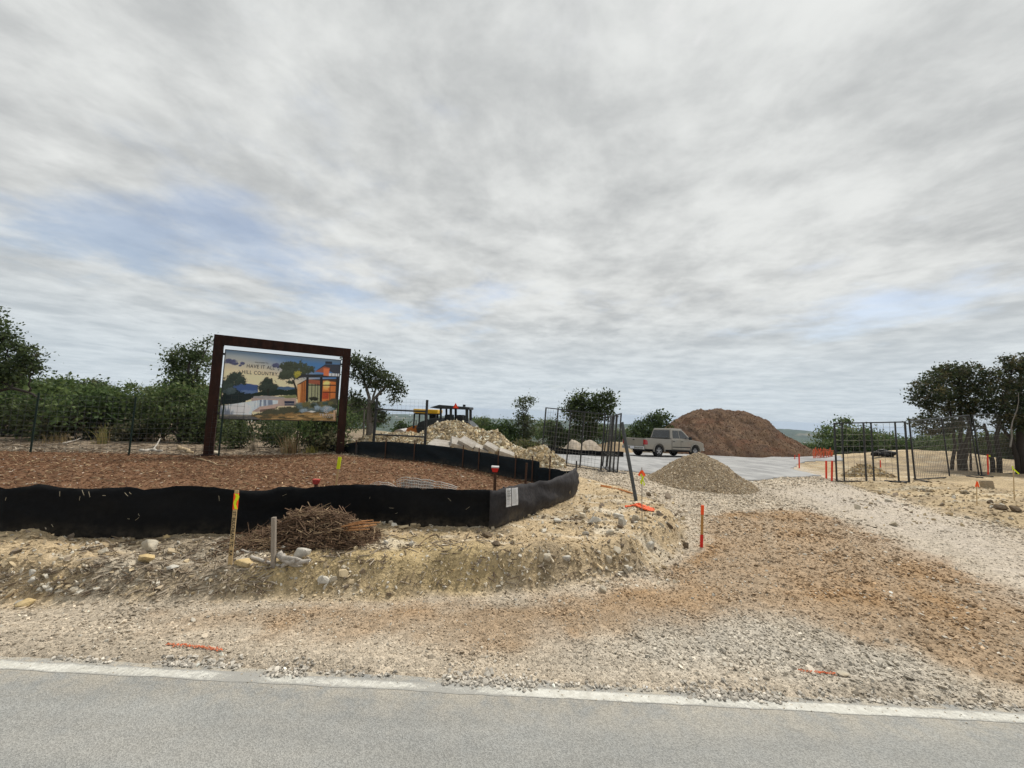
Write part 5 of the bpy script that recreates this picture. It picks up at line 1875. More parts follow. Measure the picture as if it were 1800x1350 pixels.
# broken concrete slabs on the rubble
for i, (u, v, w, d_, h, rz, ry, rx_a, lab) in enumerate((
        (775, 781, 40, 20, 6, -.15, .08, .25, 'flat pale concrete slab at the foot of the tall rubble heap, leftmost'),
        (803, 778, 22, 16, 7, .3, .25, .45, 'tilted concrete slab in the middle of the rubble foot'),
        (822, 779, 30, 14, 8, -.2, .42, .35, 'thick dark edged concrete slab pointing up over the silt fence'),
        (846, 790, 26, 14, 9, .1, .35, .25, 'broad concrete slab right of the thick slab'),
        (863, 786, 24, 12, 7, -.1, .45, .3, 'long thin concrete slab lying on the broad one'),
        (890, 797, 28, 14, 8, .05, .3, .2, 'pale concrete slab at the right end of the rubble foot'))):
    Y = 13.3
    p = T(u, v, Y)
    s_ = Y / FPX
    mb = MB()
    mb.prism([(-.5 * w * s_, -h * s_ * .5), (.46 * w * s_, -h * s_ * .5), (.5 * w * s_, h * s_ * .4), (.1 * w * s_, h * s_ * .5), (-.47 * w * s_, h * s_ * .45)], -d_ * s_ * .8, d_ * s_ * .8)
    o = mb.build('concrete_slab', M_CONC, None, p, bevel=.012)
    o.rotation_euler = (rx_a, ry, rz)
    tag(o, lab, 'concrete slab', 'broken concrete slabs')

# brown soil mountain
M_SOIL = mat('brown_soil', (.160, .104, .068), rough=1, var=.30, scale=.9, bump=1, bscale=7, tint=(.110, .076, .058), detail=9, spec=.05)
n = NT(M_SOIL.node_tree)
lk = M_SOIL.node_tree.nodes['Principled BSDF'].inputs['Base Color'].links[0].from_socket
tcn = n.n('ShaderNodeTexCoord')
mpn = n.n('ShaderNodeMapping')
mpn.inputs['Rotation'].default_value = (0, rad(25), 0)
mpn.inputs['Scale'].default_value = (.28, .28, .8)
M_SOIL.node_tree.links.new(tcn.outputs['Object'], mpn.inputs[0])
redm = n.ss(n.noise(mpn.outputs[0], 1.3, 7, .66), .47, .68, 0, .75)
tanm = n.ss(n.noise(mpn.outputs[0], 2.3, 7, .66, w=4.0), .5, .72, 0, .6)
M_SOIL.node_tree.links.new(n.mix(tanm, n.mix(redm, lk, (.170, .086, .056)), (.24, .175, .118)), M_SOIL.node_tree.nodes['Principled BSDF'].inputs['Base Color'])
th_, o, g_, c = mound('soil_mound', 'huge reddish brown soil mound behind the parked truck', 'soil mound',
                      [(1120, 800), (1140, 788), (1158, 768), (1170, 752), (1188, 737), (1204, 728), (1220, 722.5), (1240, 721.5), (1258, 719), (1272, 722), (1290, 722), (1306, 724), (1320, 728), (1336, 736), (1354, 750), (1372, 765), (1390, 781), (1408, 796), (1432, 806)], 38, 6.2, M_SOIL, 25, .085, npx=170, npy=70, gullies=.7, exp_=.8)
cover(th_, g_, c, 16000, .034, [(.175, .114, .075), (.125, .082, .056), (.225, .158, .108), (.17, .09, .06)], 'clods', 5, lift=.1)

# pale spoil heaps beyond the far silt fence
M_SPOIL = mat('pale_spoil', (.42, .36, .29), rough=1, var=.2, scale=1.5, bump=.8, bscale=10, tint=(.33, .27, .2))
M_TANSPOIL = mat('tan_spoil', (.38, .28, .17), rough=1, var=.25, scale=1.5, bump=.8, bscale=10)
mound('spoil_heap', 'pale grey spoil heap behind the far fence, left and pointed', 'spoil heap', [(984, 795), (993, 785), (1000, 776), (1005, 771), (1012, 773), (1022, 781), (1034, 792)], 29, 1.2, M_SPOIL, 35, .05, 50, 24)
mound('spoil_heap', 'pale grey spoil heap behind the far fence, middle and rounded', 'spoil heap', [(1010, 796), (1022, 780), (1030, 773), (1038, 772), (1048, 777), (1062, 792)], 30.5, 1.2, M_SPOIL, 36, .05, 50, 24)
mound('spoil_heap', 'long tan spoil heap seen between the stacked panels and the truck', 'spoil heap', [(1036, 797), (1052, 780), (1066, 776), (1082, 775), (1096, 777), (1108, 790), (1122, 803)], 32, 1.4, M_TANSPOIL, 37, .06, 50, 24)
th_, o, g_, c = mound('spoil_heap', 'low yellow dirt heap seen through the leftmost right hand gate panel', 'spoil heap', [(1482, 842), (1492, 831), (1502, 822), (1515, 816), (1528, 815), (1542, 822), (1556, 830), (1572, 840)], 15.6, .8, mat('yellow_dirt', (.36, .27, .14), rough=1, var=.25, scale=4, bump=1, bscale=20, tint=(.27, .19, .10)), 38, .09, 60, 30)
cover(th_, g_, c, 700, .035, [(.40, .31, .18), (.30, .22, .13), (.46, .40, .29)], 'clods', 6)
th_, o, g_, c = mound('spoil_heap', 'low heap of brown stony dirt in front of the gate panels', 'spoil heap', [(1580, 874), (1596, 868), (1612, 862), (1630, 860), (1650, 864), (1668, 872), (1685, 880)], 11.3, .5, mat('brown_dirt', (.24, .185, .12), rough=1, var=.3, scale=6, bump=1, bscale=30), 39, .09, 60, 30)
cover(th_, g_, c, 900, .026, [(.28, .22, .15), (.20, .15, .10), (.40, .35, .27)], 'clods', 7)

# paint sprayed on the gravel
for (u0, v0, u1, v1, lab) in ((293, 1134, 391, 1144, 'long orange paint stripe sprayed on the gravel at the left'), (1404, 1180, 1470, 1187, 'short orange paint stripe sprayed on the gravel at the right')):
    a, b = G(u0, v0), G(u1, v1)
    r = random.Random(u0)
    mb = MB()
    n_ = int((b - a).length / .011)
    for k in range(n_):
        for _ in range(4):
            f = (k + r.random()) / n_
            p = a.lerp(b, f)
            y = p.y + r.gauss(0, .008)
            s_ = r.uniform(.003, .008)
            z = Hs(p.x, y) + r.uniform(.006, .014)
            vs = [(p.x - a.x + s_ * math.cos(t), y - a.y + s_ * .9 * math.sin(t), z - a.z + r.uniform(-.003, .003)) for t in (0.2, 1.3, 2.4, 3.5, 4.6, 5.7)]
            vs.append((p.x - a.x, y - a.y, z - a.z + .005))
            mb.add(vs, [(i, (i + 1) % 6, 6) for i in range(6)])
    tag(mb.build('paint_mark', mat('orange_paint', (.68, .14, .05), rough=.85, var=.3, scale=40, tint=(.50, .21, .11)), None, a), lab, 'paint mark', 'orange paint marks')
# ------------------------------------------------------------------ pickup truck
M_PAINT = mat('beige_paint', (.30, .275, .235), rough=.32, metal=.35, var=.05, scale=3, spec=.5, coat=.5)
M_GLASS = mat('tinted_glass', (.018, .022, .026), rough=.06, spec=.8)
M_TYRE = mat('tyre_rubber', (.018, .018, .018), rough=.9, var=.2, scale=20)
M_ALLOY = mat('alloy', (.42, .42, .43), rough=.35, metal=.8)
M_CHROME = mat('chrome_bumper', (.50, .50, .50), rough=.25, metal=.85)
M_TRIM = mat('black_trim', (.02, .02, .02), rough=.6)
M_TAIL = mat('tail_light_red', (.36, .012, .016), rough=.2, spec=.6, coat=.6)
M_PLATE = mat('licence_plate', (.62, .62, .66), rough=.4)
M_LAMP = mat('headlight_glass', (.62, .62, .60), rough=.15, spec=.7)


def arch(xc, zc, r, n=12, a0=180, a1=0):
    return [(xc + r * math.cos(rad(a0 + (a1 - a0) * i / n)), zc + r * math.sin(rad(a0 + (a1 - a0) * i / n))) for i in range(n + 1)]


rw = G(1156, 804)
truck = thing('pickup_truck', 'dusty beige crew cab pickup truck parked in front of the brown mound', 'truck', (0, 0, 0))
RX, FX, WR = -1.62, 1.92, .385
HW = .985
# cab and nose, a side profile with the wheel arch cut out, pulled in towards the roof
prof = [(-.42, .50), (FX - .50, .44)] + arch(FX, .40, .47) + [(2.72, .46), (2.84, .55), (2.84, .84), (2.76, .98), (2.45, 1.08), (1.30, 1.19), (-.42, 1.19)]
MB().prism(prof, -HW, HW).build('cab_body', M_PAINT, truck, bevel=.045)
# greenhouse
def loft(name, r0, r1, m, parent, bevel=0):
    vs = [(r0[0], -r0[2], r0[3]), (r0[1], -r0[2], r0[3]), (r0[1], r0[2], r0[3]), (r0[0], r0[2], r0[3]),
          (r1[0], -r1[2], r1[3]), (r1[1], -r1[2], r1[3]), (r1[1], r1[2], r1[3]), (r1[0], r1[2], r1[3])]
    return MB().add(vs, [(3, 2, 1, 0), (4, 5, 6, 7), (0, 1, 5, 4), (1, 2, 6, 5), (2, 3, 7, 6), (3, 0, 4, 7)]).build(name, m, parent, bevel=bevel)


loft('cab_roof', (-.40, 1.62, .93, 1.17), (-.24, .80, .74, 1.90), M_PAINT, truck, .06)
def side_pt(x, z, s, out=.006):
    y = .93 + (.74 - .93) * (z - 1.17) / .73
    return (x, s * (y + out), z)


for s in (-1, 1):
    for nm, pl in (('rear_window', [(-.25, 1.25), (.40, 1.25), (.40, 1.76), (-.13, 1.76)]), ('front_window', [(.47, 1.25), (1.36, 1.25), (.86, 1.70), (.74, 1.76), (.47, 1.76)])):
        vs = [side_pt(x, z, s, .010) for x, z in pl] + [side_pt(x, z, s, -.02) for x, z in pl]
        k = len(pl)
        MB().add(vs, [tuple(range(k)), tuple(range(2 * k - 1, k - 1, -1))] + [(i, (i + 1) % k, k + (i + 1) % k, k + i) for i in range(k)]).build('window', M_GLASS, truck)
    # doors
    for x0, x1 in ((-.36, .42), (.45, 1.36)):
        d = MB().box(((x0 + x1) / 2, s * (HW + .004), .84), (x1 - x0, .02, .62)).build('door', M_PAINT, truck, bevel=.008)
        MB().box((x0 + .12, s * (HW + .026), 1.03), (.15, .03, .04)).build('handle', M_PAINT if s > 0 else M_TRIM, d, bevel=.008)
    MB().box((.5, s * (HW + .018), .66), (1.75, .016, .06)).build('side_moulding', M_TRIM, truck, bevel=.005)
    MB().box((.45, s * (HW - .02), .43), (1.8, .10, .06)).build('step_bar', M_TRIM, truck, bevel=.01)
    mr = MB().box((1.22, s * (HW + .14), 1.27), (.10, .20, .20)).build('mirror', M_TRIM, truck, bevel=.03)
    # bed sides
    prof = [(-2.88, .62), (-2.86, .50), (RX - .50, .48)] + arch(RX, .40, .475) + [(RX + .5, .48), (-.45, .48), (-.45, 1.16), (-2.86, 1.18)]
    MB().prism(prof, s * HW, s * (HW - .12)).build('bed_side', M_PAINT, truck, bevel=.02)
    for cx_ in (RX, FX):
        pts = [(x, s * (HW + .012), z) for x, z in arch(cx_, .40, .50, 14, 186, -6)]
        MB().tube(pts, .035, 6).build('wheel_arch_lip', M_PAINT, truck)
    tl = MB().prism([(-.10, -.16), (.12, -.16), (.12, .02), (.06, .13), (-.04, .16), (-.10, .16)], s * (HW - .16), s * (HW + .018)).build('tail_light', M_TAIL, truck, (-2.79, 0, .93), bevel=.02)
    MB().box((2.80, s * .78, .86), (.10, .32, .17)).build('headlight', M_LAMP, truck, bevel=.02)
    # wheels
    for cx_ in (RX, FX):
        w = MB()
        n_ = 28
        prof_ = [(.22, -.12), (.34, -.135), (WR, -.10), (WR, .10), (.34, .135), (.22, .12)]
        vs = [(r_ * math.cos(2 * math.pi * k / n_), y, r_ * math.sin(2 * math.pi * k / n_)) for r_, y in prof_ for k in range(n_)]
        fs = [(i * n_ + k, i * n_ + (k + 1) % n_, (i + 1) * n_ + (k + 1) % n_, (i + 1) * n_ + k) for i in range(5) for k in range(n_)] + [(5 * n_ + k, 5 * n_ + (k + 1) % n_, (k + 1) % n_, k) for k in range(n_)]
        wo_ = MB().add(vs, fs).build('wheel', M_TYRE, truck, (cx_, s * (HW - .14), WR))
        rim = MB()
        for k in range(5):
            a = 2 * math.pi * k / 5 + .3
            rim.bar((0, s * .10, 0), (.215 * math.cos(a), s * .10, .215 * math.sin(a)), .075, .03, (0, 1, 0))
        rim.tube([(0, s * .07, 0), (0, s * .125, 0)], .07, 10)
        rim.tube([(.225 * math.cos(2 * math.pi * k / 20), s * .10, .225 * math.sin(2 * math.pi * k / 20)) for k in range(21)], .022, 6)
        rim.build('rim', M_ALLOY, wo_)
        MB().tube([(0, -.09, 0), (0, .09, 0)], .22, 16).build('hub_disc', M_TRIM, wo_)
tg = MB().box((-2.86, 0, .89), (.06, 1.60, .56)).build('tailgate', M_PAINT, truck, bevel=.012)
MB().box((-2.896, .0, 1.06), (.02, .16, .07)).build('handle', M_TRIM, tg, bevel=.008)
MB().box((-1.66, 0, .60), (2.36, 1.72, .06)).build('bed_floor', M_TRIM, truck)
MB().box((-.50, 0, .90), (.06, 1.72, .54)).build('bed_front', M_PAINT, truck)
MB().box((-2.95, 0, .56), (.16, 1.86, .19)).build('rear_bumper', M_CHROME, truck, bevel=.03)
MB().box((-3.034, .0, .57), (.012, .31, .15)).build('licence_plate', M_PLATE, truck)
MB().box((2.88, 0, .56), (.14, 1.88, .22)).build('front_bumper', M_CHROME, truck, bevel=.03)
MB().box((2.86, 0, .86), (.04, 1.1, .2)).build('grille', M_CHROME, truck, bevel=.01)
MB().box((0, 0, .40), (5.0, 1.0, .16)).build('chassis', M_TRIM, truck)
vs = [(-.402 + .006, -.76, 1.27), (-.402 + .006, .76, 1.27), (-.272, .66, 1.78), (-.272, -.66, 1.78)]
vs = [(-.392, -.76, 1.27), (-.392, .76, 1.27), (-.285, .66, 1.78), (-.285, -.66, 1.78)]
o = MB().add([(x - .012, y, z) for x, y, z in vs] + [(x + .04, y, z) for x, y, z in vs], [(0, 1, 2, 3), (7, 6, 5, 4), (0, 4, 5, 1), (1, 5, 6, 2), (2, 6, 7, 3), (3, 7, 4, 0)]).build('back_window', M_GLASS, truck)
vs = [(1.56, -.80, 1.23), (1.56, .80, 1.23), (.88, .68, 1.82), (.88, -.68, 1.82)]
MB().add([(x + .03, y, z + .01) for x, y, z in vs] + [(x - .04, y, z - .04) for x, y, z in vs], [(0, 3, 2, 1), (4, 5, 6, 7), (0, 1, 5, 4), (1, 2, 6, 5), (2, 3, 7, 6), (3, 0, 4, 7)]).build('windscreen', M_GLASS, truck)
MB().box((-.62, 0, 1.22), (.30, 1.70, .05)).build('bed_rack', M_TRIM, truck)
TRH = rad(28)
# stand it so that the near rear wheel is on its spot
off = Matrix.Rotation(TRH, 3, 'Z') @ Vector((RX, -(HW - .14), 0))
truck.rotation_euler = (0, 0, TRH)
truck.location = (rw.x - off.x, rw.y - off.y, 0)
cz = [Hs(truck.location.x + (Matrix.Rotation(TRH, 3, 'Z') @ Vector((a, b, 0))).x, truck.location.y + (Matrix.Rotation(TRH, 3, 'Z') @ Vector((a, b, 0))).y) for a in (RX, FX) for b in (-.85, .85)]
truck.location.z = sum(cz) / 4 + .03
truck.rotation_euler = Euler((math.atan2((cz[1] + cz[3] - cz[0] - cz[2]) / 2, 1.7), -math.atan2((cz[2] + cz[3] - cz[0] - cz[1]) / 2, 3.54), TRH), 'XYZ')

# ------------------------------------------------------------------ road roller
M_YEL = mat('machine_yellow', (.72, .42, .015), rough=.45, var=.1, scale=4, tint=(.60, .34, .02))
M_ORMETAL = mat('machine_orange', (.46, .15, .025), rough=.5, var=.15, scale=4)
M_MACH = mat('machine_charcoal', (.020, .025, .028), rough=.5, var=.2, scale=4)
M_DRUM = mat('steel_drum', (.42, .40, .38), rough=.45, metal=.5, var=.1, scale=4)
Yr = 21.5
s_ = Yr / FPX
rc = T(735, 768, Yr)
rc.z = Hs(rc.x, rc.y)


def pr(u, v, dy=0.0):
    p = T(u, v, Yr + dy) - rc
    return p


roller = thing('road_roller', 'yellow road roller with an orange hood partly hidden by the rubble', 'roller', rc)


def px_box(name, u0, u1, v0, v1, dep, m, parent, y0=0.0, bevel=.02):
    a, b = pr(u0, v1), pr(u1, v0)
    return MB().box(((a.x + b.x) / 2, y0, (a.z + b.z) / 2), (abs(b.x - a.x), dep, abs(b.z - a.z))).build(name, m, parent, bevel=bevel)


cp = px_box('canopy', 732, 774, 720.5, 725.5, 1.5, M_YEL, roller, bevel=.04)
px_box('canopy_edge', 735, 771, 725.5, 728, 1.4, M_MACH, cp)
for u0, u1, y in ((733.5, 731.5, -.6), (733.5, 731.5, .6), (752, 752, -.6), (752, 752, .6)):
    MB().bar(Vector((pr(u0, 726).x, y, pr(u0, 726).z)), Vector((pr(u1, 752).x, y, pr(u1, 752).z)), .07).build('canopy_post', M_MACH, roller)
a = [(pr(u, v).x, pr(u, v).z) for u, v in ((716, 761), (720, 752), (734, 747), (745, 752), (747, 762), (744, 766), (716, 766))]
MB().prism(a, -.55, .55).build('hood', M_ORMETAL, roller, bevel=.03)
a = [(pr(u, v).x, pr(u, v).z) for u, v in ((736, 752), (740, 742), (752, 738), (774, 741), (776, 766), (740, 766))]
MB().prism(a, -.62, .62).build('engine_deck', M_MACH, roller, bevel=.03)
pc_ = pr(708, 765)
MB().tube([(pc_.x, -.75, pc_.z), (pc_.x, .75, pc_.z)], 12 * s_ * .95, 28).build('drum', M_DRUM, roller)
px_box('drum_frame', 699, 733, 761, 766.5, 1.75, M_YEL, roller)
for y in (-.55, .55):
    MB().tube([(pr(766, 772).x, y - .16, pr(766, 772).z), (pr(766, 772).x, y + .16, pr(766, 772).z)], .42, 20).build('tyre', M_TYRE, roller)
MB().tube([Vector((pr(735, 750).x, -.45, pr(735, 750).z)), Vector((pr(735, 738).x, -.45, pr(735, 738).z))], .03, 6).build('mirror_arm', M_WIRE, roller)
MB().tube([Vector((pr(752, 742).x, 0, pr(752, 742).z)), Vector((pr(752, 737).x, -.08, pr(752, 737).z))], .03, 6).build('steering_column', M_MACH, roller)
MB().box((pr(761, 742).x, 0, pr(761, 741).z + .1), (.35, .5, .5)).build('seat', M_MACH, roller, bevel=.06)

# ------------------------------------------------------------------ paving machine
Yr = 19.0
s_ = Yr / FPX
rc = T(795, 775, Yr)
rc.z = Hs(rc.x, rc.y)
pav = thing('paving_machine', 'charcoal paving machine with a flat canopy and red triangle behind the rubble', 'paving machine', rc)
a = [(pr(u, v).x, pr(u, v).z) for u, v in ((762, 716.5), (778, 712), (829, 716), (829, 720.5), (775, 718.5))]
cp = MB().prism(a, -.95, .95).build('canopy', M_MACH, pav, bevel=.02)
a = [(pr(u, v).x, pr(u, v).z) for u, v in ((806, 709), (801, 717.6), (811, 718.2))]
tri = MB().prism([(x, z) for x, z in a], -.995, -.965).build('warning_triangle', M_RED, cp)
a = [(pr(u, v).x, pr(u, v).z) for u, v in ((806, 712), (803.6, 716.6), (808.6, 717))]
MB().prism(a, -1.003, -.996).build('triangle_core', M_ORANGE, tri)
MB().box((pr(816, 713).x, 0, pr(816, 713).z), (.12, .12, .10)).build('beacon', M_MACH, cp)
for u, w in ((780, 4), (797, 5), (824, 6)):
    for y in (-.8, .8):
        a, b = pr(u, 718), pr(u, 742)
        MB().bar(Vector((a.x, y, a.z)), Vector((b.x, y, b.z)), w * s_ * .8, .09, (0, 1, 0)).build('canopy_post', M_MACH, pav)
a = [(pr(u, v).x, pr(u, v).z) for u, v in ((752, 740), (764, 735), (776, 734), (786, 738), (812, 738), (826, 740), (838, 750), (846, 768), (752, 768))]
MB().prism(a, -1.0, 1.0).build('chassis', M_MACH, pav, bevel=.04)
MB().box((pr(809, 735).x, -.4, pr(809, 735).z), (.4, .5, .30)).build('seat', M_TRIM, pav, bevel=.08)
MB().box((pr(809, 735).x, .4, pr(809, 735).z), (.4, .5, .30)).build('seat', M_TRIM, pav, bevel=.08)
MB().box((pr(790, 735).x, 0, pr(790, 735).z), (.28, 1.2, .34)).build('control_console', M_MACH, pav, bevel=.04)
MB().tube([Vector((pr(771, 740).x, -.3, pr(771, 738).z)), Vector((pr(771, 728).x, -.3, pr(771, 727).z))], .05, 8).build('exhaust', M_TRIM, pav)
MB().tube([Vector((pr(828.5, 722).x, -.85, pr(828, 722).z)), Vector((pr(828.5, 742).x, -.85, pr(828, 742).z))], .02, 5).build('grab_rail', M_WIRE, pav)
for y in (-.8, .8):
    a = [(pr(u, v).x, pr(u, v).z) for u, v in ((758, 768), (842, 768), (846, 775), (838, 781), (760, 781), (754, 775))]
    MB().prism(a, y - .18, y + .18).build('crawler_track', M_TYRE, pav, bevel=.03)

# ------------------------------------------------------------------ coil of black hose behind the right hand panel
c = G(1556, 818)
c.y += 2.6
c = T(1556, 816, c.y)
c.z = Hs(c.x, c.y)
hose = thing('drain_hose', 'black corrugated drain hose heaped behind the leftmost right hand panel', 'hose', c)
s_ = c.y / FPX
M_HOSE = mat('black_hose', (.012, .012, .013), rough=.45)
r = random.Random(2)
for k, (x0, x1, z, rr_) in enumerate(((-20, -8, 4, 4.2), (-12, 6, 3.6, 3.6), (-8, 18, 7, 3.6), (0, 18, 3.5, 3.4), (-6, 14, 10, 2.4))):
    pts, rs = [], []
    for i in range(25):
        f = i / 24
        pts.append(Vector(((x0 + (x1 - x0) * f) * s_, .12 * math.sin(f * 3 + k) + .08 * k, (z + 1.2 * math.sin(f * 3.1)) * s_)))
        rs.append(rr_ * s_ * (1.0 if i % 2 else .88))
    MB().tube(pts, rs, 10).build('hose_length', M_HOSE, hose, smooth=False)
# ------------------------------------------------------------------ trees and scrub
M_LEAF = mat('leaves', (0, 0, 0), rough=.7, attr='Col', spec=.2, trans=.40)
M_BARK = mat('bark', (.10, .088, .075), rough=.95, var=.3, scale=9, stretch=(2, 2, .6), bump=.8, bscale=25)
M_DBARK = mat('dark_bark', (.045, .038, .032), rough=.95, var=.3, scale=9, stretch=(2, 2, .6), bump=.8, bscale=25)
M_TWIGS = mat('grey_twigs', (.22, .20, .175), rough=.95, var=.2, scale=9)
OAK = [(.085, .130, .045), (.120, .162, .058), (.060, .095, .036), (.145, .170, .075)]
JUN = [(.052, .072, .034), (.072, .082, .036), (.036, .052, .026), (.090, .082, .040)]
PALEO = [(.085, .105, .055), (.060, .085, .038), (.11, .125, .07)]
BUSH = [(.050, .085, .026), (.070, .105, .034), (.034, .058, .018)]


def leaf_mesh(name, blobs, n_leaf, size, pal, seed, clump=.22, hollow=.35, nclump=26, aspect=1.7):
    """blobs: (centre, (rx, ry, rz)); leaves gather in clumps inside each, so the sky shows between"""
    r = np.random.default_rng(seed)
    vol = np.array([b[1][0] * b[1][1] * b[1][2] for b in blobs]) ** .72
    vol = vol / vol.sum()
    C, COLS = [], []
    for (c, rr), w in zip(blobs, vol):
        k = max(5, int(nclump * len(blobs) * w))
        d = r.normal(size=(k, 3))
        d /= np.linalg.norm(d, axis=1)[:, None]
        rad_ = (hollow + (1 - hollow) * r.random(k)) ** .6
        cc = np.array(c) + d * rad_[:, None] * np.array(rr) * .92
        m = max(8, int(n_leaf * w / k))
        tone = np.array(pal)[r.integers(0, len(pal), k)] * np.exp(r.normal(0, .16, k))[:, None]
        mr = float(np.mean(rr))
        sp = np.minimum(clump, mr * .6) * np.exp(r.normal(0, .25, k))
        pts = cc[:, None, :] + r.normal(size=(k, m, 3)) * sp[:, None, None] * np.array([1, 1, .75])
        C.append(pts.reshape(-1, 3))
        COLS.append(np.repeat(tone, m, 0) * np.exp(r.normal(0, .14, (k * m)))[:, None])
    C, COLS = np.concatenate(C), np.concatenate(COLS)
    n_ = len(C)
    a = r.normal(size=(n_, 3))
    a /= np.linalg.norm(a, axis=1)[:, None]
    b = np.cross(a, r.normal(size=(n_, 3)))
    b /= np.linalg.norm(b, axis=1)[:, None] + 1e-9
    s_ = size * np.exp(r.normal(0, .3, n_))[:, None]
    V = np.stack([C - a * s_, C + b * s_ / aspect, C + a * s_, C - b * s_ / aspect], 1).reshape(-1, 3)
    me = np_mesh(name, V, np.arange(4 * n_).reshape(-1, 4))
    add_col(me, np.repeat(np.clip(COLS, .004, .5), 4, 0))
    return me


def limb(mb, a, b, r0, r1, seed, wob=.10, n=5, sag=0.0):
    r = random.Random(seed)
    a, b = Vector(a), Vector(b)
    L = (b - a).length
    pts, rs = [], []
    k = 6
    for i in range(k + 1):
        f = i / k
        p = a.lerp(b, f)
        w = wob * L * math.sin(math.pi * f)
        pts.append(p + Vector((r.uniform(-1, 1) * w, r.uniform(-1, 1) * w, r.uniform(-.6, .6) * w - sag * L * math.sin(math.pi * f))))
        rs.append(r0 + (r1 - r0) * f)
    mb.tube(pts, rs, n)
    return pts


def px_tree(label, name, foot, Y, blobs_px, trunks, pal, n_leaf, leaf, seed, bark=None, clump=.22, nclump=26, hollow=.35, group='trees', twiggy=3, cat='tree', bare=0, gz=None):
    """a tree placed from the photograph: crown lobes (u, v, half width, half height) and trunk lines at distance Y"""
    c = T(foot[0], foot[1], Y)
    c.z = Hs(c.x, c.y) if gz is None else gz
    t = thing(name, label, cat, c, group=group)
    s_ = Y / FPX
    r = random.Random(seed)
    bl = []
    for (u, v, ru, rv) in blobs_px:
        dy = r.uniform(-1, 1) * ru * s_ * .7
        p = T(u, v, Y + dy) - c
        bl.append(((p.x, p.y, p.z), (ru * s_, ru * s_ * .95, rv * s_)))
    tr = MB()
    ends = []
    for tk in trunks:
        pts_px, r0, r1 = tk
        P = [T(u, v, Y + r.uniform(-.06, .06) * i) - c for i, (u, v) in enumerate(pts_px)]
        P[0] = P[0] if len(tk) < 4 else P[0]
        Q, R = [], []
        k = len(P)
        for i in range(k - 1):
            for j in range(4):
                f = (i + j / 4) / (k - 1)
                Q.append(P[i].lerp(P[i + 1], j / 4) + Vector((r.uniform(-1, 1), r.uniform(-1, 1), 0)) * r0 * .25)
                R.append(r0 + (r1 - r0) * f)
        Q.append(P[-1])
        R.append(r1)
        Q[0].z = min(Q[0].z, Hs(c.x + Q[0].x, c.y + Q[0].y) - c.z - .15) if len(tk) < 4 else Q[0].z
        tr.tube(Q, R, 7)
        ends += [(Q[i], R[i]) for i in range(len(Q) // 2, len(Q))]
    for i, (bc, br_) in enumerate(bl):
        bcv = Vector(bc)
        e, er = min(ends, key=lambda q: (q[0] - bcv).length + max(0, q[0].z - bcv.z) * 1.2)
        pts = limb(tr, e, bcv, er * .75, er * .28 + .006, seed * 31 + i, .09, 5)
        for k in range(twiggy):
            d = Vector((r.gauss(0, 1), r.gauss(0, 1), r.gauss(.3, .8))).normalized()
            tip = bcv + Vector((d.x * br_[0], d.y * br_[1], d.z * br_[2])) * .85
            limb(tr, pts[r.randint(3, 6)], tip, er * .3 + .006, .006, seed * 57 + i * 7 + k, .10, 4)
    tr.build('trunk', bark or M_BARK, t, smooth=True)
    if bare:
        tb = MB()
        for k in range(bare):
            bc, br_ = r.choice(bl)
            d = Vector((r.gauss(0, 1), r.gauss(0, 1), r.gauss(.1, .8))).normalized()
            e = Vector(bc) + Vector((d.x * br_[0], d.y * br_[1], d.z * br_[2])) * r.uniform(.9, 1.25)
            limb(tb, Vector(bc), e, .010, .004, seed + k, .12, 3)
        tb.build('twigs', M_TWIGS, t)['kind'] = 'stuff'
    link('crown', leaf_mesh('crown', bl, n_leaf, leaf, pal, seed, clump, hollow, nclump), M_LEAF, t)
    return t


# left edge live oak
px_tree('dark live oak leaning in from the left edge of the picture', 'oak_tree', (-60, 790), 11.5,
        [(-14, 575, 26, 22), (-6, 548, 10, 10), (-30, 610, 34, 26), (12, 600, 20, 18), (10, 640, 26, 18), (40, 640, 22, 20), (58, 625, 16, 14), (30, 615, 18, 14), (60, 648, 12, 12), (-20, 650, 30, 22), (32, 660, 22, 10), (-60, 580, 40, 34), (-80, 640, 44, 36), (0, 668, 30, 12)],
        [([(-60, 800), (-52, 740), (-40, 690), (-20, 640)], .14, .06), ([(-52, 730), (-20, 690), (20, 682), (52, 690), (72, 702)], .07, .018), ([(-40, 690), (0, 650), (40, 640)], .05, .02)],
        [(.060, .088, .034), (.085, .112, .044), (.042, .062, .026)], 11000, .040, 3, M_DBARK, .12, 34, .4, bare=60)
# pale oak left of the sign
px_tree('tall airy oak standing just left of the sign post', 'oak_tree', (326, 788), 15.5,
        [(325, 625, 30, 16), (305, 640, 14, 14), (348, 618, 18, 14), (364, 600, 8, 10), (358, 628, 12, 12), (325, 650, 28, 16), (312, 668, 18, 14), (338, 672, 24, 16), (330, 692, 26, 14), (352, 690, 16, 12), (310, 690, 18, 12), (368, 645, 10, 16), (296, 632, 6, 8), (340, 708, 20, 10)],
        [([(320, 795), (322, 750), (330, 722), (335, 690), (330, 650), (340, 620)], .13, .03), ([(330, 725), (350, 735), (372, 728)], .05, .03), ([(332, 700), (310, 670), (302, 645)], .05, .015), ([(335, 680), (352, 640), (366, 604)], .05, .012)],
        [(.080, .115, .044), (.108, .138, .060), (.060, .088, .035)], 6500, .046, 5, M_DBARK, .13, 30, .35, bare=60)
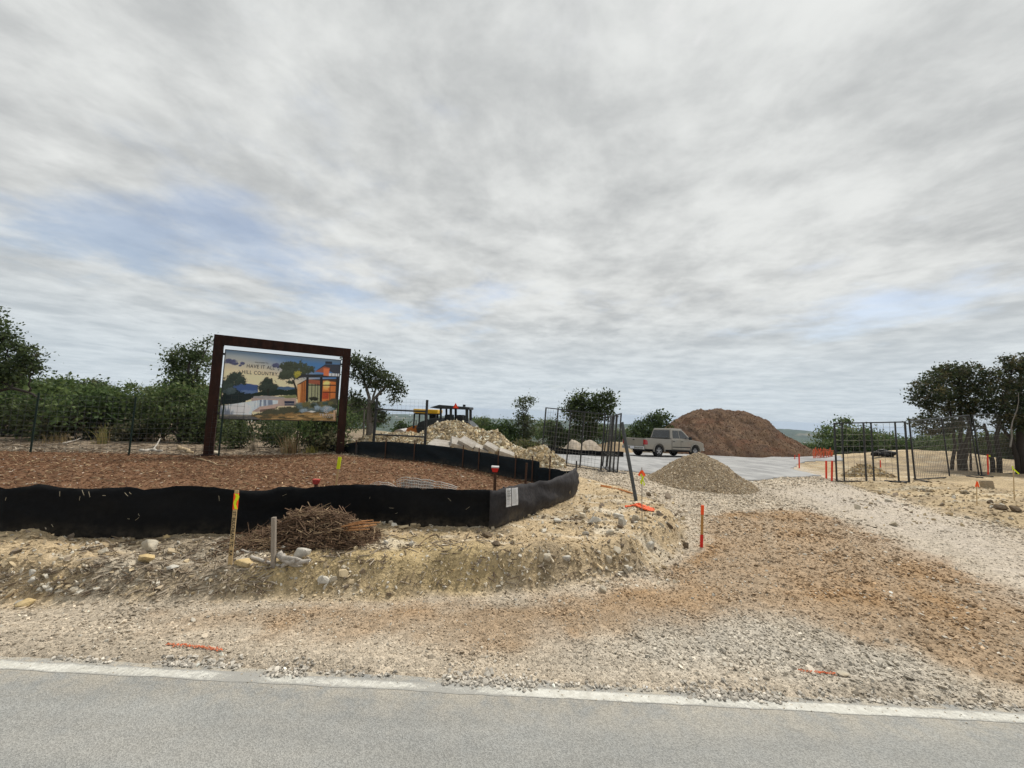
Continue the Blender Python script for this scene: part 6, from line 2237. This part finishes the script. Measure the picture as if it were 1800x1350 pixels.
# oak right of the sign, seen through to the far hills
px_tree('spreading oak with open branches just right of the sign', 'oak_tree', (648, 782), 17.5,
        [(628, 634, 18, 14), (648, 640, 18, 14), (662, 656, 20, 14), (682, 666, 18, 14), (698, 680, 14, 14), (640, 658, 20, 12), (620, 650, 12, 18), (672, 680, 18, 10), (652, 672, 16, 10), (694, 698, 10, 10), (704, 688, 8, 8), (620, 698, 14, 10), (632, 706, 14, 10), (618, 715, 10, 8), (668, 726, 12, 12), (662, 712, 10, 8), (672, 740, 10, 8), (612, 632, 10, 10)],
        [([(645, 785), (652, 762), (653, 730), (652, 705)], .16, .10), ([(652, 725), (640, 712), (628, 708), (612, 712)], .06, .02), ([(652, 706), (644, 680), (634, 655), (626, 638)], .08, .02), ([(653, 706), (668, 690), (682, 676), (696, 684)], .08, .02), ([(652, 712), (662, 680), (660, 658)], .06, .02), ([(644, 716), (630, 722), (612, 728)], .035, .015)],
        [(.058, .080, .036), (.080, .098, .048), (.045, .062, .028)], 5600, .050, 7, mat('pale_oak_bark', (.17, .155, .135), rough=.95, var=.3, scale=9, bump=.8, bscale=25), .13, 24, .35, bare=70)
# low bush and the slender poplar beyond the rubble
px_tree('round dark bush between the oak and the roller', 'bush', (706, 772), 33,
        [(706, 752, 10, 8), (698, 757, 8, 7), (714, 756, 9, 8)], [([(706, 772), (706, 756)], .06, .03)], BUSH, 900, .10, 9, M_DBARK, .2, 12, .3, cat='bush', group='bushes beyond the rubble')
px_tree('slender pale green tree standing alone beyond the rubble', 'slender_tree', (922, 795), 31,
        [(920, 702, 9, 7), (932, 700, 7, 6), (912, 712, 6, 8), (922, 716, 9, 8), (934, 708, 6, 5), (918, 732, 13, 9), (928, 742, 12, 10), (910, 744, 11, 9), (920, 756, 16, 10), (930, 766, 12, 10), (912, 768, 12, 10), (936, 754, 7, 8), (922, 778, 13, 10)],
        [([(922, 797), (923, 760), (920, 730), (918, 708)], .12, .02), ([(920, 735), (930, 715), (934, 702)], .04, .01)],
        PALEO, 3000, .075, 11, M_DBARK, .2, 16, .25, bare=40)
px_tree('dense green bush left of the slender pale tree', 'bush', (884, 795), 30,
        [(870, 755, 16, 12), (856, 760, 12, 9), (886, 752, 14, 12), (898, 762, 14, 14), (880, 770, 22, 14), (900, 778, 14, 12), (862, 772, 14, 10), (846, 758, 8, 6)],
        [([(880, 795), (882, 765)], .10, .05), ([(895, 795), (898, 770)], .08, .04)], BUSH, 3800, .085, 13, M_DBARK, .22, 24, .35, cat='bush', group='bushes beyond the rubble')
px_tree('yellowish low bush at the foot of the slender pale tree', 'bush', (930, 798), 27, [(915, 784, 10, 8), (930, 782, 12, 10), (922, 790, 14, 7), (942, 788, 9, 7)], [([(925, 800), (925, 785)], .05, .03)],
        [(.11, .12, .045), (.085, .10, .035), (.13, .12, .06)], 1100, .07, 14, M_DBARK, .2, 14, .3, cat='bush', group='bushes beyond the rubble')
# twin clump behind the gate
px_tree('double crowned oak behind the wide gate panel', 'oak_tree', (1030, 800), 34,
        [(1018, 698, 12, 9), (1030, 694, 8, 6), (1010, 710, 16, 10), (1000, 722, 14, 10), (1024, 712, 18, 12), (1040, 716, 14, 12), (1055, 700, 14, 10), (1066, 696, 12, 9), (1074, 706, 9, 10), (1060, 714, 18, 10), (1014, 730, 20, 10), (1036, 732, 22, 12), (1060, 730, 16, 8), (1024, 748, 18, 12), (1044, 752, 14, 14), (1012, 762, 14, 10), (1034, 770, 18, 12), (1074, 720, 8, 6)],
        [([(1030, 802), (1034, 765), (1032, 735), (1022, 710)], .16, .05), ([(1034, 755), (1052, 730), (1064, 706)], .08, .03)],
        [(.055, .078, .028), (.072, .095, .034), (.040, .058, .020)], 8000, .095, 17, M_DBARK, .26, 26, .35)
px_tree('dark cedar bush left of the double crowned oak', 'bush', (980, 795), 33,
        [(976, 750, 12, 10), (968, 758, 9, 8), (984, 764, 14, 12), (974, 772, 14, 12), (994, 768, 9, 10), (980, 784, 16, 10)],
        [([(980, 798), (980, 765)], .1, .05)], [(.040, .062, .026), (.055, .078, .030), (.030, .046, .018)], 2600, .09, 19, M_DBARK, .22, 22, .35, cat='bush', group='bushes behind the gate panels')
px_tree('leafy green tree between the leaning pipe and the brown mound', 'oak_tree', (1140, 800), 36,
        [(1120, 752, 12, 8), (1132, 744, 12, 8), (1146, 738, 12, 9), (1160, 732, 12, 8), (1172, 734, 9, 7), (1112, 760, 9, 7), (1126, 762, 14, 8), (1144, 754, 16, 10), (1162, 748, 14, 10), (1150, 768, 18, 10), (1120, 770, 12, 8)],
        [([(1140, 803), (1142, 765), (1150, 745)], .14, .04), ([(1142, 770), (1126, 755)], .06, .03)],
        [(.060, .090, .032), (.080, .115, .045), (.045, .068, .024)], 4800, .095, 23, M_DBARK, .26, 26, .35, bare=50)
# the big junipers on the right
px_tree('large dark spreading juniper with several trunks behind the gate panels', 'juniper_tree', (1690, 818), 19.5,
        [(1682, 650, 26, 12), (1662, 648, 16, 10), (1706, 652, 20, 12), (1645, 664, 20, 14), (1672, 668, 30, 16), (1704, 672, 28, 16), (1628, 676, 18, 12), (1612, 686, 16, 10), (1640, 690, 26, 16), (1668, 692, 28, 16), (1700, 698, 30, 18), (1728, 684, 18, 16), (1738, 704, 16, 14), (1606, 698, 11, 7), (1622, 706, 18, 10), (1650, 716, 24, 14), (1684, 722, 28, 16), (1716, 722, 22, 16), (1640, 736, 20, 10), (1668, 746, 22, 12), (1616, 742, 16, 7), (1700, 746, 18, 12), (1630, 756, 20, 7), (1650, 760, 14, 8)],
        [([(1673, 820), (1679, 780), (1674, 740), (1666, 700)], .075, .035), ([(1687, 822), (1689, 770), (1688, 720), (1690, 680)], .10, .04), ([(1697, 821), (1699, 775), (1707, 735), (1716, 700)], .085, .04), ([(1706, 819), (1706, 770), (1700, 730)], .045, .03), ([(1690, 790), (1702, 765), (1716, 750)], .06, .03)],
        JUN, 17000, .048, 29, M_DBARK, .115, 44, .45, bare=120, twiggy=4)
px_tree('tall dark juniper leaning at the right edge of the picture', 'juniper_tree', (1770, 815), 18.5,
        [(1776, 636, 12, 12), (1768, 648, 10, 8), (1790, 650, 18, 14), (1742, 654, 12, 8), (1752, 664, 14, 10), (1778, 672, 22, 14), (1800, 640, 14, 16), (1796, 680, 22, 16), (1760, 690, 20, 14), (1786, 704, 26, 16), (1754, 716, 18, 14), (1780, 730, 24, 16), (1812, 700, 24, 24), (1762, 742, 18, 12), (1800, 746, 24, 14), (1840, 680, 34, 34), (1840, 740, 34, 24), (1800, 628, 8, 8)],
        [([(1745, 820), (1738, 780), (1730, 745)], .09, .05), ([(1757, 815), (1752, 770), (1760, 720), (1776, 660)], .10, .04), ([(1790, 815), (1776, 770), (1760, 750), (1748, 740)], .09, .04), ([(1796, 815), (1792, 760), (1790, 700), (1796, 650)], .15, .05), ([(1830, 815), (1820, 760), (1830, 700)], .15, .06)],
        JUN, 15000, .048, 31, M_DBARK, .115, 42, .45, bare=120, twiggy=4)
MB().tube([Vector((0, 0, 0)), T(1790, 690, 17.8) - T(1776, 735, 17.8)], .015, 5)
p0 = T(1774, 742, 17.6)
p0.z = max(p0.z, Hs(p0.x, p0.y))
lb = MB()
e = T(1790, 690, 17.6)
limb(lb, Vector((0, 0, -1.1)), e - p0, .035, .008, 5, .04, 5)
tag(lb.build('dead_branch', M_TWIGS, None, p0), 'pale bare dead branch slanting up in front of the right juniper', 'branch')


# ------------------------------------------------------------------ scrub: a few kinds of shrub, each stood many times
def shrub_proto(kind, seed, pal, hgt, w, n_leaf, leaf, bark):
    r = random.Random(seed)
    bl = []
    k = {'round': 7, 'tall': 9, 'low': 6}[kind]
    for i in range(k):
        a = r.uniform(0, 6.28)
        q = r.uniform(.1, .75) * w
        z = hgt * ({'round': r.uniform(.48, .85), 'tall': r.uniform(.42, .95), 'low': r.uniform(.3, .75)}[kind])
        taper = 1 - .5 * z / hgt if kind == 'tall' else 1
        rr_ = w * r.uniform(.32, .55) * taper
        bl.append(((math.cos(a) * q * taper, math.sin(a) * q * taper, z), (rr_, rr_, rr_ * .72)))
    tr = MB()
    for i in range(3):
        a = r.uniform(0, 6.28)
        b0 = Vector((math.cos(a) * .12, math.sin(a) * .12, -.2))
        tgt = Vector(bl[i][0])
        limb(tr, b0, tgt, .05, .02, seed * 3 + i, .12, 5)
    for i in range(3, k):
        b0 = Vector(bl[i % 3][0]) * .55
        limb(tr, b0, Vector(bl[i][0]), .03, .01, seed * 7 + i, .12, 4)
    return tr.mesh('trunk'), leaf_mesh('crown', bl, n_leaf, leaf, pal, seed, .20, .3, 20)


PROTOS = {}
for nm, kind, seed, pal, hgt, w, nl, lf in (('a', 'round', 41, OAK, 2.6, 1.25, 2600, .065), ('b', 'round', 43, OAK[:3], 2.2, 1.35, 2500, .065), ('c', 'tall', 47, OAK, 3.2, 1.1, 2700, .065),
                                           ('d', 'low', 53, [(.075, .098, .040), (.10, .115, .050), (.055, .078, .032)], 1.4, 1.1, 1900, .06), ('e', 'round', 59, JUN, 2.5, 1.3, 2600, .065),
                                           ('f', 'low', 61, [(.13, .13, .07), (.10, .11, .055), (.16, .145, .09)], 1.1, .9, 1300, .055)):
    PROTOS[nm] = shrub_proto(kind, seed, pal, hgt, w, nl, lf, M_DBARK)
    PROTOS[nm][0].materials.append(M_DBARK)
    PROTOS[nm][1].materials.append(M_LEAF)
SL = {'a': 'bushy green scrub oak in the thicket behind the wire fence', 'b': 'squat dark green scrub oak in the thicket behind the wire fence', 'c': 'upright green scrub oak in the thicket behind the wire fence',
      'd': 'low light green shrub at the front of the thicket', 'e': 'blackish green cedar in the thicket behind the wire fence', 'f': 'low olive yellow shrub below the scrub oaks'}
SG = {'a': 'bushy scrub oaks', 'b': 'squat scrub oaks', 'c': 'upright scrub oaks', 'd': 'low light shrubs', 'e': 'thicket cedars', 'f': 'olive shrubs'}


def put_shrub(k, x, y, s_, rz, label=None, group=None, name=None):
    nm = name or ('cedar' if k == 'e' else ('shrub' if k in 'df' else 'scrub_oak'))
    t = thing(nm, label or SL[k], 'shrub', on_ground(x, y, -.05), rz, group or SG[k])
    t.scale = (s_, s_, s_ * random.uniform(.9, 1.1))
    for part, me in zip(('trunk', 'crown'), PROTOS[k]):
        link(part, me, None, t)
    return t


random.seed(21)
cnt = 0
ROWS = ('in the front row', 'in the second row', 'in the third row', 'at the back')
MARKS = ((-400, 0, 'at left picture edge'), (0, 58, 'left of first steel post'), (58, 145, 'right of first steel post'), (145, 230, 'left of second steel post'), (230, 300, 'right of second steel post'),
         (300, 366, 'beside left sign post'), (366, 440, 'behind the sign, left part'), (440, 520, 'behind the sign, middle'), (520, 900, 'behind the sign, right part'))
SPOTS = []
for row, (Y0, Y1, n_, kinds, s0, s1) in enumerate(((13.0, 15.5, 26, 'dddfabd', .75, 1.05), (16, 19.5, 21, 'abcebd', .9, 1.2), (20, 26, 23, 'abceb', 1.0, 1.3), (27, 38, 24, 'abcbe', 1.15, 1.5))):
    for i in range(n_):
        Y = random.uniform(Y0, Y1)
        u = -120 + (i + random.random()) / n_ * 735
        if u > 395 and Y < 19 and random.random() < .6:
            continue
        x = T(u, 740, Y).x
        sc_ = random.uniform(s0, s1) * (.80 if u > 395 else 1)
        if 175 < u < 290:
            sc_ *= .9
        k = random.choice(kinds)
        if row > 0:
            vt = float(np.interp(u, [-120, 60, 110, 180, 230, 290, 360, 420, 560, 620], [640, 668, 664, 660, 676, 672, 668, 690, 700, 705])) + random.uniform(-8, 12) + random.choice((0, 0, 8, 26, 42) if row > 1 else (0, 20, 30, 45))
            hw_ = T(u, vt, Y).z - Hs(x, Y)
            sc_ = max(.45, hw_ / {'a': 2.55, 'b': 2.2, 'c': 3.3, 'd': 1.35, 'e': 2.5, 'f': 1.1}[k])
            sc_ = min(sc_, 1.6)
        place = next(m for a_, b_, m in MARKS if a_ <= u < b_)
        SPOTS.append((k, x, Y, sc_, random.uniform(0, 6.28), u, '%s, %s' % (ROWS[row], place)))
SL2 = {'a': 'bushy green scrub oak', 'b': 'squat dark scrub oak', 'c': 'upright green scrub oak', 'd': 'low light green shrub', 'e': 'blackish green cedar', 'f': 'low olive yellow shrub'}
by = {}
for s_ in SPOTS:
    by.setdefault((s_[0], s_[6]), []).append(s_)
for (k, place), lst in by.items():
    lst.sort(key=lambda q: q[5])
    for i, q in enumerate(lst):
        o_ = '' if len(lst) == 1 else ', ' + ('left one' if i == 0 else 'right one' if i == len(lst) - 1 else 'middle one' if len(lst) == 3 else ('second' if i == 1 else 'third') + ' from left')
        put_shrub(k, q[1], q[2], q[3], q[4], SL2[k] + ' ' + place + o_)
# slope beyond, behind the sign and the right hand background
def belt(lst, what, group):
    """label each by its place along its belt"""
    ords = ['leftmost', 'second from left', 'third from left', 'fourth from left', 'fifth from left', 'sixth from left', 'seventh from left', 'eighth from left', 'ninth from left', 'tenth from left', 'eleventh from left', 'twelfth from left', 'thirteenth from left', 'fourteenth from left']
    lst = sorted(lst)
    for i, (u, Y, k, s_) in enumerate(lst):
        put_shrub(k, T(u, 740, Y).x, Y, s_, random.uniform(0, 6), what + ', ' + ('rightmost' if i == len(lst) - 1 else ords[i]), group)


belt([(612, 40, 'a', 1.3), (624, 44, 'b', 1.3), (636, 42, 'a', 1.2), (604, 37, 'b', 1.2), (645, 52, 'a', 1.3), (660, 56, 'b', 1.2), (590, 45, 'a', 1.4), (575, 42, 'b', 1.4)], 'rounded green shrub on the slope beyond the sign', 'slope shrubs')
belt([(1385, 74, 'a', 1.3), (1398, 70, 'b', 1.2), (1412, 72, 'a', 1.1), (1428, 50, 'a', 1.25), (1442, 47, 'b', 1.4), (1456, 50, 'c', 1.2), (1440, 42, 'd', .9), (1458, 41, 'd', .9), (1420, 44, 'f', .9)], 'green scrub tree between the mound and the right panels', 'trees beyond the right hand field')
belt([(1468, 46, 'a', 1.89), (1482, 44, 'b', 1.89), (1496, 46, 'c', 1.89), (1508, 43, 'a', 1.74), (1522, 47, 'b', 1.89), (1538, 44, 'a', 1.74), (1552, 48, 'c', 1.59), (1566, 45, 'b', 1.89), (1580, 48, 'a', 1.74), (1596, 45, 'b', 1.89)], 'green scrub tree seen through the leftmost right hand panel', 'trees beyond the right hand field')
belt([(1612, 42, 'a', 1.62), (1628, 44, 'b', 1.76), (1645, 42, 'a', 1.76), (1660, 40, 'b', 1.89), (1700, 42, 'a', 2.03), (1730, 40, 'b', 2.03), (1760, 42, 'a', 2.03), (1790, 40, 'b', 2.03)], 'green scrub tree far behind the big juniper trunks', 'trees beyond the right hand field')
belt([(1690, 30, 'f', 1.1), (1716, 28, 'd', 1.1), (1738, 27, 'e', .7), (1762, 26, 'd', 1.1), (1786, 25, 'e', .8), (1820, 25, 'b', .9), (1660, 33, 'd', 1.2), (1640, 35, 'f', 1.2)], 'low shrub in the shade behind the big junipers', 'shrubs behind the junipers')
belt([(960, 46, 'a', 1.2), (948, 50, 'b', 1.1), (1000, 48, 'b', 1.2), (1052, 46, 'a', 1.2), (1072, 48, 'b', 1.1), (1098, 47, 'a', 1.1), (1010, 38, 'd', 1.0), (770, 50, 'a', 1.0), (830, 46, 'b', 1.1), (845, 44, 'a', 1.1)], 'dark shrub on the valley edge beyond the drive', 'valley edge shrubs')


# ------------------------------------------------------------------ dry grass and bare brush
def tuft(label, u, v, hpx, wpx, cols, seed, name='dry_grass', cat='grass clump', n_=110, Y=None):
    g_ = G(u, v) if Y is None else on_ground(T(u, v, Y).x, Y)
    s_ = g_.y / FPX
    r = random.Random(seed)
    V, F, C = [], [], []
    for k in range(n_):
        x0, y0 = r.gauss(0, .18) * wpx * s_, r.gauss(0, .18) * wpx * s_
        a = r.uniform(0, 6.28)
        lean = abs(r.gauss(0, .35))
        L = hpx * s_ * r.uniform(.45, 1.05)
        w = .006 * r.uniform(.7, 1.5)
        prev = None
        c = cols[r.randrange(len(cols))]
        b = math.exp(r.gauss(0, .2))
        for i in range(4):
            f = i / 3
            x = x0 + math.cos(a) * lean * L * f * f
            y = y0 + math.sin(a) * lean * L * f * f
            z = L * f * (1 - .25 * lean * f) - .02
            ww = w * (1 - .85 * f)
            V += [(x - ww * math.sin(a + 1.2), y + ww, z), (x + ww * math.sin(a + 1.2), y - ww, z)]
            C += [[q * b for q in c]] * 2
        k0 = len(V) - 8
        F += [(k0 + 2 * i, k0 + 2 * i + 1, k0 + 2 * i + 3, k0 + 2 * i + 2) for i in range(3)]
    me = np_mesh(name, V, F)
    add_col(me, np.clip(C, .01, .7))
    return tag(link(name, me, M_LEAF, None, g_), label, cat, 'dry grass clumps')


tuft('tall straw coloured grass clump under the scrub left of the steel post', 178, 780, 38, 26, [(.40, .30, .15), (.30, .26, .10), (.24, .24, .09)], 1)
tuft('tall reddish dry grass clump below the middle of the sign', 512, 798, 42, 34, [(.27, .17, .09), (.34, .24, .13), (.22, .20, .08)], 2, n_=170)
tuft('low green gold grass clump below the right part of the sign', 548, 797, 18, 30, [(.30, .28, .08), (.20, .22, .07), (.40, .34, .10)], 3)
tuft('grey dry weed clump between the scrub and the sign', 445, 793, 34, 18, [(.33, .28, .21), (.26, .21, .15)], 4, n_=60)
tuft('brown weed clump under the scrub at the far left', 100, 778, 22, 50, [(.30, .22, .12), (.24, .19, .09)], 5)
tuft('pinkish brown dry grass under the scrub right of the steel post', 270, 776, 22, 60, [(.30, .20, .14), (.27, .21, .12)], 6, n_=160)
tuft('thin pale weed clump against the back fence beyond the sign', 580, 792, 26, 26, [(.33, .27, .18), (.24, .20, .12)], 7, n_=70)
tuft('brown bare brush at the end of the rubble behind the gate panel', 945, 790, 22, 40, [(.20, .155, .12), (.26, .21, .16)], 8, 'bare_brush', 'brush', 160)

# ------------------------------------------------------------------ houses scattered over the far ridges
M_HOUSE = mat('pale_house', (.66, .64, .60), rough=.8)
hm_ = MB().prism([(-.5, -.3), (.5, -.3), (.5, .32), (0, .62), (-.5, .32)], -.8, .8).mesh('far_house')
hm_.materials.append(M_HOUSE)
r = random.Random(77)
for i in range(44):
    a = rad(r.choice([r.uniform(-26, -8), r.uniform(-18, 16), r.uniform(28, 40)]))
    R_ = r.uniform(1500, 2950)
    x, y = R_ * math.sin(a), R_ * math.cos(a)
    o = link('far_house', hm_, None, None, on_ground(x, y, 2))
    k = r.uniform(5, 10)
    o.scale = (k * r.uniform(1, 1.6), k, k * .8)
    o.rotation_euler.z = r.uniform(0, 3)
    tag(o, 'tiny pale house among the trees on the distant hills', 'house', 'far houses on the hills')
# ------------------------------------------------------------------ the air between here and the far ridges
mb = MB()
mb.box((0, 0, -80), (14800, 14800, 190))
M_HAZE = bpy.data.materials.new('haze')
M_HAZE.use_nodes = True
t = M_HAZE.node_tree
t.nodes.clear()
pv = t.nodes.new('ShaderNodeVolumePrincipled')
pv.inputs['Color'].default_value = (.66, .80, 1.0, 1)
pv.inputs['Density'].default_value = 1.15e-4
pv.inputs['Anisotropy'].default_value = 0.0
out = t.nodes.new('ShaderNodeOutputMaterial')
t.links.new(pv.outputs[0], out.inputs['Volume'])
hz = mb.build('haze', M_HAZE)
tag(hz, kind='stuff')
